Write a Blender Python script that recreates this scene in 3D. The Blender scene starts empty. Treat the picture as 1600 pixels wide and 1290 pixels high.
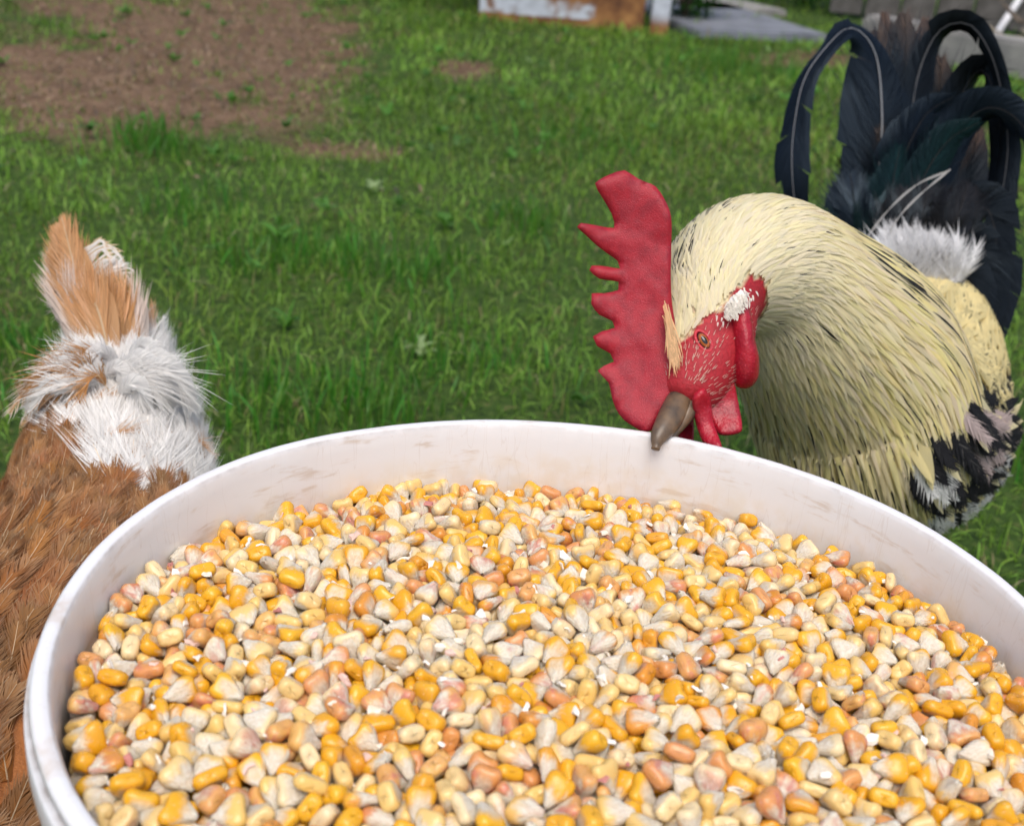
import bpy, bmesh, math, random, base64
import numpy as np
from mathutils import Vector, Matrix, Quaternion, geometry

random.seed(11)
RNG = np.random.default_rng(11)
SC = bpy.context.scene
COL = SC.collection
R = math.radians

# ------------------------------------------------------------------ camera
PITCH, ROLL, FPX, CAMZ = R(24), .08, 1900., .56
_n = np.array([math.sin(ROLL), -math.cos(ROLL)*math.cos(PITCH), -math.cos(ROLL)*math.sin(PITCH)])
_f = np.array([0, 0, 1.]) - _n[2]*_n
_f /= np.linalg.norm(_f)
_x = np.cross(_f, _n)
AX = np.array([_x, _f, _n])                       # rows: world axes in camera coordinates


def U(px, py, d):                                  # a measured point of the photograph at a depth -> world
    return AX @ np.array([(px-800)/FPX*d, (py-600)/FPX*d, d]) + np.array([0, 0, CAMZ])


def G(px, py, z=0.):                               # the same on a level plane
    c = np.array([(px-800)/FPX, (py-600)/FPX, 1.])
    return U(px, py, (z-CAMZ)/(c @ _n))


def PX(w):                                         # world -> photograph pixels + depth
    w = np.asarray(w, float) - np.array([0, 0, CAMZ])
    c = w @ AX
    return np.stack([800+FPX*c[..., 0]/c[..., 2], 600+FPX*c[..., 1]/c[..., 2], c[..., 2]], -1)


cam_data = bpy.data.cameras.new('camera')
cam = bpy.data.objects.new('camera', cam_data)
COL.objects.link(cam)
cam_data.sensor_width = 36
cam_data.lens = FPX/1600*36
cam_data.shift_y = -45/1600
cam_data.clip_start, cam_data.clip_end = .01, 500
right, down, fwd = AX[:, 0], AX[:, 1], AX[:, 2]
M = Matrix(((right[0], -down[0], -fwd[0], 0), (right[1], -down[1], -fwd[1], 0), (right[2], -down[2], -fwd[2], CAMZ), (0, 0, 0, 1)))
cam.matrix_world = M
cam_data.dof.use_dof = True
cam_data.dof.focus_distance = .52
cam_data.dof.aperture_fstop = 15
SC.camera = cam

# ------------------------------------------------------------------ light
SUN_EL, SUN_AZ = R(62), R(178)                     # azimuth clockwise from +Y
world = bpy.data.worlds.new('World')
SC.world = world
world.use_nodes = True
wn = world.node_tree.nodes
wn.clear()
sky = wn.new('ShaderNodeTexSky')
sky.sky_type = 'NISHITA'
sky.sun_disc = False
sky.sun_elevation, sky.sun_rotation = SUN_EL, SUN_AZ
sky.air_density, sky.dust_density, sky.ozone_density = 1.0, 4.0, 1.0
bg = wn.new('ShaderNodeBackground')
bg.inputs[1].default_value = .12
wo = wn.new('ShaderNodeOutputWorld')
world.node_tree.links.new(sky.outputs[0], bg.inputs[0])
world.node_tree.links.new(bg.outputs[0], wo.inputs[0])
sun_data = bpy.data.lights.new('sun', 'SUN')
sun_data.energy, sun_data.angle, sun_data.color = 1.4, R(40), (1, .98, .94)
sun = bpy.data.objects.new('sun', sun_data)
COL.objects.link(sun)
sdir = Vector((math.sin(SUN_AZ)*math.cos(SUN_EL), math.cos(SUN_AZ)*math.cos(SUN_EL), math.sin(SUN_EL)))
sun.rotation_euler = sdir.to_track_quat('Z', 'Y').to_euler()
sun.location = (0, 0, 5)
vs = SC.view_settings
vs.view_transform, vs.look, vs.gamma, vs.use_curve_mapping = 'Standard', 'None', 1, False
vs.exposure = .55
SC.cycles.max_bounces = 8
SC.cycles.use_denoising = True

# ------------------------------------------------------------------ helpers


def nrm(v):
    return v/(np.linalg.norm(v, axis=-1, keepdims=True)+1e-12)


def link(o, parent=None):
    COL.objects.link(o)
    if parent is not None:
        o.parent = parent
    return o


def tag(o, label=None, cat=None, group=None, kind=None):
    for k, v in (('label', label), ('category', cat), ('group', group), ('kind', kind)):
        if v:
            o[k] = v
    return o


def empty(name, loc=(0, 0, 0)):
    o = bpy.data.objects.new(name, None)
    o.empty_display_size = .05
    o.location = loc
    return link(o)


def np_mesh(name, V, faces_flat, loop_tot, mat, attrs=None, smooth=True):
    V = np.asarray(V, np.float32)
    me = bpy.data.meshes.new(name)
    me.vertices.add(len(V))
    me.vertices.foreach_set('co', V.ravel())
    me.loops.add(len(faces_flat))
    me.loops.foreach_set('vertex_index', np.asarray(faces_flat, np.int32))
    loop_tot = np.asarray(loop_tot, np.int32)
    me.polygons.add(len(loop_tot))
    st = np.zeros(len(loop_tot), np.int32)
    st[1:] = np.cumsum(loop_tot)[:-1]
    me.polygons.foreach_set('loop_start', st)
    me.polygons.foreach_set('loop_total', loop_tot)
    me.polygons.foreach_set('use_smooth', np.full(len(loop_tot), smooth))
    me.update(calc_edges=True)
    for k, (typ, data) in (attrs or {}).items():
        a = me.attributes.new(k, typ, 'POINT')
        a.data.foreach_set({'FLOAT_COLOR': 'color', 'FLOAT_VECTOR': 'vector', 'FLOAT': 'value'}[typ], np.asarray(data, np.float32).ravel())
    me.materials.append(mat)
    me.validate()
    return me


def mesh_obj(name, me, parent=None):
    return link(bpy.data.objects.new(name, me), parent)


def bm_obj(name, bm, mat, parent=None, smooth=False):
    me = bpy.data.meshes.new(name)
    bm.to_mesh(me)
    bm.free()
    me.materials.append(mat)
    if smooth:
        me.polygons.foreach_set('use_smooth', np.ones(len(me.polygons), bool))
    return mesh_obj(name, me, parent)


def grid_faces(nr, nc, wrap=False):
    i = np.arange(nr-1)[:, None]
    j = np.arange(nc if wrap else nc-1)[None]
    j2 = (j+1) % nc
    a, b = i*nc+j, i*nc+j2
    return np.stack([a, b, b+nc, a+nc], -1).reshape(-1, 4)


def vnoise(p, seed=0):                             # value noise, p (...,2)
    p = np.asarray(p, float)
    i = np.floor(p).astype(np.int64)
    f = p-i
    f = f*f*(3-2*f)

    def h(ix, iy):
        n = (ix*374761393+iy*668265263+seed*1442695041) & 0xffffffff
        n = ((n ^ (n >> 13))*1274126177) & 0xffffffff
        return ((n ^ (n >> 16)) & 0xffff)/65535.
    a, b = h(i[..., 0], i[..., 1]), h(i[..., 0]+1, i[..., 1])
    c, d = h(i[..., 0], i[..., 1]+1), h(i[..., 0]+1, i[..., 1]+1)
    return (a*(1-f[..., 0])+b*f[..., 0])*(1-f[..., 1])+(c*(1-f[..., 0])+d*f[..., 0])*f[..., 1]


def fbm(p, o=4, seed=0):
    p = np.asarray(p, float)
    s = 0
    for k in range(o):
        s = s+vnoise(p*2**k, seed+k)*.5**(k+1)
    return s/(1-.5**o)


def sst(a, b, x):
    t = np.clip((x-a)/(b-a), 0, 1)
    return t*t*(3-2*t)


# ------------------------------------------------------------------ materials
class NT:
    def __init__(s, name):
        s.m = bpy.data.materials.new(name)
        s.m.use_nodes = True
        s.t = s.m.node_tree
        s.b = s.t.nodes['Principled BSDF']
        s.out = s.t.nodes['Material Output']

    def n(s, typ, **kw):
        o = s.t.nodes.new(typ)
        for k, v in kw.items():
            setattr(o, k, v)
        return o

    def l(s, a, b):
        s.t.links.new(a, b)

    def inp(s, k, v):
        s.b.inputs[k].default_value = v

    def val(s, sock, v):
        if isinstance(v, bpy.types.NodeSocket):
            s.l(v, sock)
        else:
            sock.default_value = v

    def noise(s, scale, detail=4, vec=None, rough=.55):
        o = s.n('ShaderNodeTexNoise')
        o.inputs['Scale'].default_value = scale
        o.inputs['Detail'].default_value = detail
        o.inputs['Roughness'].default_value = rough
        if vec is not None:
            s.l(vec, o.inputs['Vector'])
        return o.outputs['Fac']

    def ramp(s, fac, *stops):
        o = s.n('ShaderNodeValToRGB')
        e = o.color_ramp.elements
        while len(e) < len(stops):
            e.new(.5)
        for k, (p, c) in zip(e, stops):
            k.position = p
            k.color = (*c, 1) if len(c) == 3 else c
        s.l(fac, o.inputs[0])
        return o.outputs[0]

    def math(s, op, a, b=0., c=0., clamp=False):
        o = s.n('ShaderNodeMath', operation=op, use_clamp=clamp)
        for k, v in enumerate((a, b, c)):
            s.val(o.inputs[k], v)
        return o.outputs[0]

    def mix(s, fac, a, b, typ='MIX'):
        o = s.n('ShaderNodeMix', data_type='RGBA', blend_type=typ)
        for k, v in ((0, fac), (6, a), (7, b)):
            if not isinstance(v, bpy.types.NodeSocket) and k and len(v) == 3:
                v = (*v, 1)
            s.val(o.inputs[k], v)
        return o.outputs[2]

    def attr(s, name):
        o = s.n('ShaderNodeAttribute', attribute_name=name)
        return o

    def mapped(s, scale, src='Object', rot=(0, 0, 0)):
        c = s.n('ShaderNodeTexCoord')
        mp = s.n('ShaderNodeMapping')
        mp.inputs['Scale'].default_value = scale
        mp.inputs['Rotation'].default_value = rot
        s.l(c.outputs[src], mp.inputs[0])
        return mp.outputs[0]

    def maprange(s, v, a, b, c=0., d=1., smooth=True):
        o = s.n('ShaderNodeMapRange')
        if smooth:
            o.interpolation_type = 'SMOOTHSTEP'
        s.val(o.inputs[0], v)
        for k, q in zip((1, 2, 3, 4), (a, b, c, d)):
            s.val(o.inputs[k], q)
        return o.outputs[0]

    def bump(s, h, strength=.3, dist=.002):
        o = s.n('ShaderNodeBump')
        o.inputs['Strength'].default_value = strength
        o.inputs['Distance'].default_value = dist
        s.l(h, o.inputs['Height'])
        s.l(o.outputs[0], s.b.inputs['Normal'])

    def base(s, c):
        s.val(s.b.inputs['Base Color'], c if isinstance(c, bpy.types.NodeSocket) else (*c, 1))


def feather_mat(name, rough=.75, sheen=0., streak_col=(.02, .02, .022), gloss=False, translucent=.25):
    t = NT(name)
    col = t.attr('col')
    fu = t.attr('fu')                              # x across -1..1, y along 0..1, z feather id
    sep = t.n('ShaderNodeSeparateXYZ')
    t.l(fu.outputs['Vector'], sep.inputs[0])
    # barbs: fine diagonal lines
    ab = t.math('ABSOLUTE', sep.outputs[0])
    ph = t.math('ADD', t.math('MULTIPLY', sep.outputs[1], 90.), t.math('MULTIPLY', ab, -26.))
    cmb = t.n('ShaderNodeCombineXYZ')
    t.l(ph, cmb.inputs[0])
    t.l(t.math('MULTIPLY', sep.outputs[2], 37.), cmb.inputs[1])
    t.l(t.math('MULTIPLY', sep.outputs[0], 1.2), cmb.inputs[2])
    bn = t.noise(.9, 3, cmb.outputs[0])
    c = t.mix(t.maprange(bn, .3, .7, .0, .18), col.outputs['Color'], t.mix(1., col.outputs['Color'], (.6, .57, .52), 'MULTIPLY'))
    c = t.mix(t.maprange(bn, .55, .8, 0., .3), c, t.mix(.6, col.outputs['Color'], (.9, .86, .76)))
    # dark shaft streak, strength in alpha
    st = t.math('SUBTRACT', t.math('MULTIPLY', col.outputs['Alpha'], .8), t.math('ADD', ab, t.math('MULTIPLY', bn, .25)))
    c = t.mix(t.maprange(st, -.12, .12), c, streak_col)
    t.base(c)
    t.inp('Roughness', rough)
    t.inp('Specular IOR Level', .3)
    if sheen:
        t.inp('Sheen Weight', sheen)
        t.inp('Sheen Roughness', .5)
    t.bump(bn, .35, .0006)
    if translucent:
        tr = t.n('ShaderNodeBsdfTranslucent')
        t.l(c, tr.inputs[0])
        mx = t.n('ShaderNodeMixShader')
        mx.inputs[0].default_value = translucent
        t.l(t.b.outputs[0], mx.inputs[1])
        t.l(tr.outputs[0], mx.inputs[2])
        t.l(mx.outputs[0], t.out.inputs[0])
    return t.m


def black_feather_mat():
    t = NT('tail_gloss')
    fu = t.attr('fu')
    col = t.attr('col')
    sep = t.n('ShaderNodeSeparateXYZ')
    t.l(fu.outputs['Vector'], sep.inputs[0])
    ab = t.math('ABSOLUTE', sep.outputs[0])
    ph = t.math('ADD', t.math('MULTIPLY', sep.outputs[1], 150.), t.math('MULTIPLY', ab, -30.))
    cmb = t.n('ShaderNodeCombineXYZ')
    t.l(ph, cmb.inputs[0])
    t.l(t.math('MULTIPLY', sep.outputs[2], 31.), cmb.inputs[1])
    t.l(sep.outputs[0], cmb.inputs[2])
    bn = t.noise(.8, 4, cmb.outputs[0])
    t.base(t.mix(t.maprange(bn, .35, .7), col.outputs['Color'], t.mix(1., col.outputs['Color'], (.35, .35, .4), 'MULTIPLY')))
    t.inp('Roughness', .38)
    t.inp('Metallic', .1)
    t.inp('Specular IOR Level', .26)
    t.inp('Specular Tint', (.6, .8, 1, 1))
    t.bump(bn, .4, .0008)
    return t.m


M_FEATHER = feather_mat('plumage', translucent=.42)
M_FLUFF = feather_mat('fluff', .9, .3, translucent=.35)
M_TAIL = black_feather_mat()


def skin_mat(name, colr, dark, light, scale=900., rough=.5):
    t = NT(name)
    v = t.mapped((1, 1, 1))
    n1 = t.noise(scale, 3, v)
    n2 = t.noise(scale*.09, 4, v)
    c = t.mix(t.maprange(n2, .35, .75), colr, dark)
    c = t.mix(t.maprange(n1, .56, .74, 0, .6), c, light)
    t.base(c)
    t.inp('Roughness', rough)
    t.inp('Subsurface Weight', .18)
    t.inp('Subsurface Radius', (1, .25, .15))
    t.inp('Subsurface Scale', .004)
    vo = t.n('ShaderNodeTexVoronoi')
    vo.inputs['Scale'].default_value = scale*.8
    t.l(v, vo.inputs['Vector'])
    t.bump(t.math('ADD', n1, t.math('MULTIPLY', vo.outputs[0], -.6)), .6, .0004)
    return t.m


M_COMB = skin_mat('comb_skin', (.34, .003, .016), (.24, .002, .014), (.52, .085, .12), 2200)
M_WATTLE = skin_mat('wattle_skin', (.37, .004, .018), (.25, .003, .015), (.60, .06, .09), 900, .42)


def plain(name, c1, c2, scale, rough=.6, bump=.3, dist=.002, spec=.5):
    t = NT(name)
    v = t.mapped((1, 1, 1))
    n = t.noise(scale, 6, v)
    t.base(t.mix(t.maprange(n, .3, .7), c1, c2))
    t.inp('Roughness', rough)
    t.inp('Specular IOR Level', spec)
    t.bump(n, bump, dist)
    return t.m


M_BEAK = plain('beak_horn', (.16, .10, .055), (.04, .032, .026), 90, .38, .3, .0008)
M_LEG = plain('leg_scales', (.55, .42, .14), (.35, .25, .08), 220, .6, .5, .001)
M_CLAW = plain('claw_horn', (.2, .15, .1), (.1, .08, .06), 300, .4)

# ------------------------------------------------------------------ ground
BARE = []
for px, py, rx, ry, s in ((400, 95, 170, 75, 1.25), (150, 60, 190, 70, .85), (110, 190, 130, 45, .8), (480, 20, 140, 40, .7), (20, 120, 120, 40, .5),
                          (735, 110, 55, 22, .95), (545, 235, 110, 22, .65), (650, 300, 80, 18, .45), (520, 330, 90, 18, .4), (300, 190, 40, 18, .7),
                          (1255, 92, 80, 14, 2.2), (860, 150, 60, 12, .45), (1150, 265, 60, 12, .3), (20, 460, 60, 30, .5), (890, 185, 50, 12, .4)):
    c = G(px, py)
    ax = G(px+rx, py)-c
    ay = G(px, py-ry)-c
    BARE.append((c[:2], np.linalg.inv(np.array([ax[:2], ay[:2]]).T), s))


def bare(x, y):
    p = np.stack([x, y], -1)
    m = 0
    for c, inv, s in BARE:
        q = (p-c) @ inv.T
        m = m+s*np.exp(-1.1*(q**2).sum(-1))
    n = fbm(p*8, 5, 3)
    return np.clip(.92*m*(.25+1.5*n), 0, 1)*sst(.05, .9, m*(.3+1.4*n))


def hgt(x, y):
    x, y = np.asarray(x, float), np.asarray(y, float)
    p = np.stack([x, y], -1)
    h = .02*(fbm(p*2.2, 3, 7)-.5)+.008*(fbm(p*14, 3, 9)-.5)
    h = h+.20*sst(-.55, -2.2, x)*sst(2.2, 4.5, y)
    near = sst(.9, .5, np.hypot(x-.05, y-.4))
    return h*(1-near)


gx = np.concatenate([-np.geomspace(120, 2.6, 22), np.arange(-2.5, 3.6, .035), np.geomspace(3.7, 120, 22)])
gy = np.concatenate([-np.geomspace(120, .7, 20), np.arange(-.6, 6.5, .035), np.geomspace(6.6, 160, 26)])
XX, YY = np.meshgrid(gx, gy)
ZZ = hgt(XX, YY)
BM = bare(XX, YY)
ZZ = ZZ+BM*.012*(fbm(np.stack([XX, YY], -1)*30, 3, 21)-.4)
fa = grid_faces(len(gy), len(gx))


def ground_mat():
    t = NT('soil_and_turf')
    v = t.mapped((1, 1, 1))
    b = t.attr('bare')
    n1, n2 = t.noise(9, 6, v), t.noise(70, 5, v)
    soil = t.ramp(t.math('ADD', t.math('MULTIPLY', n2, .6), t.math('MULTIPLY', n1, .4)), (.25, (.062, .038, .023)), (.5, (.145, .09, .056)), (.75, (.26, .175, .11)))
    turf = t.ramp(n2, (.3, (.02, .04, .01)), (.55, (.045, .085, .016)), (.8, (.12, .12, .045)))
    f = t.math('ADD', b.outputs['Fac'], t.math('MULTIPLY', t.math('SUBTRACT', n1, .5), .5))
    t.base(t.mix(t.maprange(f, .05, .75), turf, soil))
    t.inp('Roughness', .95)
    t.inp('Specular IOR Level', .15)
    t.bump(t.math('ADD', n1, n2), .8, .012)
    return t.m


me = np_mesh('ground', np.stack([XX, YY, ZZ], -1).reshape(-1, 3), fa.ravel(), np.full(len(fa), 4), ground_mat(), {'bare': ('FLOAT', BM.ravel())})
tag(mesh_obj('ground', me), 'green lawn ground with bare brown earth patches', kind='structure')

# ------------------------------------------------------------------ grass (uncountable: one object)
def grass_mat():
    t = NT('grass_blades')
    c = t.attr('col')
    t.base(c.outputs['Color'])
    t.inp('Roughness', .5)
    t.inp('Specular IOR Level', .35)
    tr = t.n('ShaderNodeBsdfTranslucent')
    t.l(t.mix(1., c.outputs['Color'], (1.15, 1.25, .6), 'MULTIPLY'), tr.inputs[0])
    mx = t.n('ShaderNodeMixShader')
    mx.inputs[0].default_value = .4
    t.l(t.b.outputs[0], mx.inputs[1])
    t.l(tr.outputs[0], mx.inputs[2])
    t.l(mx.outputs[0], t.out.inputs[0])
    return t.m


M_GRASS = grass_mat()


def blades(x, y, L, W, lean, az, col, z0=None):
    """n blades of three segments; returns V, faces, cols"""
    n = len(x)
    z = hgt(x, y) if z0 is None else z0
    d = np.stack([np.cos(az), np.sin(az)], -1)
    sd = np.stack([-np.sin(az), np.cos(az)], -1)
    tw = RNG.uniform(-.9, .9, n)
    sdx = sd*np.cos(tw)[:, None]+d*np.sin(tw)[:, None]
    V = np.zeros((n, 7, 3))
    C = np.zeros((n, 7, 4))
    for k, (v, w) in enumerate(((0, .75), (.38, 1.), (.72, .75), (1, 0))):
        ang = lean*(.25+.75*v)*1.15
        hor = L*v*np.sin(ang)
        ver = L*v*np.cos(ang)
        cx, cy, cz = x+d[:, 0]*hor, y+d[:, 1]*hor, z-.002+ver
        for s in ((-1, 1) if w else (0,)):
            i = 2*k+(s > 0) if w else 6
            V[:, i] = np.stack([cx+s*sdx[:, 0]*W*w/2, cy+s*sdx[:, 1]*W*w/2, cz], -1)
            C[:, i, :3] = col
            C[:, i, 3] = 1
    b = (np.arange(n)*7)[:, None]
    q = np.concatenate([b+np.array([[0, 1, 3, 2]]), b+np.array([[2, 3, 5, 4]])], 0)
    tr = b+np.array([[4, 5, 6]])
    return V.reshape(-1, 3), q, tr, C.reshape(-1, 4)


def sample_lawn():
    out = []
    for r0, r1, dens, a0, a1 in ((.12, .45, 9000, -180, 180), (.45, 1.1, 15000, -60, 64), (1.1, 1.9, 12500, -48, 52), (1.9, 3.0, 9500, -42, 46), (3.0, 5.0, 4300, -40, 44), (5.0, 8.5, 900, -40, 44)):
        a0, a1 = R(a0), R(a1)
        n = int(dens*(r1*r1-r0*r0)/2*(a1-a0))
        rr = np.sqrt(RNG.uniform(r0*r0, r1*r1, n))
        a = RNG.uniform(a0, a1, n)
        out.append(np.stack([rr*np.sin(a), rr*np.cos(a), np.full(n, (r0+r1)/2)], -1))
    return np.concatenate(out)


P = sample_lawn()
x, y = P[:, 0], P[:, 1]
bmk = bare(x, y)
clump = fbm(np.stack([x, y], -1)*7, 3, 31)
patch = fbm(np.stack([x, y], -1)*1.6, 3, 41)
patch2 = fbm(np.stack([x, y], -1)*3.1, 3, 51)
inb = ((x-.028)/.165)**2+((y-.344)/.155)**2 < 1
keep = (RNG.uniform(size=len(x)) > .8*bmk**1.3) & (RNG.uniform(size=len(x)) < .30+1.25*clump) & ~inb
# nothing grows through the slab, the kerb and the metal box (placed below)
P, x, y, bmk, clump, patch, patch2 = (q[keep] for q in (P, x, y, bmk, clump, patch, patch2))
n = len(x)
far = sst(1.2, 4.5, np.hypot(x, y))
L = RNG.uniform(.011, .031, n)*(.65+.9*clump)*(1-.5*bmk)*(1+.45*far)
Wd = RNG.uniform(.0011, .0022, n)*(1+1.5*far)
lean = np.abs(RNG.normal(.85, .6, n)).clip(.05, 1.7)
hue = RNG.uniform(size=n)
g1, g2 = np.array([.120, .262, .032]), np.array([.235, .44, .065])
col = g1+(g2-g1)*hue[:, None]
col = col*(1-.55*(RNG.uniform(size=n) < .3)[:, None])
col = col*(.55+.9*patch2[:, None])
col[:, 0] *= 1+.5*RNG.uniform(size=n)*patch
dry = RNG.uniform(size=n) < .05+.30*bmk+.16*sst(.52, .72, patch)
col[dry] = np.array([.26, .21, .10])*RNG.uniform(.5, 1.1, (dry.sum(), 1))
az = RNG.uniform(0, 2*np.pi, n)
parts = [blades(x, y, L, Wd, lean, az, col)]
# taller tufts
for px, py, cnt, ln, sp in ((230, 235, 150, .085, .04), (205, 215, 60, .06, .06), (640, 430, 160, .05, .05), (420, 410, 130, .05, .06), (560, 640, 200, .05, .05),
                            (820, 360, 140, .05, .05), (1140, 120, 200, .09, .16), (1180, 105, 160, .08, .14), (300, 330, 100, .05, .05), (700, 560, 160, .045, .06),
                            (500, 400, 120, .05, .05), (900, 230, 120, .06, .08), (60, 560, 140, .05, .05), (1570, 700, 200, .05, .06), (380, 640, 160, .05, .06)):
    c = G(px, py)
    tx, ty = RNG.normal(c[0], sp, cnt), RNG.normal(c[1], sp, cnt)
    tc = (np.array([.055, .19, .02])+RNG.uniform(0, .05, (cnt, 3))*[1, 1.6, .3])*RNG.uniform(.7, 1.15, (cnt, 1))
    parts.append(blades(tx, ty, RNG.uniform(.5, 1, cnt)*ln, RNG.uniform(.002, .0035, cnt), np.abs(RNG.normal(.3, .25, cnt)), RNG.uniform(0, 6.28, cnt), tc))
# broad-leaved weeds, flat rosettes
for k in range(420):
    rr_, aa_ = math.sqrt(RNG.uniform(.5, 20)), RNG.uniform(R(-36), R(40))
    cx_, cy_ = rr_*math.sin(aa_), rr_*math.cos(aa_)
    m_ = int(RNG.integers(4, 9))
    tc = np.array([.085, .22, .035])*RNG.uniform(.6, 1.35)*np.ones((m_, 3))*RNG.uniform(.85, 1.15, (m_, 1))
    if k % 14 == 0:
        tc = tc*.4+np.array([.25, .30, .16])
    sz = RNG.uniform(.6, 1.4)
    parts.append(blades(np.full(m_, cx_)+RNG.normal(0, .004, m_), np.full(m_, cy_)+RNG.normal(0, .004, m_), RNG.uniform(.014, .028, m_)*sz, RNG.uniform(.005, .010, m_)*sz, RNG.uniform(.7, 1.25, m_), RNG.uniform(0, 6.28, m_), tc,
                        np.full(m_, float(hgt(cx_, cy_)))+RNG.uniform(.008, .022)))
# short straw bits lying about
cnt = 700
rr = np.sqrt(RNG.uniform(.6, 14, cnt))
aa = RNG.uniform(R(-32), R(34), cnt)
tc = np.array([.42, .36, .22])*RNG.uniform(.5, 1.1, (cnt, 1))
sx_, sy_ = rr*np.sin(aa), rr*np.cos(aa)
parts.append(blades(sx_, sy_, RNG.uniform(.015, .05, cnt), RNG.uniform(.001, .002, cnt), np.full(cnt, 1.3), RNG.uniform(0, 6.28, cnt), tc, hgt(sx_, sy_)+RNG.uniform(.008, .025, cnt)))
# withered leaves and crumbs on the bare earth
cnt = 30000
lx, ly = RNG.uniform(-2.4, 1.6, cnt), RNG.uniform(1.6, 5.6, cnt)
kp_ = RNG.uniform(size=cnt) < bare(lx, ly)*.9
lx, ly = lx[kp_], ly[kp_]
cnt = len(lx)
tc = np.array([.22, .155, .105])*RNG.uniform(.25, 1.8, (cnt, 1))*np.array([1, 1, 1])+RNG.uniform(0, .02, (cnt, 3))
parts.append(blades(lx, ly, RNG.uniform(.008, .035, cnt), RNG.uniform(.002, .007, cnt), RNG.uniform(1.1, 1.5, cnt), RNG.uniform(0, 6.28, cnt), tc, hgt(lx, ly)+RNG.uniform(.0, .008, cnt)))
Vs, Qs, Ts, Cs = [], [], [], []
o = 0
for V, q, tr, C in parts:
    Vs.append(V); Qs.append(q+o); Ts.append(tr+o); Cs.append(C)
    o += len(V)
Q, T = np.concatenate(Qs), np.concatenate(Ts)
me = np_mesh('grass', np.concatenate(Vs), np.concatenate([Q.ravel(), T.ravel()]), np.concatenate([np.full(len(Q), 4), np.full(len(T), 3)]), M_GRASS, {'col': ('FLOAT_COLOR', np.concatenate(Cs))})
tag(mesh_obj('grass', me), 'short green lawn grass growing behind the bucket', 'grass', kind='stuff')

# ------------------------------------------------------------------ things at the far end of the lawn


def box(bm, cx, cy, z0, sx, sy, sz, rz=0., bev=.004, tilt=0.):
    r = bmesh.ops.create_cube(bm, size=1)
    vs_ = r['verts']
    bmesh.ops.scale(bm, verts=vs_, vec=(sx, sy, sz))
    bmesh.ops.translate(bm, verts=vs_, vec=(0, 0, sz/2))
    if tilt:
        bmesh.ops.rotate(bm, verts=vs_, cent=(0, 0, 0), matrix=Matrix.Rotation(tilt, 3, 'Y'))
    bmesh.ops.rotate(bm, verts=vs_, cent=(0, 0, 0), matrix=Matrix.Rotation(rz, 3, 'Z'))
    bmesh.ops.translate(bm, verts=vs_, vec=(cx, cy, z0))
    if bev:
        es = list({e for v in vs_ for e in v.link_edges})
        bmesh.ops.bevel(bm, geom=es, offset=bev, segments=2, affect='EDGES')
    return bm


def rust_mat(name, thr, paint=(.50, .53, .60)):
    t = NT(name)
    v = t.mapped((1, 1, 1))
    n1, n2, n3 = t.noise(5.5, 5, v), t.noise(35, 5, v), t.noise(14, 4, v)
    sep = t.n('ShaderNodeSeparateXYZ')
    t.l(t.mapped((1, 1, 1)), sep.inputs[0])
    f = t.math('ADD', n1, t.math('MULTIPLY', n2, .25))
    if thr is not None:
        f = t.math('ADD', f, t.maprange(sep.outputs[0], .08, .20, 0., .45))
        f = t.math('ADD', f, t.maprange(sep.outputs[2], .012, .03, .35, 0.))
        f = t.math('ADD', f, t.maprange(sep.outputs[2], .07, .14, 0., .2))
        m = t.maprange(f, thr, thr+.12)
    else:
        m = t.maprange(t.math('ADD', sep.outputs[2], t.math('MULTIPLY', n1, .05)), .045, .09, 1., 0.)
    rust = t.ramp(n3, (.3, (.09, .035, .016)), (.5, (.20, .085, .03)), (.72, (.36, .18, .06)))
    t.base(t.mix(m, t.mix(t.maprange(n2, .3, .8), paint, tuple(q*.72 for q in paint)), rust))
    t.val(t.b.inputs['Roughness'], t.maprange(m, 0., 1., .45, .9))
    t.bump(n2, .4, .004)
    return t.m


gA, gB = G(748, 30), G(1003, 50)
wbox = np.linalg.norm(gB-gA)
rz = math.atan2(gB[1]-gA[1], gB[0]-gA[0])
cen = (gA+gB)/2
tank = empty('metal_tub', (cen[0], cen[1], 0))
tank.rotation_euler.z = rz
tag(tank, 'rusty white enamelled metal tub standing at the far edge of the lawn', 'tub')
MR = rust_mat('rusty_enamel', .56)
bm = bmesh.new()
D = .34
for a in ((0, 0, wbox, .012), (0, D, wbox, .012)):
    box(bm, a[0], a[1], -.01, a[2], a[3], .42, bev=.003)
for s in (-1, 1):
    box(bm, s*(wbox/2-.006), D/2, -.01, .012, D-.016, .42, bev=.003)
bm_obj('tub_wall', bm, MR, tank)
bm = bmesh.new()
for a in ((0, -.004, wbox+.03, .03), (0, D+.004, wbox+.03, .03)):
    box(bm, a[0], a[1], .411, a[2], a[3], .02, bev=.006)
for s in (-1, 1):
    box(bm, s*(wbox/2), D/2, .412, .03, D-.03, .018, bev=.006)
bm_obj('rim', bm, MR, tank)
bm = bmesh.new()
box(bm, 0, D/2, .03, wbox-.03, D-.03, .01, bev=0)
bm_obj('bottom', bm, MR, tank)

MPOST = rust_mat('post_paint', None, (.55, .58, .66))
g = G(1029, 52)
post = empty('fence_post', (g[0], g[1]+.03, 0))
tag(post, 'white painted post with rusty foot beside the metal tub', 'post')
bm = bmesh.new()
box(bm, 0, 0, -.02, .062, .062, 1.05, bev=.006)
bm_obj('shaft', bm, MPOST, post)
bm = bmesh.new()
box(bm, 0, 0, 1.031, .078, .078, .02, bev=.006)
bm_obj('cap', bm, MPOST, post)

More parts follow.
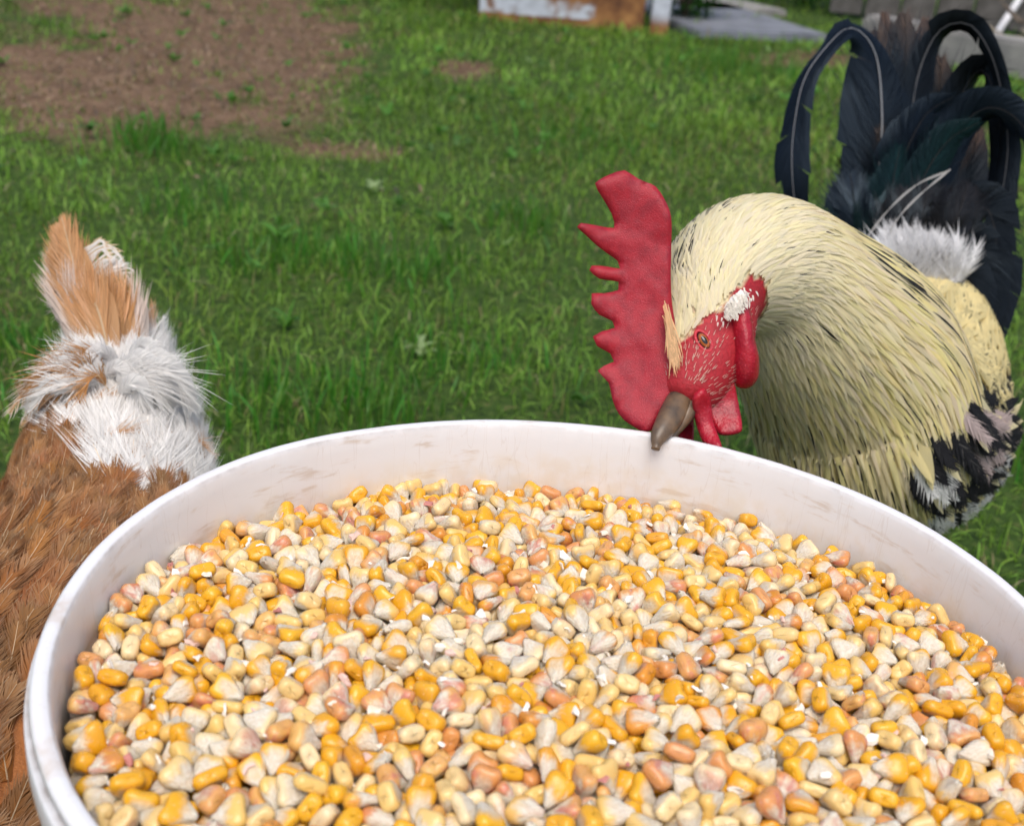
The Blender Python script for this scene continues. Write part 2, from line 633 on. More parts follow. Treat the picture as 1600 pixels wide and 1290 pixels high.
M_CONC = plain('concrete', (.30, .29, .27), (.19, .185, .18), 11, .9, .5, .006)
M_SLAB = plain('slab_concrete', (.20, .215, .25), (.13, .14, .165), 9, .85, .5, .006)
for (a, b, c_, nm, lb) in (((1085, 58), (1296, 66), (1290, 22), 'near', 'grey concrete slab lying across the grass behind the rooster'),
                           ((1095, 24), (1230, 26), (1225, 6), 'far', 'narrow pale concrete slab farther back beyond the grey slab')):
    A_, B_, C_ = G(*a), G(*b), G(*c_)
    w_ = np.linalg.norm(B_-A_)
    d_ = min(1.6, abs(C_[1]-B_[1])*.9)
    rz_ = math.atan2(B_[1]-A_[1], B_[0]-A_[0])
    mid = (A_+B_)/2
    bm = bmesh.new()
    box(bm, 0, d_/2, -.03, w_, d_, .055, bev=.008)
    so = bm_obj('concrete_slab', bm, M_SLAB if nm == 'near' else M_CONC)
    so.location = (mid[0], mid[1], 0)
    so.rotation_euler.z = rz_
    tag(so, lb, 'slab')

# kerb on the right
kA, kB = G(1440, 96), G(1600, 126)
kd = nrm(kB-kA)
kB2 = kA+kd*2.6
kA2 = kA-kd*.25
mid = (kA2+kB2)/2
bm = bmesh.new()
ln = np.linalg.norm(kB2-kA2)
box(bm, 0, 0, -.05, ln, .12, .165, bev=.012)
kerb = bm_obj('concrete_kerb', bm, M_CONC)
kn = np.array([-kd[1], kd[0]])
kn = kn if kn[1] > 0 else -kn
kerb.location = (mid[0]+kn[0]*.06, mid[1]+kn[1]*.06, 0)
kerb.rotation_euler.z = math.atan2(kd[1], kd[0])
tag(kerb, 'pale concrete kerb in front of the heap of dry branches', 'kerb')

# tubes along polylines (branches, pole, legs ...)


def tube(paths, mat, name, parent=None, ns=7, smooth=True):
    Vs, Fs = [], []
    o = 0
    for pts, rad in paths:
        pts = np.asarray(pts, float)
        rad = np.broadcast_to(np.asarray(rad, float), (len(pts),))
        tg = nrm(np.gradient(pts, axis=0))
        ref = np.array([0, 0, 1.]) if abs(tg[0, 2]) < .9 else np.array([1., 0, 0])
        nn = nrm(np.cross(tg, ref))
        bb = np.cross(tg, nn)
        a = np.linspace(0, 2*np.pi, ns, endpoint=False)
        V = pts[:, None]+rad[:, None, None]*(np.cos(a)[None, :, None]*nn[:, None]+np.sin(a)[None, :, None]*bb[:, None])
        V = np.concatenate([V.reshape(-1, 3), pts[:1], pts[-1:]])
        F = grid_faces(len(pts), ns, True)
        k = np.arange(ns)
        k2 = (k+1) % ns
        m = len(pts)*ns
        F2 = np.stack([k2, k, np.full(ns, m)], -1)
        F3 = np.stack([m-ns+k, m-ns+k2, np.full(ns, m+1)], -1)
        Vs.append(V)
        Fs += [F+o, F2+o, F3+o]
        o += len(V)
    fl = np.concatenate([f.ravel() for f in Fs])
    lt = np.concatenate([np.full(len(f), f.shape[1]) for f in Fs])
    return mesh_obj(name, np_mesh(name, np.concatenate(Vs), fl, lt, mat, smooth=smooth), parent)


M_BARK = plain('dry_bark', (.22, .17, .13), (.09, .07, .055), 40, .95, .6, .004)
M_STRAWB = plain('pale_bark', (.42, .36, .28), (.22, .18, .13), 40, .95, .6, .004)
hc = kerb.location
base = np.array([hc[0]+kn[0]*.4, hc[1]+kn[1]*.4])
tw = []
tw2 = []
for k in range(150):
    u_, v_ = RNG.uniform(-1.15, 1.1), abs(RNG.normal(0, .35))
    c = np.array([*(base+kd[:2]*u_+kn*v_*.8), RNG.uniform(.0, .32)*(1-.4*v_)])
    a, e = RNG.uniform(0, 6.28), RNG.normal(0, .3)
    d_ = np.array([math.cos(a)*math.cos(e), math.sin(a)*math.cos(e), math.sin(e)])
    l_ = RNG.uniform(.15, .5)
    s = np.linspace(-.5, .5, 6)[:, None]
    pts = c+d_*l_*s+RNG.normal(0, .012, (6, 3))
    pts[:, 2] = np.maximum(pts[:, 2], .01)
    # keep the heap behind the kerb
    off = (pts[:, :2]-np.array([hc[0], hc[1]])) @ kn
    pts[:, :2] += np.maximum(0, .1-off)[:, None]*kn
    (tw if k % 3 else tw2).append((pts, np.linspace(1, .5, 6)*RNG.uniform(.004, .012)))
heap = empty('branch_heap', (base[0], base[1], 0))
tag(heap, 'tangled heap of dry brown branches behind the kerb', 'branches')
for nm, pl, mt in (('branch', tw, M_BARK), ('pale_branch', tw2, M_STRAWB)):
    ob = tube([(p-np.array([base[0], base[1], 0]), r_) for p, r_ in pl], mt, nm, heap, 6)
    ob['kind'] = 'stuff'
M_WHITE = plain('white_paint', (.72, .72, .74), (.55, .55, .57), 30, .5, .2)
pa, pb = U(1549, 66, 4.62), U(1600, -12, 4.8)
pd_ = nrm(pb-pa)
pole = tube([(np.array([pa-pd_*(pa[2]-.02)/pd_[2], pa, pb, pb+pd_*.5]), .014)], M_WHITE, 'white_pole', None, 10)
tag(pole, 'thin white pole leaning out of the heap of branches', 'pole')

# board fence and shrubs closing the yard behind
M_BOARD = plain('weathered_board', (.13, .12, .115), (.06, .055, .05), 14, .9, .5, .004)
fa_, fb_ = G(1292, 26), G(1445, 42)
fence = empty('board_fence', (fa_[0], fa_[1], 0))
fence.rotation_euler.z = math.atan2(fb_[1]-fa_[1], fb_[0]-fa_[0])
tag(fence, 'weathered dark board fence closing the yard behind the kerb', 'fence')
fr = random.Random(3)
for k in range(22):
    bm = bmesh.new()
    box(bm, 0, 0, .02, .135+fr.uniform(-.008, .004), .022, 1.25+fr.uniform(-.04, .04), bev=.003)
    b_ = bm_obj('board', bm, M_BOARD, fence)
    b_.location = (.07+k*.145, fr.uniform(-.006, .006), 0)
    b_.rotation_euler.y = fr.uniform(-.01, .01)
for z_ in (.3, 1.05):
    bm = bmesh.new()
    box(bm, 1.6, .045, z_, 3.2, .05, .07, bev=.004)
    bm_obj('rail', bm, M_BOARD, fence)

M_LEAFD = grass_mat()


def shrub(c, rad, h, n, label, name='shrub'):
    root = empty(name, (c[0], c[1], 0))
    tag(root, label, 'shrub', 'shrubs at the back of the yard')
    stems = []
    for k in range(7):
        a = RNG.uniform(0, 6.28)
        e = np.array([math.cos(a)*rad*.6, math.sin(a)*rad*.6, h*RNG.uniform(.6, .95)])
        s = np.linspace(0, 1, 6)[:, None]
        stems.append((e*s*np.array([1, 1, 1])+RNG.normal(0, .012, (6, 3))*s, np.linspace(.012, .004, 6)))
    tube(stems, M_BARK, 'stem', root, 6)
    d = nrm(RNG.normal(size=(n, 3)))*RNG.uniform(.35, 1, (n, 1))**.5
    d *= (1+.35*(fbm(d[:, :2]*3+d[:, 2:]*2, 2, 5)-.5))[:, None]
    p = d*np.array([rad, rad, h*.5])+np.array([0, 0, h*.52])
    p[:, 2] = np.maximum(p[:, 2], .02)
    a1, a2 = nrm(RNG.normal(size=(n, 3))), nrm(RNG.normal(size=(n, 3)))
    s_ = RNG.uniform(.012, .03, (n, 1))
    V = np.stack([p, p+a1*s_+a2*s_*.45, p+a1*s_*2.1, p+a1*s_-a2*s_*.45], 1).reshape(-1, 3)
    cl = np.repeat(np.array([.035, .11, .018])*RNG.uniform(.5, 1.6, (n, 1)), 4, 0)
    f = np.arange(n*4)
    ob = mesh_obj('foliage', np_mesh('foliage', V, f, np.full(n, 4), M_LEAFD, {'col': ('FLOAT_COLOR', np.concatenate([cl, np.ones((len(cl), 1))], 1))}), root)
    return root


shrub(G(1068, 36), .16, .55, 1500, 'dark leafy shrub between the white post and the concrete slab')
shrub(G(1250, 8), .55, .7, 3500, 'low green shrub beyond the concrete slabs')
shrub(G(700, -12), .8, .55, 3500, 'low dark shrub behind and left of the rusty metal tub')

# ------------------------------------------------------------------ bucket
BX, BY, RZ, RO, ASP = .028, .344, .321, .170, .94


def bucket_mat():
    t = NT('white_plastic')
    v = t.mapped((1, 1, 1))
    d = t.attr('dirt')
    n1, n2 = t.noise(16, 5, v), t.noise(120, 5, v)
    sm = t.noise(30, 4, t.mapped((1, 1, 5)), .6)
    base = t.mix(t.maprange(n1, .35, .75), (.73, .73, .74), (.72, .695, .685))
    # faint brown rubs and scuffs
    f = t.maprange(t.math('ADD', sm, t.math('MULTIPLY', n2, .22)), .67, .82, 0., .55)
    base = t.mix(f, base, (.50, .38, .27))
    # maize dust clinging to the wall above the heap
    sz_ = t.n('ShaderNodeSeparateXYZ')
    t.l(v, sz_.inputs[0])
    dz_ = t.maprange(t.math('ADD', sz_.outputs[2], t.math('MULTIPLY', t.math('SUBTRACT', n1, .5), .02)), RZ-.026, RZ-.010, .5, 0.)
    base = t.mix(t.math('MULTIPLY', dz_, t.maprange(n2, .35, .65, .3, 1.)), base, (.66, .56, .42))
    g = t.math('MULTIPLY', d.outputs['Fac'], t.maprange(n2, .3, .62, .35, 1.))
    base = t.mix(g, base, (.20, .15, .12))
    # hairline scratches
    wv = t.noise(7, 3, t.mapped((14, 14, 1.6), rot=(.5, .2, .3)))
    ln_ = t.maprange(t.math('ABSOLUTE', t.math('SUBTRACT', wv, .5)), 0., .008, .22, 0.)
    base = t.mix(ln_, base, (.5, .42, .36))
    t.base(base)
    t.val(t.b.inputs['Roughness'], t.maprange(n1, .3, .7, .38, .55))
    t.bump(n2, .12, .0006)
    return t.m


# profile: (radius offset from the outer rim, height from the rim, dirt)
prof = [(-.030, -.300, 0), (-.0285, -.315, 0), (-.024, -.317, 0), (-.0005, -.075, .1), (.0015, -.030, .1), (.002, -.024, .0), (-.0002, -.0215, .75), (-.0006, -.0195, .9),
        (.0028, -.0185, .2), (.0034, -.016, 0), (.0034, -.0075, 0), (.0030, -.0058, .1), (.0008, -.0056, 1.), (.0004, -.0042, 1.), (.0016, -.0028, .4), (.0014, -.0012, 0), (.0004, -.0002, 0), (-.0012, .0, 0), (-.0034, .0, .05),
        (-.0042, -.0006, .45), (-.0049, -.0024, .1), (-.0053, -.008, 0), (-.0062, -.030, 0), (-.0068, -.045, .12), (-.010, -.11, .2), (-.030, -.300, .2)]
NS = 220
th = np.linspace(0, 2*np.pi, NS, endpoint=False)
dent = .0022*np.sin(2*th+.6)+.0005*np.sin(5*th+1)
zw = .0008*np.sin(3*th+.4)+.00012*np.sin(11*th)
V, Dt = [], []
nick = (fbm(np.stack([th*9, th*0], -1), 3, 77)-.5)
for dr, dz, dd in prof:
    r_ = RO+dr+dent+(0.0003*nick if dz > -.03 else 0)
    V.append(np.stack([r_*np.cos(th), r_*ASP*np.sin(th), np.full(NS, RZ+dz)+zw*(dz > -.1)+(.00015*nick if dz > -.006 else 0)], -1))
    Dt.append(np.clip(dd*(.75+1.2*(fbm(np.stack([th*7, th*0+dz*60], -1), 3, 78)-.4)), 0, 1))
V = np.concatenate(V)
V[:, 2] -= 0
F = grid_faces(len(prof), NS, True)
me = np_mesh('bucket', V, F.ravel(), np.full(len(F), 4), bucket_mat(), {'dirt': ('FLOAT', np.concatenate(Dt))})
bucket = empty('bucket', (BX, BY, 0))
tag(bucket, 'large white plastic bucket full of yellow corn kernels', 'bucket')
mesh_obj('bucket_wall', me, bucket)
bm = bmesh.new()
bmesh.ops.create_circle(bm, cap_ends=True, segments=64, radius=.1405)
bmesh.ops.scale(bm, verts=bm.verts, vec=(1, ASP, 1))
bmesh.ops.translate(bm, verts=bm.verts, vec=(0, 0, .022))
bm_obj('bucket_bottom', bm, bucket.children[0].data.materials[0], bucket)

# ------------------------------------------------------------------ corn
# resting places of the kernels: x, y, z in 0.1 mm, rotation x, y, z in 1/99, shape
CORN = [
-1419,-601,178,-36,-76,-26,8,-953,-581,198,63,-70,-28,4,968,-451,218,-66,-67,-20,4,-165,-568,236,43,-89,-5,10,-947,-483,212,16,10,-76,1,-1345,-679,173,42,89,3,8,-391,-354,240,-44,-88,-6,7,218,-358,243,-7,-12,66,5,
840,-236,196,-49,-73,-45,5,-792,-550,210,42,11,68,4,-1079,-333,199,27,-8,58,10,-1225,-348,190,27,47,-30,10,48,-493,241,-16,-54,-69,10,-615,-521,209,43,-18,42,2,1268,-326,206,28,24,-56,10,1249,-229,210,-97,-15,-10,1,
-864,-652,218,23,11,4,3,566,-358,221,20,-76,-58,4,748,-497,214,4,-1,-52,8,-248,-440,240,26,35,33,10,348,-324,223,24,31,-32,4,1070,-140,209,48,47,-17,10,-457,-289,201,17,81,48,4,318,-214,240,59,70,37,9,-912,-684,186,21,-19,33,10,
-1146,-552,191,52,2,81,4,-72,-589,219,-3,-84,-8,7,441,-289,211,1,-1,21,5,578,-515,218,-14,-4,93,10,885,-358,212,9,-85,-34,8,261,-430,223,2,7,61,1,-599,-434,218,-98,-16,-2,8,903,13,206,17,88,36,7,-1023,-585,173,-6,20,-66,1,
1104,-417,179,33,-31,88,4,-592,-115,224,52,58,-42,7,-882,-535,209,13,-48,-71,7,-487,-621,210,28,-78,0,2,-733,-74,225,-16,81,54,8,44,-375,232,18,-31,-46,4,-87,-478,236,4,-50,-1,5,-441,53,235,14,4,51,5,800,-362,206,73,63,10,6,
-46,-147,255,17,-26,-13,1,-639,-610,183,57,-36,-33,5,1452,-160,162,36,-31,-53,4,-325,-556,204,-10,-37,-32,10,-27,-337,211,-70,-52,-39,1,-1364,-460,152,67,41,26,10,-758,-481,209,37,91,4,11,259,-582,236,23,2,91,5,
-801,-288,204,51,8,41,6,983,-119,175,0,-51,-68,4,-1121,-634,189,86,-41,-28,2,690,-471,203,41,-9,84,10,-598,-351,213,45,-87,-15,6,-528,-414,225,-44,-62,-61,0,-1114,-728,191,52,-78,-30,5,-1506,-415,158,-13,28,78,3,
650,-432,228,62,46,23,2,855,207,211,32,15,22,7,-1378,-391,172,-67,-62,-30,0,-203,-344,224,-69,63,28,5,-1458,-339,148,91,-33,-11,9,-551,-315,207,40,-13,-24,1,-639,-239,231,20,45,10,6,-1063,-664,169,27,94,-5,7,
342,-414,228,66,35,-30,11,-60,-47,252,19,34,-21,4,568,-88,215,-26,48,64,9,25,137,274,7,30,26,4,-921,-73,191,-30,-24,-70,4,103,41,246,40,89,5,10,-420,-430,226,14,30,90,4,-667,-332,191,-3,-86,-27,5,181,-120,272,17,-46,-39,10,
-996,-207,191,18,13,51,9,1365,-223,174,50,42,60,4,-706,-412,230,88,-40,-10,11,-168,-118,243,94,25,17,8,427,-432,214,79,36,-29,5,-1154,208,195,-61,57,49,4,-702,-602,173,30,50,30,4,-677,-463,185,5,-30,16,1,-390,-12,213,22,-2,96,8,
101,-608,222,33,-81,-38,1,403,-36,236,79,-51,-29,5,233,359,234,-4,96,17,7,-1399,-655,138,75,-47,12,4,-1371,-183,149,98,6,12,8,1174,-261,199,40,8,68,9,-232,-164,230,6,45,80,4,-47,-255,234,95,6,-26,5,455,-135,213,31,41,-7,8,
702,46,229,16,-21,-22,2,-1116,72,210,-28,94,5,1,-405,-623,199,76,24,26,3,-314,-331,227,14,94,13,0,-1554,-295,154,46,70,49,3,357,81,239,30,-91,-4,10,1325,337,163,-41,-88,-21,1,53,295,243,54,-27,7,5,-1164,-138,198,22,-48,29,11,
1427,346,178,28,-4,76,7,565,-190,197,-21,-15,-84,9,770,-17,225,50,68,-2,9,56,-216,237,-67,22,70,4,-494,-469,206,90,32,2,11,1406,-344,156,-47,70,41,5,-1385,-82,155,11,29,72,9,-1146,-472,172,34,17,0,3,-763,-235,204,29,-51,-12,4,
-955,1,208,-16,-10,-86,5,969,178,212,21,97,4,8,-1044,-113,202,-89,-41,-7,10,-887,-298,212,-28,-16,-93,10,-24,-498,193,21,-1,87,7,-1092,-213,195,-85,-19,-45,9,-997,159,183,34,-11,56,1,140,-380,219,18,22,88,8,
-1259,-572,143,-51,-37,-49,2,340,264,240,-21,-57,-64,9,-113,-395,242,80,-53,15,6,1267,62,184,22,-37,-60,4,1439,-246,146,21,-93,-13,4,-809,532,208,32,-3,2,5,323,-481,233,9,31,93,5,-188,144,219,71,36,13,7,702,-128,211,24,-38,-61,2,
106,-247,234,46,77,9,6,-474,-78,225,33,50,36,9,-1065,-481,155,-31,68,48,2,-776,-144,205,26,34,-47,5,-1509,276,170,7,21,42,9,-892,499,203,61,73,25,4,810,-76,193,28,-43,55,5,1334,-380,198,21,52,0,6,-560,-626,222,-26,88,-28,1,
-1003,-278,179,75,48,3,9,1528,-31,185,6,57,70,6,-984,541,192,42,-88,-14,4,-576,-49,225,18,-9,54,7,-1206,-648,160,60,-66,-6,0,-714,201,200,40,21,55,5,-763,-614,192,40,43,75,9,323,-53,235,-14,19,89,10,-1407,79,175,12,-41,-71,10,
1072,-334,187,65,52,52,3,-1469,-86,131,53,-33,-59,4,-930,-217,211,62,-2,76,2,833,-135,212,43,11,66,3,1123,209,179,1,-23,45,1,175,-191,247,-12,-44,-88,10,422,-528,217,-49,-69,-51,10,163,-308,212,42,20,4,9,593,134,236,0,-24,-80,7,
-938,344,204,5,-71,-32,7,-1257,-436,164,-26,77,16,0,-511,162,208,67,-20,38,5,-275,-606,203,51,4,-21,10,1206,-433,192,-57,62,52,11,-587,224,215,-21,83,24,9,-1515,21,174,-27,31,81,9,236,-243,216,12,-9,94,8,-1008,356,223,-98,6,12,5,
-1076,-564,154,8,-97,-11,5,-800,-22,221,-34,-82,-44,11,1465,50,173,23,36,51,4,528,-445,211,-65,-75,0,3,-1445,-290,175,91,-12,-2,5,299,339,236,60,4,-45,10,894,-465,171,0,97,20,5,-1259,-505,155,88,-7,25,3,530,415,249,14,-4,-79,2,
1039,19,166,57,-7,-47,9,-225,251,207,18,90,4,7,-854,-3,206,41,-51,74,8,-538,-170,219,60,64,16,5,1018,97,189,16,14,58,6,-837,257,203,21,6,-11,1,-1242,-69,194,73,48,-21,7,1219,-76,172,86,8,-15,8,-249,-511,229,-6,-45,-88,1,
629,-130,200,-25,-72,-20,3,-428,-499,195,78,29,45,9,-206,-23,216,-84,47,17,7,1184,60,179,90,23,-22,9,-377,-448,180,82,15,52,10,-509,290,239,-18,-17,91,11,9,-446,236,85,-1,32,8,1236,173,184,15,-84,-42,1,1487,-285,167,98,6,10,0,
129,-521,211,-13,-48,-81,9,16,-147,240,77,40,-22,9,-315,307,252,17,97,2,8,514,96,210,30,89,-2,7,-128,-11,231,-93,-27,-12,0,-150,-475,246,-29,29,90,2,1351,52,177,10,7,-46,11,738,-398,174,-39,77,47,7,-309,-12,215,71,-50,-31,4,
-937,182,217,84,27,-17,4,115,-150,241,-22,36,-75,8,622,-33,215,-38,-12,-89,10,-175,-279,248,-34,-17,-91,11,-775,416,184,11,86,46,9,-809,144,208,15,74,58,4,-423,-116,214,92,-11,34,10,366,-464,189,90,27,28,5,
-779,-356,170,20,-12,62,4,-388,-272,240,-61,-30,-38,2,502,-495,199,10,60,76,9,-121,-235,214,-85,44,23,11,1015,-308,204,80,-47,0,11,1295,-53,157,0,57,74,8,-687,69,214,-5,11,92,6,635,-236,198,40,-51,-67,10,492,-180,218,50,73,0,1,
-1348,-583,143,1,-62,-42,1,-645,393,217,-51,-1,-37,4,-297,-193,181,60,-11,1,7,-423,551,238,58,55,58,7,-269,56,238,-4,-31,-31,3,396,-611,232,18,86,43,4,-1517,-85,180,20,-87,1,0,1419,-31,174,41,-28,-76,2,-1501,-430,106,-21,3,96,9,
-1006,-487,174,81,-31,-34,7,782,790,227,75,60,-2,4,-1134,351,193,-30,-15,-65,10,217,-491,204,-10,-22,-77,0,-657,181,211,-29,-93,7,2,1356,-88,167,19,-11,-53,2,-31,141,235,-27,-18,-93,4,1370,134,177,-54,80,17,8,
-1330,27,164,23,-77,-8,2,1430,192,181,94,28,4,1,-831,-234,214,-87,17,25,8,-386,245,202,72,14,-30,2,1333,224,151,42,45,-9,4,484,165,226,-4,-31,-55,9,-811,-420,168,18,54,78,7,-1059,-378,172,-1,-31,-94,1,-99,139,237,20,-76,27,11,
-221,820,222,-36,81,26,9,-932,-300,161,-2,3,-45,7,-1551,217,163,36,-91,1,2,525,-302,202,55,71,2,10,-363,-151,240,92,15,-26,9,1010,1030,160,31,-9,-54,5,-1166,-8,209,-61,7,77,2,-805,-657,182,12,18,96,9,-1455,-217,149,44,-26,79,4,
975,483,206,65,4,42,4,-603,73,213,29,87,-26,5,-1255,-121,180,-37,-13,-79,6,65,-88,236,-8,21,16,10,-355,-398,207,88,21,3,6,-1455,112,177,74,4,50,9,1090,-269,187,12,34,64,10,-1313,-487,131,-24,-85,-26,6,-894,-387,165,32,88,21,4,
-202,-418,212,58,67,43,11,409,315,230,-37,-73,-46,7,743,665,188,-37,-88,-24,10,-328,518,232,-5,16,3,7,228,1114,188,-26,85,36,1,800,327,222,-10,-22,-68,3,-1115,586,202,50,74,0,4,-1380,256,172,33,62,14,8,1520,-179,144,8,-14,95,0,
-1538,-93,123,83,-32,-14,4,-419,451,230,7,-97,-9,11,1099,294,188,43,41,37,7,-1359,375,177,81,34,14,7,-1247,-701,155,69,66,-25,9,103,1044,216,8,-10,-74,4,-1580,133,157,29,82,46,3,-1215,738,176,61,-48,53,10,
-1423,280,156,50,-64,-57,8,-911,134,182,89,30,6,4,227,-111,238,22,-21,-82,3,394,525,215,68,66,-19,4,-1341,-68,191,91,20,14,10,-1191,274,214,41,-25,71,3,114,258,227,88,-5,30,7,-699,-522,161,46,-56,43,4,-1420,521,152,11,36,1,8,
-186,474,212,84,1,16,4,1272,-7,199,-48,-23,-29,11,63,-532,203,-4,31,92,7,-548,-481,173,-15,45,85,2,-258,-659,207,60,0,-11,6,-671,-121,215,8,36,1,6,-718,970,196,28,-32,25,4,547,-2,217,6,42,89,8,-1261,-248,154,19,17,71,10,
-201,-603,192,84,24,-11,6,295,37,229,-24,19,72,8,-1052,86,171,83,12,38,4,-727,-354,220,-32,80,41,3,-1278,260,159,-47,18,85,4,-588,421,228,6,67,59,6,687,402,237,-82,43,36,2,-659,587,229,18,97,2,9,328,454,232,-19,93,18,0,
449,50,209,24,-33,-53,0,-699,-188,228,-34,-10,-92,6,719,163,211,-74,32,49,9,1210,518,181,-13,-98,-9,9,1007,-250,186,-10,81,56,3,909,-55,204,-20,11,87,0,-1169,941,163,-59,-67,-43,7,155,592,213,41,-34,-13,7,1128,973,175,7,-10,-81,5,
1237,329,161,-64,71,8,7,-1301,432,151,94,28,-9,7,1354,523,168,-7,-14,-43,2,698,-252,209,89,7,23,6,953,-402,180,29,-92,-12,10,-102,640,209,-28,79,50,3,-333,157,199,-63,48,17,9,1179,167,150,-38,42,81,2,504,290,215,89,33,-10,5,
776,243,222,92,-22,10,5,-305,-457,196,87,48,-2,3,604,73,209,91,-33,21,9,-1012,322,165,26,14,81,8,391,606,199,50,-3,-7,8,604,565,223,-95,-12,-26,2,-18,-184,210,-32,-31,-83,10,-702,436,218,-51,23,-81,7,-753,1191,177,57,-46,32,4,
111,531,229,-48,53,63,3,613,-327,190,20,0,-13,8,947,-101,209,85,-29,39,0,-478,906,203,69,47,-33,7,197,706,227,-1,9,42,1,1222,-317,163,15,11,-36,1,-430,295,221,58,-67,-20,9,288,122,227,61,-5,72,2,-946,870,168,-92,33,17,8,
-1131,-361,164,-22,45,68,0,493,-236,186,64,75,13,3,1096,404,173,28,-76,-48,7,-86,315,224,84,-46,6,3,27,-9,225,65,-46,3,2,-44,-422,205,-21,-94,-5,5,1078,645,188,-33,-26,-89,4,310,698,205,-27,-95,-7,10,519,789,195,13,0,93,1,
-120,-563,172,90,-35,-14,5,-1196,-506,165,-83,-6,53,7,-675,262,205,-27,-84,-44,2,993,361,215,-2,25,68,8,1186,664,193,74,62,10,11,-468,-191,218,-26,-15,-93,1,-1215,166,154,42,-15,54,10,-285,276,220,74,-53,38,8,
491,918,187,16,94,25,2,862,387,207,25,36,-12,9,-484,416,225,90,-25,-31,11,-1453,-545,152,-16,-1,96,4,-1172,526,186,87,6,18,4,-1198,54,196,-32,39,80,11,-1361,493,156,-37,-88,-22,0,1028,-386,185,90,11,40,4,-1010,-58,172,57,40,2,8,
-580,883,211,55,78,21,11,-638,908,192,-11,87,42,11,1413,568,160,74,5,-49,5,921,1093,159,76,59,22,8,216,250,221,49,13,85,4,836,650,196,56,68,-2,10,-609,1014,211,24,28,38,9,-1406,-408,127,9,12,52,6,755,-202,171,-14,-5,-72,0,
-225,-239,216,96,-3,-23,8,826,-488,191,92,25,23,11,-697,785,210,-29,-93,-15,8,439,751,190,57,-14,38,3,-1083,269,197,92,-16,16,3,-91,-170,210,-34,90,-15,11,-755,261,205,37,56,-20,9,1247,459,206,3,14,98,9,-1295,-615,119,44,15,71,10,
856,92,192,16,-80,-52,0,-1235,-233,194,-19,-25,-94,0,-165,877,190,52,-2,-57,5,-955,-425,194,-71,55,32,10,278,779,196,-35,-66,-59,4,-1563,-158,125,5,43,87,9,621,1378,138,54,51,-63,8,-459,644,202,-60,78,7,4,-150,204,217,4,90,37,5,
-1013,1045,137,-45,55,51,10,1172,-406,162,3,-93,-17,5,-532,696,196,-8,0,92,10,-589,-237,194,-15,-37,-34,2,1053,846,173,-8,-7,33,7,412,-208,215,86,-27,8,0,291,528,215,8,30,37,4,315,220,205,-40,-39,-52,9,908,-291,185,-64,-66,-35,7,
306,-526,190,92,33,15,4,-158,354,221,70,41,35,3,553,656,198,48,81,22,11,1018,414,207,28,-51,28,6,-718,-671,185,60,23,67,11,-1153,-241,197,87,18,-36,6,-1387,-261,121,-48,22,82,10,-246,-94,229,-21,20,75,6,144,483,214,-35,-44,-81,2,
-320,-88,205,72,-36,-37,1,-330,993,207,64,-69,-26,7,813,440,200,6,-26,19,11,1060,749,183,27,10,-38,11,-325,883,225,-12,-19,-93,4,-575,1333,156,71,-34,8,7,-769,632,225,91,-33,-16,11,304,1291,180,-36,88,15,7,1513,395,153,78,-48,-8,4,
-170,35,205,-30,84,42,9,-727,495,212,47,-22,42,9,198,-360,173,91,10,-37,10,-821,861,176,41,-30,-12,5,681,798,206,51,80,-14,2,-1105,842,177,59,1,76,9,1160,312,179,50,33,48,6,477,1421,154,65,44,-52,4,-1085,154,185,8,48,53,7,
1099,-205,181,-38,87,-9,11,1278,-465,192,-6,95,11,2,303,984,210,62,-50,41,2,-217,343,201,36,31,31,1,-931,701,178,-75,62,12,0,422,110,211,-77,57,-24,6,-57,846,213,-6,9,84,1,-969,90,193,95,-12,-2,8,593,273,229,43,83,-20,1,
485,-29,206,86,41,-23,0,-1330,107,174,16,-33,-51,11,71,766,185,18,-80,-54,1,640,1135,187,50,-20,64,7,-346,1285,196,38,30,27,11,-91,65,227,-42,21,82,9,-1585,58,147,-60,-14,74,5,18,435,213,71,-41,-54,4,-129,733,217,24,90,5,3,
1216,-19,172,-30,8,28,6,30,-635,207,48,-40,-38,7,308,-258,195,-1,-45,-88,2,-312,620,212,21,-30,-58,4,-1462,-24,136,-18,67,58,9,584,449,219,75,57,30,10,-151,1432,158,42,-19,-38,5,1512,114,171,78,-46,-13,3,625,344,199,51,-27,-38,5,
717,-281,165,35,40,-67,6,-224,750,184,64,-65,-36,8,706,350,196,49,-83,21,6,-14,1221,185,40,-83,-31,5,220,894,224,43,23,3,8,958,301,188,-45,-38,-27,3,-1198,-281,158,-1,-12,-47,2,-515,-683,205,78,-51,-24,2,-1420,393,157,-69,11,56,9,
-1068,515,185,14,-22,18,5,-1265,64,171,66,-16,69,3,1209,251,179,-36,-1,-92,5,1340,603,158,22,-76,-49,1,147,-73,242,15,47,-58,10,54,67,232,-91,18,34,0,-1286,-315,151,-32,-22,-80,2,-74,423,211,46,76,44,1,-843,-82,170,11,-69,-6,1,
-822,712,205,44,3,-66,8,1543,55,162,59,69,10,3,-737,702,192,18,-77,-56,4,-1322,331,151,36,9,92,2,-1281,-182,155,-34,88,29,3,1011,688,190,-42,54,68,2,-420,139,216,-11,-34,-86,11,1475,-31,145,2,19,-40,9,1145,739,171,-38,-7,-88,4,
1202,747,192,33,-70,-5,5,-1525,-245,143,-10,67,20,0,-1118,-126,167,65,59,40,3,-287,466,212,21,-19,-94,4,908,164,197,78,-34,-50,3,179,322,212,81,-2,51,10,659,931,196,-77,-36,-50,10,-533,1031,212,31,-40,-73,7,
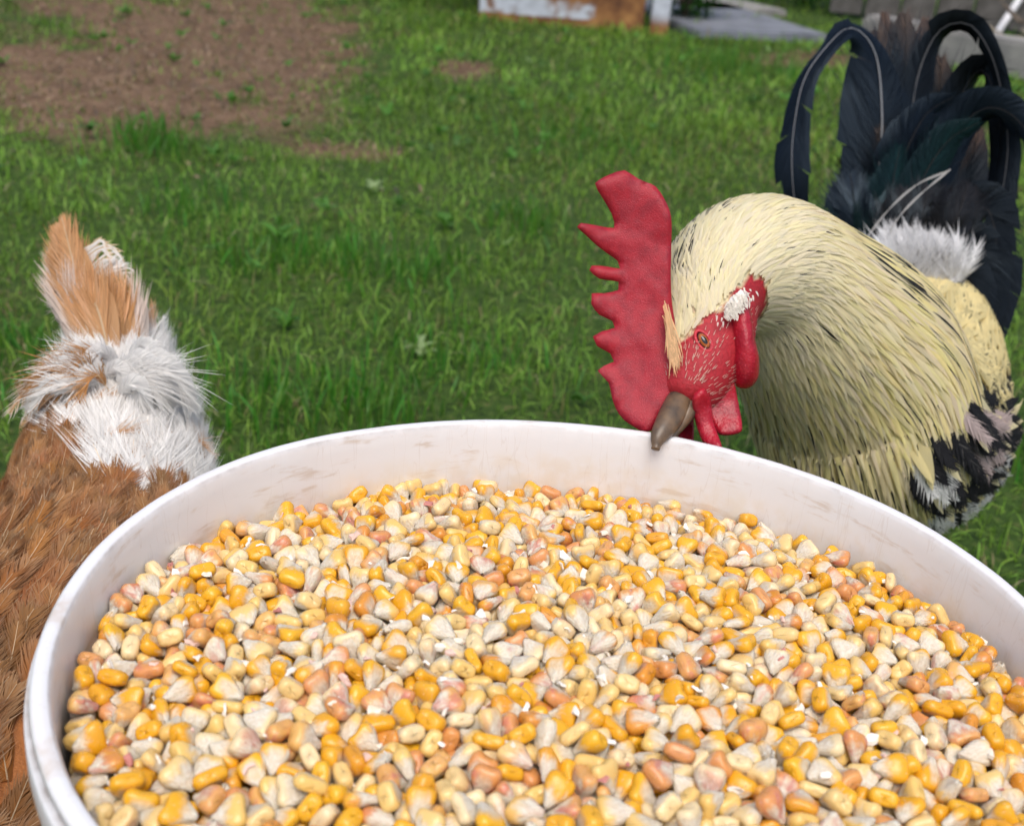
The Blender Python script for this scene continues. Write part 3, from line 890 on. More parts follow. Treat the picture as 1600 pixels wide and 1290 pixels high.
-555,758,208,-11,28,63,4,754,930,191,-89,29,31,8,6,514,222,-94,3,-3,11,-1043,931,165,18,2,-97,6,1580,-65,180,58,-27,-70,4,597,-432,204,-26,-63,39,8,1491,512,124,25,52,51,2,-210,1076,222,8,29,71,5,-1189,418,191,92,-12,-5,10,
-459,-555,159,56,23,72,3,1137,-319,162,-7,-13,-63,11,680,213,202,-50,-60,-52,0,1023,586,186,11,10,36,8,-64,961,191,7,1,-80,3,-1252,460,191,27,-28,-80,2,-29,683,196,47,-11,74,5,-526,52,168,48,-44,24,7,825,718,186,29,-88,-30,9,
-617,684,228,-20,-34,-49,1,-663,-664,167,61,-36,-37,11,-869,760,185,0,-83,-41,2,-430,957,203,23,65,67,1,-70,1339,182,-13,-64,-74,5,-321,-659,195,71,-58,-22,10,-875,-170,200,-95,-14,-25,6,1158,376,170,19,82,52,4,
548,347,207,50,80,5,11,590,212,209,82,-55,-1,8,1412,476,151,93,-30,13,3,1026,229,179,36,46,10,10,260,-345,205,-1,-33,-25,4,178,931,207,-14,81,27,2,-1127,-8,176,29,-37,-33,0,1135,469,187,29,52,-73,6,1099,540,196,78,0,54,3,
208,827,212,17,-31,-76,10,-1072,-35,178,3,-65,-65,3,-381,313,226,66,-17,-59,6,848,1120,180,46,-87,-10,0,-209,1277,175,82,-54,10,7,979,-184,158,13,1,-86,8,-1530,376,146,37,58,71,5,-43,539,208,56,28,44,1,69,640,234,-26,-11,-88,8,
-489,-225,185,69,-67,-11,9,-580,546,204,-36,-26,-84,9,1303,-144,162,38,-28,-77,8,1247,-379,176,-11,12,-79,3,480,555,222,91,9,3,2,-1370,590,132,36,18,17,5,-456,274,173,26,18,-94,3,28,1035,187,49,-79,11,3,658,669,187,-41,-9,-80,6,
527,-373,186,63,-58,-10,0,929,631,196,79,49,4,1,277,268,197,12,-90,-22,0,-949,1136,127,-14,71,67,11,1155,-114,131,47,82,20,9,1046,158,166,54,65,24,5,717,483,201,65,-21,-43,5,898,919,178,63,-73,7,8,-1167,693,168,68,43,57,5,
-667,1331,164,33,-77,-45,9,1269,624,162,-13,-51,-69,11,613,885,204,25,0,96,4,-106,-524,201,59,-71,-5,0,1069,-54,177,90,21,20,10,745,101,194,12,-19,-48,9,-1036,-722,179,80,26,18,8,390,903,183,-27,35,89,5,-1037,427,202,12,10,72,1,
732,-131,162,-91,30,-15,10,-102,382,214,31,30,-84,1,-543,-548,176,-11,-52,-71,10,1230,892,181,84,-37,25,5,796,1285,180,-13,-29,-91,10,157,-452,181,-36,-78,-5,2,-879,301,180,-49,79,25,11,1555,259,135,-54,11,-6,2,
-796,48,215,33,-89,-14,3,185,156,187,23,-49,-29,10,58,141,218,-49,-78,-35,6,1472,241,155,-28,-63,-51,4,-802,933,209,65,58,0,1,813,-140,159,-56,-73,1,9,450,1102,200,16,-85,-5,2,383,961,191,-11,40,89,5,-1294,-108,137,71,-65,-19,10,
-832,427,186,-14,68,14,0,-353,815,174,-12,92,31,4,70,1487,134,76,-31,22,4,-877,1137,146,7,-39,-54,6,-252,524,211,73,20,-61,11,-246,602,191,73,39,-34,7,-169,1015,178,42,5,-16,1,33,558,204,32,-44,37,5,-1342,196,153,82,17,-20,10,
-123,547,207,-98,-15,6,0,732,8,182,10,30,-34,4,503,480,220,80,-57,-11,0,-753,899,165,50,24,39,9,1466,315,147,52,-33,-78,1,525,979,184,37,-38,-6,1,117,174,196,55,69,37,7,-651,1269,151,51,-13,-67,6,1087,123,147,-16,-54,-21,10,
-680,352,194,-44,30,20,7,-1095,666,180,31,23,-10,9,405,1036,193,31,26,20,0,-1271,784,166,73,-64,14,4,447,260,218,18,34,87,0,-1476,546,140,-34,-73,-1,4,-236,973,211,50,-5,7,3,41,1108,180,45,17,14,1,438,-374,184,-64,-74,-14,6,
-1136,-68,169,69,-10,41,11,301,1169,199,4,25,87,3,852,499,201,-45,-36,-79,1,887,733,182,27,92,23,0,723,-336,179,44,-58,61,9,-1396,-527,129,17,-21,-68,2,-1310,626,147,50,-30,-35,0,188,27,214,-74,9,-2,4,-829,-306,151,56,-75,-31,6,
498,1298,157,-40,28,15,9,641,1049,185,-5,81,1,11,1335,759,120,65,22,-16,10,1467,-395,153,75,-45,-45,7,-1355,780,154,-57,21,77,11,377,-145,226,-7,24,91,9,766,520,198,69,70,5,3,-719,1286,151,48,-7,34,6,-378,94,159,42,10,14,0,
-905,1199,172,89,23,31,10,-1122,460,199,-16,-90,35,6,283,-157,199,75,41,5,1,35,1331,160,29,-80,-1,2,-561,353,200,-24,-41,-86,5,249,150,207,14,52,20,0,-370,653,199,34,3,4,11,-404,1092,198,34,48,34,2,739,767,179,-5,-22,-92,5,
-977,-105,151,50,82,-21,7,-353,402,223,-23,-29,-84,4,758,1177,144,46,45,-12,5,1273,389,146,49,61,2,7,-94,1289,172,31,37,84,9,-1202,-440,141,-26,-93,-21,5,208,516,203,51,-8,19,3,767,589,189,11,-35,-43,2,127,1290,178,89,-23,4,1,
-1397,150,158,43,5,-75,8,469,644,212,68,-8,72,2,878,306,203,90,-4,-37,7,81,-451,211,18,0,13,0,911,360,175,59,76,24,6,-770,177,169,4,-92,-21,2,1518,310,149,10,-48,-48,9,986,893,135,59,43,31,7,4,-578,175,45,15,70,8,
-1052,-204,149,-10,76,12,5,-869,923,154,28,-53,16,5,152,104,202,56,-22,-67,2,893,-118,157,-78,-46,39,10,375,162,197,19,-77,-59,4,-1380,-8,149,-50,70,37,11,-32,1157,182,-17,15,82,0,1178,-169,163,73,-36,57,2,
-1018,-331,132,10,-57,-64,2,696,-81,183,27,30,-15,1,190,1231,163,68,42,53,7,-81,1014,178,-27,-63,-47,5,-735,-191,166,38,-9,-77,3,1126,-40,155,27,-30,-62,7,1368,-154,157,-2,-36,-71,9,670,753,174,93,-27,2,5,822,24,185,-9,-58,-53,0,
1167,610,182,-15,-29,-93,0,492,-570,190,30,91,25,11,769,178,185,22,-12,-60,0,-1185,-587,136,-62,-39,58,11,-1005,38,163,70,-26,58,10,-74,244,186,27,47,81,5,655,281,186,95,1,14,7,744,1269,130,20,-91,-17,5,-50,735,187,3,-92,-36,7,
-109,1067,181,34,-25,54,8,97,871,190,14,-27,-94,10,-1030,781,133,49,9,73,8,820,975,166,-97,3,-4,4,1015,1105,146,59,-45,19,7,-604,-581,149,49,-27,-10,5,-1109,-422,145,-25,73,42,0,-506,821,175,-28,55,75,10,-401,-565,169,45,73,20,9,
142,-595,176,22,92,22,5,539,1057,191,44,-23,-31,2,-240,-545,176,6,61,78,3,-1222,591,168,71,66,17,10,131,389,204,36,17,-70,2,-490,-497,140,75,16,-7,2,58,922,193,43,43,53,0,1570,-87,106,12,-42,-54,2,-997,-680,140,5,-21,-64,7,
438,454,199,-43,-74,47,5,-1171,868,141,22,-20,-94,7,575,994,169,33,25,-22,10,-1219,-187,143,73,54,36,5,395,828,189,89,30,9,0,211,-188,196,-3,-52,-27,9,-545,1379,156,38,-49,6,11,-712,555,207,38,-74,-21,3,107,964,184,-33,11,-89,3,
-312,742,194,69,48,50,6,1324,822,136,50,25,57,0,-386,892,174,43,-44,-5,11,1353,2,144,-13,31,92,7,-553,458,196,65,68,-14,2,-383,749,202,92,12,34,5,575,729,189,-31,-71,-58,2,-602,155,164,57,76,26,7,229,73,189,-21,88,30,2,
208,1477,127,77,-39,20,2,165,778,200,48,23,49,11,672,25,178,81,-38,-42,5,-183,557,208,55,-39,-67,11,358,1217,173,40,56,15,11,963,53,167,-20,23,94,5,-989,628,183,52,75,24,8,842,-335,152,16,-34,-85,7,-281,1210,179,3,32,33,0,
-659,-42,187,21,78,17,1,581,913,172,8,26,6,1,20,646,203,-22,4,-67,1,235,454,214,-43,44,56,2,98,325,210,-7,-54,-69,9,-1257,677,147,86,11,42,2,-1362,-337,142,9,-5,95,1,-1043,233,168,98,9,10,5,587,783,193,-1,-66,-73,0,
-623,644,188,4,8,-84,3,821,-287,174,-14,39,89,8,5,337,209,59,-68,8,9,-395,1235,192,-22,28,72,8,-505,1407,129,36,-18,-62,10,557,1277,134,25,-67,-44,2,-528,-21,179,44,-88,-10,6,533,580,195,-95,-23,14,10,124,1463,147,-20,-64,-11,5,
1150,127,113,81,24,-47,0,-506,542,199,61,7,-78,6,-102,473,199,-70,40,42,8,322,1085,194,-15,-19,-12,3,-1322,712,139,23,40,84,7,484,362,189,68,-12,24,3,-467,-19,197,-16,-95,-14,1,-541,592,176,10,-96,-13,5,413,1271,160,26,46,-8,9,
-450,706,193,-53,-52,-65,1,363,-89,195,48,-22,78,9,-682,129,177,69,-70,-2,4,1049,939,141,14,-63,-62,4,-1495,-177,123,-21,-91,-24,2,-448,866,170,-8,-43,-88,8,-168,-204,192,23,16,14,6,-126,-83,194,76,-8,-61,3,855,1070,150,81,-34,2,9,
-913,229,163,71,63,7,7,429,-62,179,46,-20,-83,9,95,-329,196,-8,-55,-4,5,396,278,182,96,3,-16,5,928,526,175,88,-20,13,3,-904,566,187,7,31,68,10,-882,-465,192,-69,57,-19,8,309,921,167,36,50,74,7,-314,93,176,37,64,66,8,
282,-444,181,-18,-6,-68,1,-326,217,180,-13,-35,-61,5,771,366,184,-9,-92,-17,4,-5,241,229,54,64,33,8,-908,1000,148,22,80,25,11,-319,1201,156,6,39,69,1,-175,1125,192,31,-6,15,11,-502,1284,127,-15,94,24,10,-1410,-94,114,-30,-18,-89,0,
1133,840,157,11,30,93,4,-467,110,187,78,-57,-5,4,-1307,-275,114,-54,71,39,6,-307,-246,193,-33,48,72,8,-1429,214,129,-79,48,35,6,-1311,567,125,69,12,54,2,809,-416,172,-40,-75,46,3,764,1040,168,0,-25,-88,6,407,1183,156,-31,-56,-75,7,
-165,731,179,93,-23,-22,0,1525,-68,126,77,4,44,8,-918,448,168,55,65,-34,9,1252,861,141,88,19,1,10,665,106,169,-28,32,89,5,1352,422,144,8,56,70,0,144,-215,201,95,15,22,0,1422,-106,134,-41,-80,-41,0,-786,-546,142,-17,19,92,9,
-81,-307,169,-9,-92,-34,4,-194,650,189,-67,-18,-17,9,-769,85,170,-4,94,-9,2,-274,-399,193,32,-26,14,3,460,970,155,-53,65,35,2,-5,918,155,-36,50,76,5,-479,1076,172,-76,63,0,5,1279,141,156,88,15,43,8,1207,407,147,11,88,43,7,
-1533,-366,116,8,97,5,4,-1016,894,122,0,-33,-66,9,1230,-144,141,27,-12,-32,3,658,528,192,-30,-3,94,2,175,240,180,19,19,72,2,253,614,189,20,91,26,8,-1455,459,141,72,33,-57,2,956,809,138,1,-86,-16,3,101,-4,190,10,42,-38,9,
634,-556,189,9,18,-21,3,950,612,160,-25,-10,78,8,-895,395,148,58,43,-20,5,432,204,172,-18,-48,-81,7,-225,908,202,65,47,47,4,-701,1223,132,-69,63,21,9,703,1107,157,-11,20,-53,1,-1235,-373,114,57,17,51,0,-512,225,196,-35,32,28,7,
-772,1125,142,41,71,56,1,-444,766,183,-10,96,21,6,744,271,186,21,-93,-28,0,531,416,185,-59,58,35,4,21,-306,188,-26,-85,-43,4,-1131,1035,108,28,9,-42,5,-515,972,187,54,77,-25,9,-410,386,194,23,-85,38,7,34,883,147,89,6,29,11,
878,1240,138,-45,-57,67,4,-252,18,166,10,78,54,9,-866,-599,174,8,96,-4,7,117,1351,159,54,-19,62,9,667,-173,165,65,-25,-57,9,1400,87,139,-3,-10,-35,1,520,1113,159,60,-47,10,2,-1245,522,162,-51,84,11,4,-642,78,160,39,7,88,3,
377,459,179,15,60,69,6,897,-232,162,-54,-72,-41,6,387,-327,157,18,-39,-54,2,246,720,183,-27,9,-91,5,-251,-304,195,-6,11,62,1,1421,344,121,22,-11,78,11,-24,305,174,94,-17,-18,7,-253,141,203,97,-17,-7,11,878,561,178,22,40,-5,6,
-380,578,199,-31,87,25,4,130,-363,158,98,2,12,4,-388,-197,211,-44,-17,-87,2,636,154,186,0,1,-16,2,261,-105,169,69,23,19,11,-622,-152,189,7,19,97,0,-1441,26,117,8,53,25,2,1134,1029,146,-45,83,29,1,1051,325,161,-96,26,3,10,
901,841,168,84,-25,42,3,-823,988,181,-16,-95,-18,10,-649,-230,173,88,-43,-6,9,-554,-407,156,93,7,9,0,-1046,841,122,37,-47,53,10,-1136,433,150,-13,-27,-90,4,544,-142,167,44,-6,-3,8,779,1116,156,37,17,90,3,-626,302,190,47,78,38,6,
233,-30,227,9,34,93,9,-337,1351,183,3,-90,-42,6,-657,707,192,46,-77,-24,1,1572,126,137,33,66,-8,8,-440,1361,139,50,37,74,6,178,1411,126,-11,4,67,10,1393,-407,133,57,51,56,6,-144,139,179,89,-11,25,0,-127,1183,165,65,-20,20,6,
-853,615,186,82,42,-7,4,468,1048,155,32,91,-23,4,-1338,-172,111,-1,-12,55,1,-750,-737,226,93,16,-20,8,-53,-718,251,-22,-90,-32,9,-1011,491,162,61,-10,-73,3,925,98,178,23,-45,-83,7,851,141,166,67,-69,-8,3,-1528,110,134,93,20,11,8,
62,385,226,92,1,-8,3,1121,949,120,4,-3,-47,10,1278,256,144,11,-17,13,2,-1143,283,169,-22,8,-95,11,1416,628,119,-11,-87,-46,4,127,721,179,43,6,-89,5,-1386,716,86,53,10,-43,1,1008,-37,160,62,21,73,3,-646,548,186,28,-6,-95,3,
-937,-531,158,22,-17,94,0,999,-332,152,-54,-67,-7,6,-246,1375,140,19,-23,92,4,-371,1427,146,14,-82,-41,10,-452,-413,183,52,-83,-2,0,-286,295,151,-87,-36,-31,3,992,957,114,22,8,12,6,478,25,170,-61,71,-33,10,-1409,-471,90,23,25,61,2,
-1363,-725,136,-63,71,-28,11,-490,329,188,30,65,2,8,959,238,176,-86,47,-2,8,-1275,385,105,88,-29,13,8,-1214,-302,101,12,-96,-3,7,310,848,173,74,-6,-22,9,-646,466,180,57,2,-19,4,-411,1154,175,-27,86,41,6,648,-465,159,33,-24,86,10,
-231,400,170,50,-71,-39,4,-404,1011,192,-8,98,-2,8,-420,-348,180,20,35,82,6,-1258,-767,172,77,24,10,5,347,646,161,29,-11,-31,10,206,577,191,34,-16,-50,0,562,130,173,-91,-25,-23,5,-727,-27,203,46,16,-46,3,-574,1207,145,6,83,41,0,
-1241,-633,110,60,-12,74,1,-1062,-380,116,-29,19,58,4,-1428,-185,97,-5,-47,-1,7,-517,-302,164,34,-39,0,3,-1258,-22,154,14,-88,-41,3,1501,166,136,5,27,36,1,-303,1298,146,61,60,29,4,-121,-355,196,-61,-64,-34,7,
381,1357,153,96,14,-19,8,1232,-203,163,32,16,-50,9,744,467,139,66,3,-63,6,-190,1360,157,61,5,73,6,-1314,-420,106,-15,65,62,2,-130,1336,124,8,82,51,9,948,-265,127,-6,-51,-69,9,-553,1134,171,6,48,21,6,83,480,159,-19,81,49,7,
-22,1076,147,26,10,11,10,-1209,893,100,23,-92,-22,5,-1435,626,124,-52,-75,30,5,-832,169,154,46,-84,-16,7,-785,-92,176,-16,-96,-9,7,323,-53,174,18,90,-5,0,1220,96,144,28,-41,3,2,-1567,197,107,-22,-34,-89,7,-695,627,192,10,-4,56,0,
-186,824,157,90,13,-32,4,165,-527,157,-8,93,14,2,678,1259,124,58,-38,-24,5,1078,-134,156,-76,60,15,0,-966,265,176,32,-12,-92,8,-834,1203,113,42,59,47,6,1153,-233,129,77,-30,-3,9,357,731,153,25,58,-24,4,330,-295,161,-10,15,94,6,
331,-606,202,-83,-42,2,1,-548,-627,163,7,1,-76,11,239,-487,154,-32,93,-10,5,727,687,138,8,-93,-31,5,1098,25,136,-13,88,31,10,379,366,195,49,-46,-18,11,-824,338,158,33,-20,34,4,-1111,956,115,36,-53,-27,4,1022,91,132,-30,-7,-93,11,
1313,694,130,77,46,31,1,-1071,-305,150,-4,88,42,6,1027,380,150,50,-27,68,3,1317,552,121,38,-64,11,1,-1506,255,108,88,-26,25,3,294,1369,160,49,-85,8,5,-1445,-577,72,41,18,71,8,-512,-87,163,-9,60,66,7,704,968,173,-9,-81,-52,11,
-153,-302,174,2,39,42,7,471,-286,158,-78,60,7,2,-900,780,143,-33,89,27,11,963,416,160,-2,-82,12,11,-20,47,208,3,5,55,3,1030,457,171,-49,-69,-52,10,-180,961,188,85,30,-35,3,847,-46,156,25,39,-4,4,-282,780,169,-9,85,10,7,
-842,79,177,21,12,94,5,-980,-238,133,50,-76,38,3,942,-42,158,-43,-2,-86,10,655,-379,190,-92,21,-10,2,499,686,174,5,-99,-4,5,-1063,624,143,42,-31,-76,10,1249,721,121,3,-91,-19,7,-1489,412,120,2,-82,47,7,-368,-122,186,16,14,-96,5,
-1001,690,147,7,52,42,2,-1069,-105,145,-14,92,9,2,-306,932,185,57,74,-12,10,222,-564,181,64,74,9,8,920,685,156,4,18,-65,10,371,1432,111,47,38,31,11,-949,992,102,21,26,78,4,-1130,-184,148,-10,40,59,11,-1455,307,130,-1,-87,-44,1,
-246,1023,180,41,-13,41,4,-49,1210,145,23,1,65,8,-1294,-346,105,1,8,98,11,15,756,157,-58,22,-76,3,-570,-128,156,10,-12,-93,11,-54,584,178,42,29,39,8,110,1233,128,35,16,-37,1,-26,831,168,-39,-3,-88,11,935,-333,133,85,-50,8,7,
-592,1064,161,-4,-70,-61,9,-516,1218,131,-37,79,21,5,-1281,163,110,-19,-88,-34,0,495,244,180,-28,-38,-82,9,-305,-426,148,9,-3,79,5,-711,1058,150,15,81,-3,11,-179,-500,186,-46,81,26,5,-638,1020,148,4,63,44,4,
269,1454,118,71,-4,54,10,-738,846,157,79,-23,43,8,927,971,136,66,57,33,0,1373,-269,125,17,-46,-85,10,-432,198,179,-27,-29,-65,9,1237,470,141,57,76,11,2,1145,-492,193,-42,-38,33,10,-966,395,167,33,1,79,2,-782,1072,159,66,-65,-5,11,
-110,-214,158,-98,-7,9,5,-1402,-664,78,-25,21,37,9,292,-11,198,-73,56,-35,3,1184,52,118,3,28,87,3,108,429,175,47,-15,16,1,-321,1070,183,-87,23,39,1,1150,215,114,14,-65,-73,11,1554,207,110,-31,-48,-74,3,-77,-19,181,9,35,-14,5,
-1341,-607,74,-31,-88,-17,2,64,-160,188,16,97,14,7,-260,-147,165,-11,93,26,4,-1450,129,102,94,-9,25,4,-159,290,199,90,18,37,2,-1454,-338,98,-92,31,-18,1,334,85,180,51,77,-35,8,-337,350,193,-3,-21,-88,1,363,1023,159,61,-74,-19,7,
-1,165,185,-3,94,26,9,-356,278,163,3,-11,-10,6,12,1000,142,-86,47,13,1,-265,1118,169,23,22,-93,11,-762,-455,138,-43,-50,-68,3,-451,588,162,64,-62,13,5,-1470,-401,41,45,-72,0,9,-326,874,157,-88,-36,-28,0,89,1186,155,81,34,-6,1,
1184,911,110,86,5,-37,2,1170,272,134,-25,47,76,6,386,5,197,-89,-34,11,11,56,961,152,30,30,4,1,-584,812,164,27,15,39,7,19,-438,166,32,40,-57,3,1223,-272,125,27,-6,-12,3,-1235,470,135,70,64,-19,0,-230,79,169,57,75,-3,9,
390,-145,169,76,55,-7,11,-1046,957,114,33,91,17,7,-473,1143,136,22,61,59,9,871,616,142,4,46,-8,9,1436,22,120,-58,55,45,7,-710,-298,172,44,1,63,4,-355,464,177,61,11,24,11,-1044,-606,113,5,-10,-77,6,-628,237,156,45,-85,22,7,
851,-184,174,29,47,-47,3,-325,-524,149,34,-91,-16,8,-824,570,151,-7,-13,-96,9,-1046,417,159,-5,-4,99,0,-813,1275,139,72,60,-1,8,717,849,169,-29,78,10,8,258,1150,159,-23,38,38,10,126,828,150,-40,-53,-70,9,-18,-39,196,43,25,-84,6,
-547,879,162,44,32,-69,1,-1485,485,92,33,-69,-1,3,-923,69,162,96,1,16,0,-1324,-40,115,75,33,-7,11,515,-323,135,3,-37,-46,5,1136,550,143,50,59,29,1,898,56,141,91,-9,-37,1,1218,957,123,74,17,-55,7,-185,-86,171,88,-25,12,4,
-36,385,167,-13,-9,77,10,816,1240,114,20,34,25,7,-330,-590,158,76,-54,27,5,175,871,163,28,-51,50,7,182,641,178,-8,-65,-20,7,-1147,493,108,59,-6,-14,5,-359,-351,118,87,-17,-14,5,826,315,173,89,-43,-2,0,-372,1297,146,14,39,43,7,
757,-79,127,-31,22,51,0,-931,-196,154,12,-96,-15,4,-406,-516,124,-81,18,-32,9,498,-62,159,-13,3,28,4,-1141,596,146,-89,-27,2,7,-531,183,133,33,55,53,3,-1555,-16,130,91,12,-15,3,-987,576,139,-98,1,-9,11,1159,-43,114,31,93,11,1,
-1392,-44,80,-46,-48,-72,1,-610,-655,144,83,31,38,9,577,-98,143,39,51,-31,9,1023,-505,173,63,56,44,11,-1206,306,171,-86,21,4,9,-1018,-431,135,39,-23,61,3,-48,-93,209,-26,-7,51,2,688,1024,162,-2,41,-36,3,1301,861,77,15,69,62,6,
-730,-402,154,13,-67,-71,5,477,1262,110,71,35,-35,10,-460,456,175,8,-44,57,9,36,1231,134,28,-5,-5,2,824,560,150,16,65,38,3,-978,752,133,37,78,43,11,724,-212,130,90,-34,0,10,149,1322,87,-9,-73,-62,5,-900,-45,108,-14,35,92,8,
-1268,103,121,-33,87,33,4,-835,-681,145,82,-52,-18,1,947,507,129,94,5,26,8,-267,664,164,40,87,10,3,1580,-154,124,-52,46,-66,7,-1380,66,126,-27,-11,16,10,-1088,340,139,-19,12,96,1,-562,279,157,-15,-86,-24,4,
1453,155,116,-35,12,-51,8,983,155,152,47,6,81,2,1065,593,149,-96,-5,-23,0,-1131,72,135,-9,-49,-83,5,138,1009,148,7,-75,-44,0,1466,244,82,10,35,92,6,1256,815,105,-42,-24,-74,10,-864,1068,139,-9,-22,-91,0,-1129,-316,116,11,-56,46,5,
790,-260,122,-47,78,31,2,-861,665,148,41,-18,-4,11,855,-392,102,21,-54,-53,9,210,-634,193,35,12,59,1,651,806,152,20,-89,-34,8,201,1313,143,35,5,92,8,1307,-254,167,-98,12,-5,4,841,785,161,49,-2,26,2,334,-182,186,-26,4,94,11,
-788,458,151,-50,-73,-42,1,-1555,-283,92,-12,-98,-8,0,-427,511,191,-16,24,50,6,-444,1210,144,-89,-42,-9,9,94,-223,168,89,-23,-35,5,-915,1067,114,29,-86,5,6,-132,-444,176,-3,64,4,4,869,1176,143,-40,54,33,7,
-465,-265,133,20,-23,72,11,-450,-654,151,5,7,24,7,-196,472,146,67,-66,-22,6,496,1364,122,-30,-56,-71,0,881,1013,132,86,4,45,2,-436,1434,93,-15,-61,-76,10,1498,-273,111,28,37,-38,8,-1181,-118,109,62,-22,29,7,
603,1287,97,-74,-57,-29,8,255,885,151,37,-26,20,4,1356,300,126,-52,68,-48,6,800,216,161,7,-15,-33,8,-1493,160,132,32,82,43,0,-691,917,149,84,46,-25,5,-930,1187,102,42,-15,43,7,778,-332,140,86,-1,-48,3,335,574,182,5,-17,55,9,
-168,408,181,2,-12,-36,11,-652,1116,131,49,31,68,6,437,323,143,25,66,66,5,663,424,187,4,-8,-12,9,-1216,224,142,-45,-64,-30,7,1212,598,146,-56,-18,72,0,-1154,121,160,30,91,20,11,-111,1467,126,30,89,-1,2,433,893,148,26,-23,-92,10,
717,617,134,33,4,-85,11,-722,29,175,-10,7,-50,8,91,1042,147,22,14,13,4,27,-253,160,42,-7,59,1,82,1273,114,34,10,-22,0,438,803,159,-67,-53,-38,2,-1490,-196,64,-97,14,10,4,-972,205,128,-24,-50,-82,6,331,790,147,42,66,-13,9,
940,-488,149,33,70,-17,0,-948,-608,139,-24,-40,-79,9,-925,707,129,-12,-13,97,3,22,-501,144,88,41,-14,9,1383,564,95,83,-30,-21,3,1110,349,118,76,-17,-57,10,167,1148,131,-27,-62,-59,3,479,506,161,53,-7,-31,3,-1094,20,121,41,27,85,2,
-1308,847,113,71,28,50,3,-1213,-524,98,6,13,27,11,-702,1133,116,21,-74,-6,4,172,467,156,-81,53,3,7,-636,-499,147,46,8,-41,6,-1115,893,118,-32,-75,-49,6,282,358,166,94,31,-3,9,-1284,-550,93,34,-91,-16,11,-248,-488,134,54,-74,-5,11,
1014,855,89,-48,-30,-81,3,200,404,180,32,20,-78,3,451,578,160,23,-10,90,10,1390,268,105,88,30,22,5,-486,-431,139,-18,-14,-63,7,103,-451,157,-35,22,-87,4,-425,38,173,27,-4,24,8,-762,340,175,95,18,-2,3,-1156,-381,108,14,5,46,9,
-326,1463,102,-28,-54,-62,5,1380,-232,44,-19,-53,-43,9,262,1349,111,94,4,-30,4,583,292,167,36,-88,-3,11,-1146,-489,110,-29,-94,-8,5,-969,-373,132,72,53,22,7,257,821,154,-49,63,43,2,-955,815,113,9,-3,-17,1,542,55,159,-35,47,26,11,
-873,-506,120,87,12,12,10,-474,-146,173,-81,53,22,0,-645,-415,158,76,56,31,4,-891,-560,94,-25,35,84,2,571,-498,166,4,-38,60,0,-867,504,144,-80,-24,-39,10,999,745,138,-15,0,-97,10,-1377,363,110,86,32,-22,3,322,22,159,51,-21,-1,1,
1053,-288,121,25,89,36,8,-1509,34,115,-5,-37,91,11,580,1158,151,10,33,71,11,-1481,-36,70,-1,-13,-45,9,-658,822,152,-61,69,36,4,-424,1270,132,27,-89,8,11,-441,-711,205,-68,-46,-56,4,-65,111,183,20,41,-69,10,
-1211,55,123,37,42,-29,11,294,413,200,90,-37,8,6,-138,909,147,-6,-58,-28,5,934,1116,109,-49,85,13,7,-1165,-655,91,61,-74,21,4,-1128,-631,137,-29,-93,-9,8,959,-2,115,10,-17,-17,9,-1061,706,107,71,8,50,9,87,109,130,9,5,98,6,
15,1431,105,-85,1,-39,4,-678,581,151,-85,46,20,9,1102,1069,109,96,18,-14,0,1545,5,121,46,22,-76,11,-1349,261,126,-17,-12,35,0,261,-205,163,-14,16,96,3,-353,29,168,-18,-38,-37,7,-519,413,165,-12,-37,-91,2,-972,1107,68,-55,65,45,11,
503,835,142,31,70,33,10,-586,740,155,88,-41,-9,7,-889,129,126,-54,79,-10,4,555,1214,121,-76,43,-33,9,-975,-24,119,-59,62,30,3,-468,-457,92,70,69,-4,1,-277,-364,151,-33,91,17,6,606,434,157,16,-19,28,10,254,-358,100,58,-80,-4,6,
-85,163,170,-28,-86,-42,0,1037,-39,112,-74,63,-1,1,1329,-300,55,24,-21,-23,5,-614,-63,160,-42,-86,-22,10,-994,-545,122,46,-88,-1,2,-132,1258,147,4,29,91,5,-831,9,118,87,-34,25,9,-845,-613,128,42,83,-29,1,-1152,826,91,-24,3,-94,4,
-609,-360,154,44,70,-46,8,272,461,163,10,90,38,8,-49,452,171,-42,-79,-21,3,241,219,162,16,-7,97,6,476,1188,130,-92,-26,-24,4,-1208,759,82,-47,86,-12,9,-844,-748,177,21,25,23,0,1051,1000,111,-62,-63,-44,2,366,859,127,16,-24,53,1,
-1363,421,115,-20,75,49,7,280,1033,162,-14,79,46,2,459,95,168,-7,-4,39,11,573,829,144,-65,24,61,11,-220,151,141,62,-68,24,11,72,1376,121,-32,-85,-31,10,1177,668,133,80,53,24,11,-1432,-89,69,98,-7,-10,11,-385,523,153,-42,75,-15,11,
5,1157,144,78,60,6,6,984,-405,120,9,-51,-7,2,412,-527,129,66,-65,-28,5,-370,-483,111,-42,77,17,1,303,148,173,-1,19,-17,9,-785,753,179,-75,-56,11,7,1514,437,110,44,-83,-29,6,-180,1459,101,11,-85,-37,4,-309,537,166,-45,-86,-17,5,
1313,489,102,32,10,77,11,-592,1294,119,90,9,-33,7,-1259,787,114,-23,0,89,1,-1318,-685,84,4,36,-43,10,76,600,176,-6,-44,-78,11,-853,-437,124,67,-46,30,2,838,-201,110,3,44,65,10,-255,-54,158,-4,52,51,7,-1398,-399,74,-4,-30,75,7,
954,1182,101,-5,71,29,6,1244,181,119,-19,-93,-2,5,-1549,306,123,-14,-6,-24,2,581,894,122,73,-64,-16,9,828,894,144,-32,-33,-75,10,921,754,146,19,-4,45,0,118,526,157,39,-11,0,6,946,1024,105,23,-29,28,0,-843,-355,113,5,10,98,5,
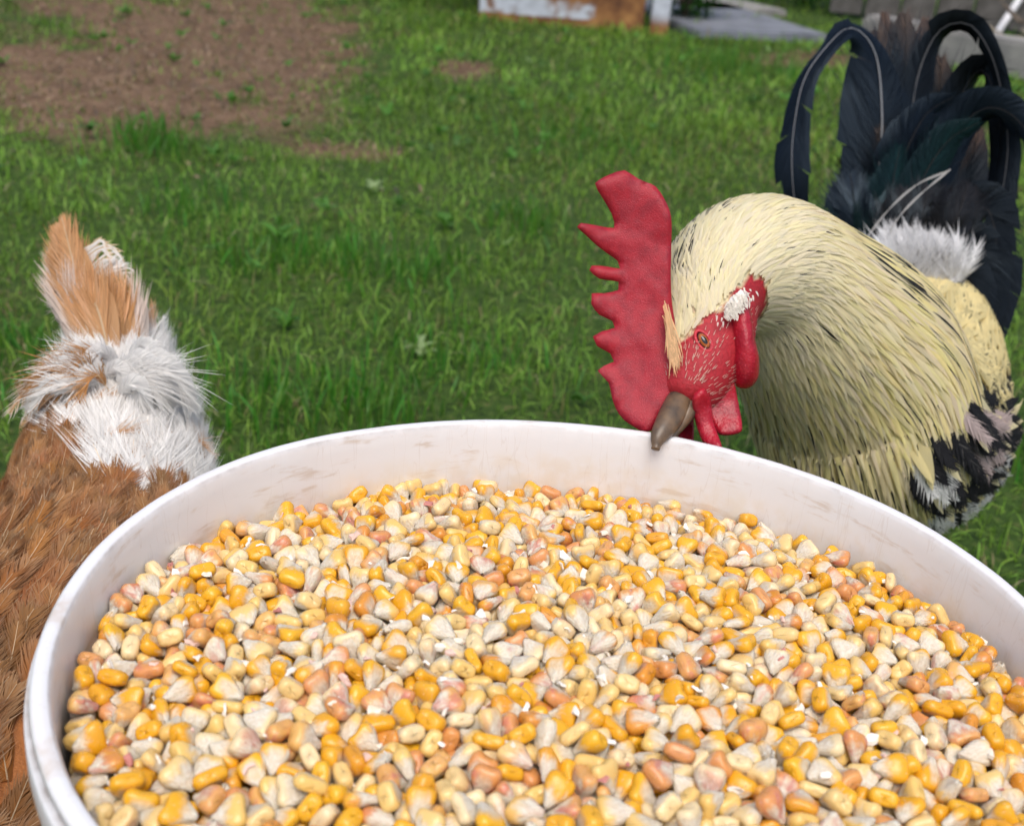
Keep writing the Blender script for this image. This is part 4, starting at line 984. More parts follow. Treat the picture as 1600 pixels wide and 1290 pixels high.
1071,495,138,5,-8,-61,7,1081,-353,137,1,14,96,8,-55,-209,182,95,8,-23,0,-748,-627,135,91,-31,13,6,496,177,155,89,0,43,6,821,497,142,57,-44,55,4,1119,633,135,-13,-27,90,4,-377,958,161,-47,-7,20,10,-3,7,162,48,19,-81,10,
459,-194,155,5,-8,-20,10,-1546,-20,69,92,-29,9,3,-1218,535,111,39,89,4,10,651,203,138,22,43,-51,6,-608,12,177,42,59,-13,2,392,-239,177,-85,38,34,6,1431,408,130,-26,-14,25,8,-1291,310,100,97,12,6,8,-687,990,126,62,-7,55,2,
-764,649,156,22,34,69,3,883,-42,101,8,-35,-59,7,485,930,118,15,-25,-82,5,801,154,121,-6,-25,0,9,1583,70,116,-39,8,88,11,275,971,133,57,-7,56,4,-680,-333,127,-5,-10,-98,5,-1368,-322,89,98,-3,12,2,-269,898,119,23,-90,-32,7,
-303,-65,123,-1,-82,43,9,1517,-323,134,-9,-36,-72,1,1016,-460,141,-79,-17,-18,1,-577,-445,102,53,-35,-76,7,1446,564,91,5,-54,-37,4,-658,192,120,-34,23,87,9,958,338,123,-88,-5,-25,6,1042,125,88,12,22,-80,3,36,93,178,23,20,92,3,
-801,932,144,-30,8,-94,11,-665,-452,121,-4,21,59,0,111,644,162,-35,72,39,0,-939,620,155,-23,-94,20,3,-1284,457,99,2,1,71,5,-131,236,156,-38,-28,-84,10,537,1006,132,-80,54,21,0,640,-423,125,-33,-92,-6,0,135,-36,203,-58,-59,-20,0,
-90,311,153,53,-9,70,4,-804,403,118,52,3,77,11,-924,-5,150,-20,-14,-79,3,-85,888,166,-58,-30,50,11,-278,472,158,-14,0,92,8,-258,207,157,-29,-32,2,2,-819,719,142,-34,39,18,0,1041,-194,113,59,-20,-75,3,-117,-29,145,-34,25,-89,9,
700,-191,80,5,-2,17,5,-407,340,151,50,10,77,9,1330,-396,145,-97,16,4,8,725,390,146,-26,93,12,10,-1401,-596,91,50,25,38,3,-360,1153,122,3,79,31,2,148,159,143,-94,-14,17,8,-1477,-539,18,85,45,24,3,608,-175,144,-9,93,2,2,
646,924,132,-16,49,-28,5,-1363,657,106,-85,-47,-1,3,-621,1365,109,25,-79,-52,11,588,674,156,89,31,30,9,-1319,834,45,-10,67,-63,9,1323,375,110,49,9,-61,9,-681,747,156,-82,50,15,5,-135,595,180,-84,-51,0,0,292,1212,160,4,-97,-18,11,
705,1210,91,-1,-59,-80,5,-737,388,135,-39,-88,-17,2,1009,1124,93,37,90,19,0,-378,1033,146,-17,92,-31,8,412,1393,112,-53,-75,-34,3,-14,-179,154,17,-3,-71,0,1363,471,109,25,-86,-22,0,-350,-308,171,94,-19,-15,4,
-1176,767,134,-23,86,27,10,-755,-571,102,-3,-18,-36,10,-924,340,136,38,61,-47,6,-277,-286,137,12,32,41,11,716,785,127,-11,-6,-12,1,-1221,28,65,6,-99,-3,5,922,883,128,6,9,4,6,1190,823,131,93,25,19,9,-1318,-474,75,21,4,83,5,
676,140,88,31,-43,-1,2,490,-429,156,10,1,-70,5,-1184,986,122,-84,3,-19,4,-527,-361,175,80,26,6,6,302,-138,145,-88,22,-21,11,234,308,172,6,-78,20,11,-538,-504,105,45,27,83,8,1330,810,56,82,11,46,3,-829,1249,77,19,-2,21,8,
-208,291,142,97,9,8,2,-570,989,139,27,-32,-17,10,-1387,11,78,48,21,-49,4,-1166,9,143,23,20,60,0,790,849,190,-3,-29,-37,1,1593,14,50,14,69,30,8,263,1262,121,-67,-37,61,2,672,1066,111,20,0,29,10,-407,-408,111,46,-53,-24,3,
266,552,145,28,31,88,10,-61,1306,81,51,1,44,10,41,568,128,81,41,-11,10,377,-426,92,-28,-94,-13,7,1313,-217,119,4,-4,55,7,-1580,-116,65,11,10,-21,10,-212,-229,155,14,6,74,10,890,466,155,92,15,15,0,-940,899,110,-9,-44,-44,11,
-1185,-199,103,-6,98,0,0,-324,-276,100,17,-3,65,4,626,18,144,43,-88,-16,9,-1067,448,119,-5,-98,-16,2,-721,1331,101,-7,-61,-62,9,1534,139,86,-29,89,5,0,-1111,-235,123,-14,34,78,7,873,-290,111,12,-85,-30,3,419,1106,152,16,35,66,5,
647,1184,153,-7,-84,-46,3,121,352,154,59,77,-13,8,1066,878,123,85,49,8,1,194,1085,143,88,22,-14,0,1485,82,113,45,71,-35,7,1384,-187,100,-19,-96,-4,2,1356,660,111,-79,33,-50,3,887,312,132,-65,-31,-53,7,-1032,642,102,71,46,51,1,
1011,1053,109,-65,67,-11,2,117,1121,166,-31,-37,-85,5,100,105,177,91,-6,-32,0,-545,362,134,-69,70,2,7,-1333,256,73,-27,17,-38,8,-517,740,151,21,95,1,10,-834,980,122,50,-81,-12,9,-474,1334,94,-35,76,27,4,747,545,124,80,36,11,7,
1260,624,107,8,6,-41,1,-211,540,154,20,-67,42,11,-1086,535,122,14,-16,-65,4,-1100,146,117,6,-3,97,2,-1097,785,119,-82,-48,12,9,-244,864,155,-77,20,58,11,1238,337,63,-11,-59,-14,0,-509,941,140,-4,12,96,7,779,-22,134,12,-49,-85,3,
-1570,260,58,23,72,13,1,1094,260,118,87,-40,-17,5,1415,88,90,85,-51,0,5,-591,213,110,-67,-8,-72,4,106,262,159,-47,85,20,4,-335,-22,155,-35,22,83,5,-491,684,131,-3,-47,-84,2,-194,-436,96,-17,-95,-20,3,-393,253,115,54,-68,-29,2,
1229,-77,107,60,78,5,4,1012,957,67,-1,7,-26,1,578,956,111,41,89,9,3,-590,936,160,45,-23,8,10,-805,-477,103,-39,21,41,0,1322,-185,72,-97,-11,2,9,-1255,846,86,-1,41,-90,3,-949,1053,75,-65,-68,22,10,203,-68,135,99,-7,0,11,
-641,-310,80,1,-9,34,7,-423,894,96,60,-5,-65,7,-851,270,125,0,-9,15,3,-258,-424,98,7,-11,22,2,590,1382,87,68,-60,-16,0,-990,678,82,-17,95,15,7,1072,488,79,-15,-11,-97,4,1049,-422,96,62,-12,-26,7,-643,233,71,12,7,43,9,
-446,-31,131,28,14,-19,3,811,652,137,17,-14,33,2,401,-443,146,16,-15,25,5,240,1465,65,-4,13,69,2,598,776,116,82,-38,36,7,1319,-27,84,8,64,-39,6,-481,-330,86,-4,9,34,6,1262,542,111,7,45,58,2,602,1207,108,22,83,20,0,
436,-196,105,-37,-91,-6,0,58,188,185,0,-71,-28,6,-37,-532,133,20,12,95,7,837,392,152,4,-32,0,3,-343,1106,145,8,-83,-53,8,-1342,-299,52,75,62,17,1,-1025,163,128,-75,61,14,3,-694,-113,167,-98,4,14,2,-944,495,136,-18,-40,-16,10,
-108,814,172,22,41,84,11,864,113,108,29,10,92,4,512,316,150,-55,12,79,3,-1285,25,111,-9,1,43,7,862,730,121,95,20,-11,0,-66,954,131,19,-93,-8,11,-262,1274,99,18,92,21,9,329,1133,135,23,-16,-23,4,-1041,-285,105,25,-8,43,6,
-1101,351,59,0,-10,-61,1,791,816,144,-61,-66,-9,0,834,1114,117,39,15,-18,11,369,966,133,-21,19,77,8,-403,-279,157,-11,-87,-29,5,-1125,-553,118,-9,28,-93,11,1320,138,122,-52,75,3,1,-1076,244,121,-71,63,8,0,-1359,149,111,1,3,-76,3,
-1210,-22,111,-15,-92,-2,3,-432,-71,166,18,22,-69,9,-411,464,141,-87,-39,24,10,949,-80,95,86,23,-33,1,-339,606,143,12,2,92,9,-654,1304,65,17,88,42,2,791,-127,107,14,-3,86,4,528,1324,94,0,92,-27,0,-598,1122,140,34,42,50,3,
-944,-477,137,-36,-86,-1,7,-969,124,135,2,7,96,11,441,-498,170,11,21,-6,6,157,81,139,83,-13,39,0,-122,429,137,-4,-5,-91,8,565,287,114,-39,9,-86,7,-168,576,134,20,11,11,9,-76,-454,158,-75,-22,59,10,-823,-178,161,-7,-2,-94,4,
1301,249,91,-6,-16,55,10,752,-464,166,81,55,-11,1,1210,10,79,30,-7,-94,10,880,256,152,-14,51,63,0,1014,-133,118,-10,71,-15,0,-274,349,154,67,44,-40,6,-801,253,159,-51,-85,2,1,-884,1219,96,51,-47,-25,0,579,378,156,-29,-2,63,3,
668,-90,140,18,-19,95,1,303,734,91,55,82,6,4,-183,708,141,-13,17,65,6,649,622,141,24,1,-96,8,1148,-300,104,-18,-16,-33,10,-294,-196,101,5,-17,-10,7,-15,699,119,85,-5,-38,3,710,-447,134,-12,8,-31,0,694,551,152,-42,-15,77,6,
-374,1275,64,52,3,-21,8,1366,-145,48,-95,-9,-19,1,-1115,724,136,69,35,36,3,-792,16,157,42,12,88,6,-203,1185,148,9,12,95,9,1537,356,99,-6,24,37,1,-1206,377,149,-13,-13,-82,4,-383,1351,100,-60,78,-7,1,-16,1365,119,-43,66,55,9,
198,717,150,25,-35,41,10,-302,995,139,27,-8,94,5,613,590,175,-17,-22,93,5,-1045,1092,91,6,79,34,3,1426,-323,96,-7,81,55,1,203,974,173,6,-56,22,10,728,1270,78,-4,23,-80,3,-327,1238,104,26,19,-75,11,401,1226,98,17,-7,-48,8,
-344,1374,142,-60,-69,-28,0,521,757,141,12,-5,42,11,1329,73,132,19,11,85,6,-29,1300,151,-38,9,89,2,-167,-170,153,11,12,19,8,-409,-238,95,52,40,-18,11,759,273,133,8,29,-49,2,-10,507,131,56,24,-28,7,-631,-145,134,93,8,-31,4,
-484,539,139,5,-6,-98,1,-1272,707,88,94,-7,-31,3,-1268,545,94,-67,27,67,0,164,-281,151,7,45,50,2,-1429,386,47,-37,-78,-43,11,708,306,140,50,41,9,3,-760,1004,132,95,-19,15,3,432,-114,120,37,77,3,6,294,861,71,-69,26,-10,8,
-72,-121,129,40,-56,10,10,535,13,113,65,-44,15,7,1216,-213,90,-39,-81,-41,3,-971,1155,41,-33,85,29,2,173,-210,132,-41,67,54,7,470,374,104,69,-17,-63,5,563,-137,97,17,2,97,6,-396,146,133,11,16,-96,8,-1195,695,98,-62,-56,-23,5,
-298,13,105,26,-34,16,9,1043,792,129,11,-13,-78,11,-617,936,106,-94,-10,15,2,1123,761,119,-30,-94,-5,8,-1290,403,50,4,4,-22,11,-959,28,109,26,37,-70,6,1385,-35,112,93,21,-3,2,-182,-24,142,36,-84,-36,5,-460,-340,135,94,-12,-16,2,
-217,209,102,-17,97,3,1,-534,1010,87,48,-19,-79,7,356,1298,65,-54,-55,-59,4,-101,703,153,81,-15,-36,4,-348,403,148,-54,-75,-36,4,-875,55,104,-10,63,57,9,-146,986,121,35,92,7,3,966,263,126,12,-14,-71,10,-1002,-158,124,-49,21,83,8,
268,-375,156,22,95,-15,11,-693,-78,112,98,-1,-12,9,908,-431,127,41,89,4,2,1273,319,109,17,22,-40,3,1506,-145,105,-72,-59,23,5,740,991,122,-58,-54,-56,6,-629,-229,114,21,-19,-86,11,920,161,56,17,18,23,7,-1529,217,56,-6,-17,-49,9,
732,1028,63,-5,10,98,11,-1125,-262,65,55,81,-4,4,-130,-572,124,41,89,-8,1,-1075,482,69,5,13,46,3,-348,-410,94,3,-11,-97,6,258,6,135,24,2,64,9,-355,182,109,20,-57,23,8,-201,-551,133,19,-15,-87,8,816,79,70,5,54,12,9,
-1488,-282,80,34,-57,-70,6,156,1467,67,4,95,20,11,-71,1035,108,27,14,32,4,-973,141,84,-20,-93,-17,6,-686,-169,113,30,3,90,3,-271,523,97,81,-22,-53,6,-1266,329,57,-42,-89,-6,5,855,937,103,-78,-48,-25,1,69,966,95,-12,-21,-18,8,
-1398,295,79,8,25,-9,8,205,-150,133,14,8,-79,4,-134,497,141,-4,70,50,2,946,196,115,-92,-25,26,7,497,-139,118,7,-49,9,3,-184,208,155,88,-21,-30,5,-139,-493,132,-18,10,-17,11,-773,860,103,-71,52,44,1,57,1114,107,52,21,-65,5,
-573,438,150,84,-45,-6,0,53,795,130,51,0,-19,10,443,733,131,-15,26,91,10,-775,513,112,77,-1,34,8,-541,-224,137,-15,94,16,5,-152,351,158,-86,48,-6,0,-136,759,120,37,40,-36,9,-301,163,146,40,-10,-89,6,-182,902,105,49,-80,-20,5,
214,876,101,96,8,-21,7,175,937,127,72,-67,7,10,-965,597,93,13,17,-95,7,-939,-136,105,-91,13,35,3,-1153,24,70,-12,-80,-36,7,-886,-138,127,42,-49,-34,1,61,636,112,56,-69,23,3,807,-43,92,94,-12,28,8,169,-124,179,8,-45,-61,11,
-1204,628,129,5,-4,-26,1,1326,716,61,-53,-32,-77,11,593,1086,137,27,6,90,4,345,-375,158,59,-50,-53,2,-509,-36,122,17,-97,-10,2,495,213,108,34,-7,44,1,-1577,140,69,52,-27,-79,5,1472,390,80,46,-24,72,0,216,359,121,26,-23,88,8,
-305,236,104,-66,47,52,3,-1002,1034,59,82,-23,-46,5,413,782,103,19,-93,-13,5,758,871,120,91,24,3,11,1422,480,93,-23,-94,-19,9,-29,-66,130,39,-91,0,9,395,934,100,83,-46,19,5,-754,-425,88,4,-7,55,2,1206,243,95,46,60,-9,0,
-660,-227,63,-67,73,2,0,-208,-443,154,-86,-47,-6,11,-171,-105,113,15,1,-77,6,-1500,140,62,2,9,16,8,649,1007,113,-28,72,47,4,-567,1356,74,24,-44,-29,4,653,857,119,-89,37,20,11,926,26,67,-82,-32,9,3,558,-210,132,15,44,76,2,
1049,-107,46,23,-76,6,10,-983,417,123,0,3,44,1,568,217,157,85,47,-5,1,785,70,150,57,58,-9,10,-685,294,138,38,30,49,10,1131,429,116,-84,-51,11,5,-805,-529,91,-86,49,6,6,-621,-409,96,-10,-58,-38,11,509,-398,107,-88,-29,17,7,
-976,951,65,7,15,94,9,982,-242,72,-68,-50,-30,4,-185,427,113,-40,-7,27,6,113,-95,194,-49,3,-15,3,-727,-19,141,88,38,-8,6,-1041,82,109,70,65,-23,5,1001,540,151,-49,-34,-70,2,1281,109,42,-43,-79,-29,11,-1461,354,92,67,-57,29,4,
-1522,-342,47,-48,26,76,6,-965,228,61,83,51,1,11,-781,237,108,92,-33,10,2,1179,174,83,8,-3,-72,2,-658,116,114,-83,42,31,10,724,-531,175,92,-11,-9,1,-1512,-455,32,9,54,19,6,-433,-190,149,4,-62,-42,2,-1352,353,54,31,-4,-65,1,
-1252,-455,94,-29,-93,-12,6,-1584,48,68,-7,-8,-95,3,1334,36,35,62,-76,5,3,-428,-106,110,-4,-81,46,5,385,-284,111,-16,96,12,4,-1383,145,64,78,-60,7,8,737,137,138,95,-25,12,9,1077,697,137,31,5,-60,10,-1199,-586,56,-11,46,39,6,
-324,-120,136,22,-73,20,0,821,1024,114,20,30,59,3,-873,-228,140,39,-6,-88,2,294,-229,120,9,-9,-98,7,66,-615,164,5,91,23,10,561,1039,91,-86,44,18,6,182,519,133,43,17,-40,6,520,-62,106,58,80,-6,5,-635,-698,106,-11,-7,-96,9,
-407,-616,103,-56,-52,-62,11,-1079,-856,188,64,-73,-19,1,-679,-808,166,81,-13,47,5,-513,116,131,60,-58,24,7,1097,-170,103,83,28,-24,4,-467,-1417,124,-17,-1,38,5,1036,-541,130,96,7,-13,6,1287,-864,135,51,67,4,1,
-1062,-500,99,86,-36,32,8,203,-942,104,54,76,25,11,-79,-796,172,47,-42,69,1,-1403,-233,62,-98,-1,-13,3,77,1337,71,82,7,-53,10,-691,-715,124,9,-56,27,5,-1129,-61,107,3,15,49,5,1034,-934,133,61,56,-28,2,-777,-911,163,80,46,16,1,
-104,-1382,62,82,-22,-49,2,336,-918,109,1,77,26,8,-476,1413,52,24,48,77,1,-1512,387,42,-49,73,42,2,-839,-904,164,56,62,8,9,1335,-578,63,48,-62,0,7,457,-644,173,61,2,24,3,3,-367,137,10,-1,-94,0,637,-1038,187,84,-3,-14,8,
-398,-835,130,15,-4,-95,7,-1207,-818,148,53,18,-1,7,-48,-1389,82,54,-69,-30,5,-479,-781,173,28,-31,-68,6,300,652,111,19,-30,2,10,-213,-1089,188,-37,-4,-92,2,560,-1389,89,14,-53,-47,1,-107,-962,175,-26,51,72,10,
1459,-115,80,-1,6,91,10,544,607,134,-38,62,47,10,-364,-1351,158,12,-95,22,3,987,780,90,33,-92,11,6,1051,-668,90,11,98,3,7,-68,-871,110,-7,75,21,10,1104,-908,173,83,43,-9,9,-72,824,109,16,-51,-56,2,535,453,130,31,-86,-18,3,
1360,171,94,23,-96,1,5,232,-904,196,69,35,7,5,64,6,136,12,-15,-19,9,-47,545,91,7,-46,-36,10,-15,-1399,135,-1,65,74,11,285,-543,127,-42,39,73,10,510,-609,146,82,47,-11,7,-212,-760,188,37,-58,11,6,423,-1040,105,-57,51,56,2,
511,-1033,109,65,54,-5,7,646,-979,189,-48,81,27,5,-27,-812,211,86,-28,9,10,514,-678,195,85,-42,29,9,-590,108,112,36,33,86,2,264,-701,224,88,19,36,2,1277,-514,106,-39,-8,89,10,-654,24,106,37,-10,63,10,547,-1260,109,13,57,64,0,
-894,-961,166,7,-97,-19,9,-751,783,107,10,-44,-32,1,-280,-1123,96,-2,0,-97,5,-125,-1199,64,-41,-34,-77,6,-1298,-823,79,34,-2,93,9,-664,-738,181,86,-25,23,10,-522,-1388,61,92,-23,22,3,126,1387,66,73,64,1,9,945,956,75,96,-14,-14,10,
-1111,-1052,101,23,-3,-89,0,32,-696,150,32,21,-57,5,1500,-481,121,1,90,30,10,535,-865,157,48,-11,68,9,-731,-1153,98,55,82,7,5,-490,-706,148,81,33,-39,3,-314,-625,122,-29,21,85,11,-669,-1053,130,51,72,8,0,408,-1360,147,-81,47,-29,5,
-247,-889,203,-33,32,85,4,-98,1452,68,-94,-1,29,8,233,-1148,118,42,-55,-70,10,910,-1067,94,10,10,87,8,-1106,-868,87,87,8,-1,1,1192,331,108,-79,52,26,0,-874,-1124,161,10,-12,-97,0,-593,1177,65,-6,89,31,5,-78,1142,116,94,26,17,1,
-178,-1037,167,7,-77,-31,0,233,-301,150,19,6,-25,5,1426,-270,83,-34,-90,-18,8,147,-1467,69,51,2,-72,0,-541,1152,93,65,23,16,11,-643,1089,77,73,54,13,1,1202,-944,158,36,-49,9,4,593,-593,89,-19,58,60,5,497,1178,66,64,59,-44,11,
413,-1280,177,38,38,-79,4,-1264,-215,103,-25,10,-50,1,1411,-550,101,-7,84,44,2,1385,352,70,-95,-20,-8,11,650,-791,207,-48,-67,-46,5,106,-929,146,53,39,29,0,1322,-497,153,13,-29,-16,7,857,-619,175,30,84,30,2,
816,-1272,130,-5,65,-74,4,-135,640,116,-27,-90,-29,8,286,-1260,167,70,1,69,9,-98,-860,195,33,35,-85,4,-374,-1052,122,-52,0,-73,11,1261,-161,85,13,92,22,9,-465,850,100,31,-11,41,10,-874,-825,167,23,-13,-91,9,
-317,1080,73,-51,-78,-33,1,47,-77,151,19,-68,-40,4,-1123,967,48,-18,79,28,10,-451,751,100,-6,15,79,10,-535,-954,207,90,-28,-28,7,400,-875,104,67,-27,66,10,1549,-25,50,90,19,24,6,1256,747,65,-2,-4,-22,8,-758,-1121,160,2,84,53,2,
1100,80,98,45,63,-20,2,1446,-398,95,10,-88,-5,7,-925,-1033,120,64,57,-21,2,-789,-754,195,22,4,78,1,-260,-1375,88,-86,41,-20,11,-279,583,126,14,18,-27,10,1214,-538,120,1,13,97,9,-1513,-138,80,-20,-52,-11,9,
510,-1115,170,-23,-44,37,1,671,356,134,15,13,62,2,280,-1440,158,10,68,-5,3,584,-837,100,72,45,-38,3,959,-1196,123,58,14,38,0,-78,-1152,111,64,-21,63,4,-563,-1222,119,-20,42,43,9,100,-670,177,73,-35,-47,1,-1130,644,111,21,-28,-14,0,
165,-1049,196,91,9,-11,5,-7,898,98,-12,13,74,5,388,-838,152,94,24,-11,6,354,-1063,189,90,5,-35,8,265,-793,181,82,38,4,8,-1274,631,101,-24,-5,-86,2,-802,-1239,127,-19,64,6,3,591,-862,192,35,-42,-36,4,-343,-211,140,-18,50,43,4,
488,-960,101,-2,97,-6,1,607,-354,134,15,18,66,1,239,-1478,114,60,-20,39,6,1018,-871,172,30,49,-48,2,340,192,126,-66,-55,-49,1,1149,-606,83,14,-77,-15,9,653,722,126,-13,20,90,4,-1041,-897,139,16,-6,86,5,949,-1119,46,-17,-95,-21,9,
-685,-1008,172,78,-16,-9,1,341,1455,62,61,-35,26,2,-1061,296,101,-68,-63,-36,10,989,590,108,33,82,-35,8,595,-254,111,63,-53,54,3,-243,764,127,2,-28,-17,4,623,-718,150,-79,36,48,0,696,-1279,177,59,20,76,10,225,-702,155,27,76,55,3,
892,-135,94,78,-60,-12,1,-615,-1258,149,-20,87,27,7,737,1295,23,-3,11,-5,1,-1382,625,37,16,-89,-38,1,984,-761,137,-68,67,3,3,-447,57,134,15,1,-4,1,-1048,-24,106,48,-38,-70,0,-779,-134,128,57,72,-18,9,-466,-1337,138,-1,-25,-87,8,
1095,-1079,51,-1,-67,-46,2,-1191,125,108,-12,4,67,3,361,-1159,103,88,4,42,8,-809,-1053,75,-20,39,59,5,823,-495,139,56,81,0,8,1542,177,43,9,11,-94,3,38,-805,211,44,-37,-46,4,1300,-665,152,-31,-75,-56,5,1067,-745,129,17,-93,1,5,
-774,-877,100,33,-12,-90,7,615,-34,110,33,-89,26,10,752,615,95,-13,-19,95,1,713,-600,142,3,-90,-35,11,1556,-158,41,4,-7,-94,10,-139,-1101,95,-1,-30,-90,1,599,-1134,94,59,77,3,0,579,1322,48,54,16,-52,1,-410,629,138,37,-24,15,9,
-711,482,152,4,-6,-9,6,-1080,-1004,53,47,68,-15,10,-650,-1082,74,23,54,-8,10,-799,1094,54,-12,13,88,1,379,-1287,78,11,-43,-88,11,1524,300,54,-56,4,69,0,241,1020,109,44,-72,-11,5,212,-1264,164,94,9,5,11,-852,1235,27,-29,-94,2,9,
-21,-1091,206,26,-41,-83,4,155,-984,202,-58,-80,-4,9,119,-1148,191,90,34,3,7,651,-271,93,-33,-73,-32,10,-1284,-888,25,-61,-43,-65,0,515,-243,108,2,56,48,5,624,-199,100,67,67,16,0,1556,-263,48,20,-94,15,7,-1260,884,49,-71,-44,-26,8,
411,-1136,175,23,-23,-47,8,237,-421,99,54,-13,60,1,1236,-647,180,-2,52,80,11,521,1270,53,41,70,-5,9,1126,-954,134,11,43,89,4,1154,875,75,20,17,89,4,1135,501,78,57,23,77,11,298,-1453,55,77,-62,2,0,-315,1434,34,6,11,21,10,
-1099,-1082,40,61,10,-60,6,531,-1192,164,65,-67,-33,7,-728,-1034,160,69,-53,4,1,1120,23,78,58,80,5,3,-702,1308,25,15,-80,-6,4,-47,-1339,151,50,-5,-49,11,411,-1432,47,54,-82,-2,1,-556,-1129,187,-42,-85,-29,7,37,-1378,67,72,67,-6,10,
239,-1244,217,70,67,0,10,-524,502,98,-5,8,84,11,67,1210,66,-79,24,54,6,279,-1027,187,-47,-26,-81,6,697,-937,67,20,-97,-5,8,-88,-1059,63,0,-51,-47,8,-840,686,100,-51,83,6,10,605,-1166,170,24,88,-24,8,-1023,356,93,69,-9,-4,7,
848,-1087,64,61,-68,12,4,1284,669,66,12,-2,50,3,-1400,-678,17,51,5,83,3,988,-1048,77,45,66,56,2,-1244,-63,70,-47,17,86,0,689,-314,103,-77,29,46,7,-1373,741,20,-40,-80,-41,4,-381,-1215,58,-15,-74,-48,5,741,-1314,92,37,92,-4,2,
-1006,782,74,-14,6,84,5,1058,900,75,2,0,-77,5,-890,-876,120,32,31,72,6,-932,1206,33,50,57,-16,3,-116,67,166,-10,0,46,7,-1022,-785,172,25,-10,-79,10,-276,-1246,190,24,5,92,6,194,991,100,22,-85,19,2,-412,1442,26,-37,-65,-57,9,
1278,-721,67,11,19,-6,10,-684,847,102,-48,86,2,7,985,484,87,-60,-56,-54,1,1392,663,55,53,61,-16,5,-460,-951,192,38,4,-61,10,-293,-783,214,25,16,83,1,941,-580,89,0,14,24,9,-611,-526,100,87,45,-10,9,1342,-747,53,96,18,-13,5,
-694,-992,86,-47,27,81,10,-1224,-954,50,-40,-63,59,11,70,-1492,72,63,-38,29,5,1104,1064,52,92,30,-14,4,573,1380,38,57,-79,2,3,-382,-1440,27,-33,-46,-78,2,904,1154,63,-6,-26,95,10,1258,-601,188,-44,-63,-59,6,
-925,-709,94,46,-33,56,10,659,1338,32,15,0,35,2,-682,-1204,142,77,9,19,5,610,-1359,42,-40,29,85,7,-1078,1020,50,52,51,-13,6,-1167,-1021,40,73,14,-50,0,-847,805,93,97,-21,-5,5,-1231,941,37,-5,-75,-45,7,1124,-986,62,-31,-92,-12,10,
1204,-662,75,-1,13,-74,8,-968,-1177,39,-8,-28,-82,10,1117,-691,86,48,86,1,2,1373,744,57,74,7,-53,7,-635,1339,24,16,-35,2,7,-190,-1482,49,58,-48,22,11,1519,444,38,8,57,36,8,-1533,87,71,-46,-55,-67,3,-265,-1455,37,-8,95,19,3,
982,-1171,39,44,44,-17,10,1348,-759,159,80,41,2,3,-770,1303,29,-36,50,76,4,1480,-473,37,76,63,-9,7,63,1481,72,11,-13,80,7,896,1204,27,41,89,-9,1,704,-842,79,13,-6,84,3,-1047,1092,36,23,-96,-1,8,1292,-878,59,-53,42,72,0,
-1471,541,23,92,9,-16,7,1239,872,62,15,6,88,11,582,-1235,146,39,-12,-73,11,503,-1000,217,22,-8,-46,6,-674,-1289,167,33,36,34,9,-886,-1213,37,-44,26,77,3,833,-1274,41,60,-48,58,6,-248,1447,40,-20,-96,-12,7,-538,-875,97,-11,0,-98,7,
-1342,-756,18,61,-77,0,10,-563,1390,9,92,-32,-8,6,-1438,-626,13,9,-14,2,3,1284,-787,165,23,24,89,4,-1562,-187,66,81,-23,-51,7,-601,-1369,12,16,6,-79,11,218,139,138,80,16,48,8,-610,-972,191,-49,5,86,4,-661,972,80,85,-49,11,0,
1478,544,39,77,-2,-57,10,966,1149,41,20,97,5,10,-701,-240,112,-50,-45,-71,6,-895,962,75,74,60,1,7,-509,-1389,12,88,44,1,1,-960,-1001,58,-67,72,9,8,387,121,127,-17,5,-80,3,-142,-1255,163,37,-87,-29,0,366,-1344,57,94,-26,2,5,
1,-1187,185,-6,-20,-44,7,-1515,447,29,2,-64,-30,3,877,-1007,64,11,-5,96,8,1413,-633,41,78,60,-11,8,-828,-1274,28,45,-62,18,9,424,1430,60,-23,-2,-81,4,-456,-885,98,23,-76,-9,4,-25,-905,214,91,-8,25,7,-119,-1467,53,80,54,5,7,
-854,-1049,172,54,80,18,2,759,-619,213,-34,-39,-84,9,670,-1321,38,55,-6,-79,4,-1036,541,77,7,-18,4,4,-407,1384,24,-14,10,85,6,1166,-905,69,63,77,-3,7,1009,-800,192,5,-21,-21,5,882,792,101,-75,-56,-27,4,-1324,-790,133,39,-31,71,11,
-656,-1354,169,16,6,-63,11,-1315,-215,71,-45,32,76,4,-516,-896,152,22,8,2,10,-1025,-1136,153,57,11,-15,11,-385,-1142,183,70,-6,-15,4,-399,-1205,201,-26,50,77,4,574,-678,227,42,-80,-36,4,38,849,101,52,73,-19,2,
118,-751,221,9,-8,74,4,-932,-889,80,6,-6,94,7,988,-928,85,-7,-98,8,3,-675,-1329,20,-45,27,81,3,1103,-852,79,12,6,-89,11,358,383,133,-28,16,84,11,-726,-760,109,59,7,-67,9,-117,-784,108,14,17,-54,5,1178,797,77,62,76,-7,2,
704,-1019,72,-43,26,80,5,-1315,-808,34,-88,-31,8,8,1031,-1101,53,58,10,-67,7,-26,-1486,77,-57,66,-12,11,-239,-810,222,-31,0,-90,8,847,-1107,124,42,14,35,0,1455,-542,36,-94,-27,14,1,-1047,957,57,-21,95,1,3,1174,725,86,-20,-52,-62,7,
646,-692,194,90,16,-6,6,-150,819,103,21,96,10,7,-114,920,88,82,55,-3,5,272,-1362,164,1,25,-32,3,-153,1463,44,8,3,4,1,-1393,677,18,-60,72,30,2,-412,-1401,165,81,41,25,1,336,-569,133,38,-40,-82,8,817,-1032,168,75,60,5,11,
843,-871,200,76,-42,-44,1,-197,-1304,85,92,-26,-23,5,398,-677,224,-70,29,60,6,-227,-864,133,-29,-35,-66,1,-756,-353,113,-52,81,11,3,-912,638,92,17,2,-79,3,831,1180,71,-24,-31,-91,0,55,326,134,76,-52,-2,10,15,-1440,68,58,28,-33,11,
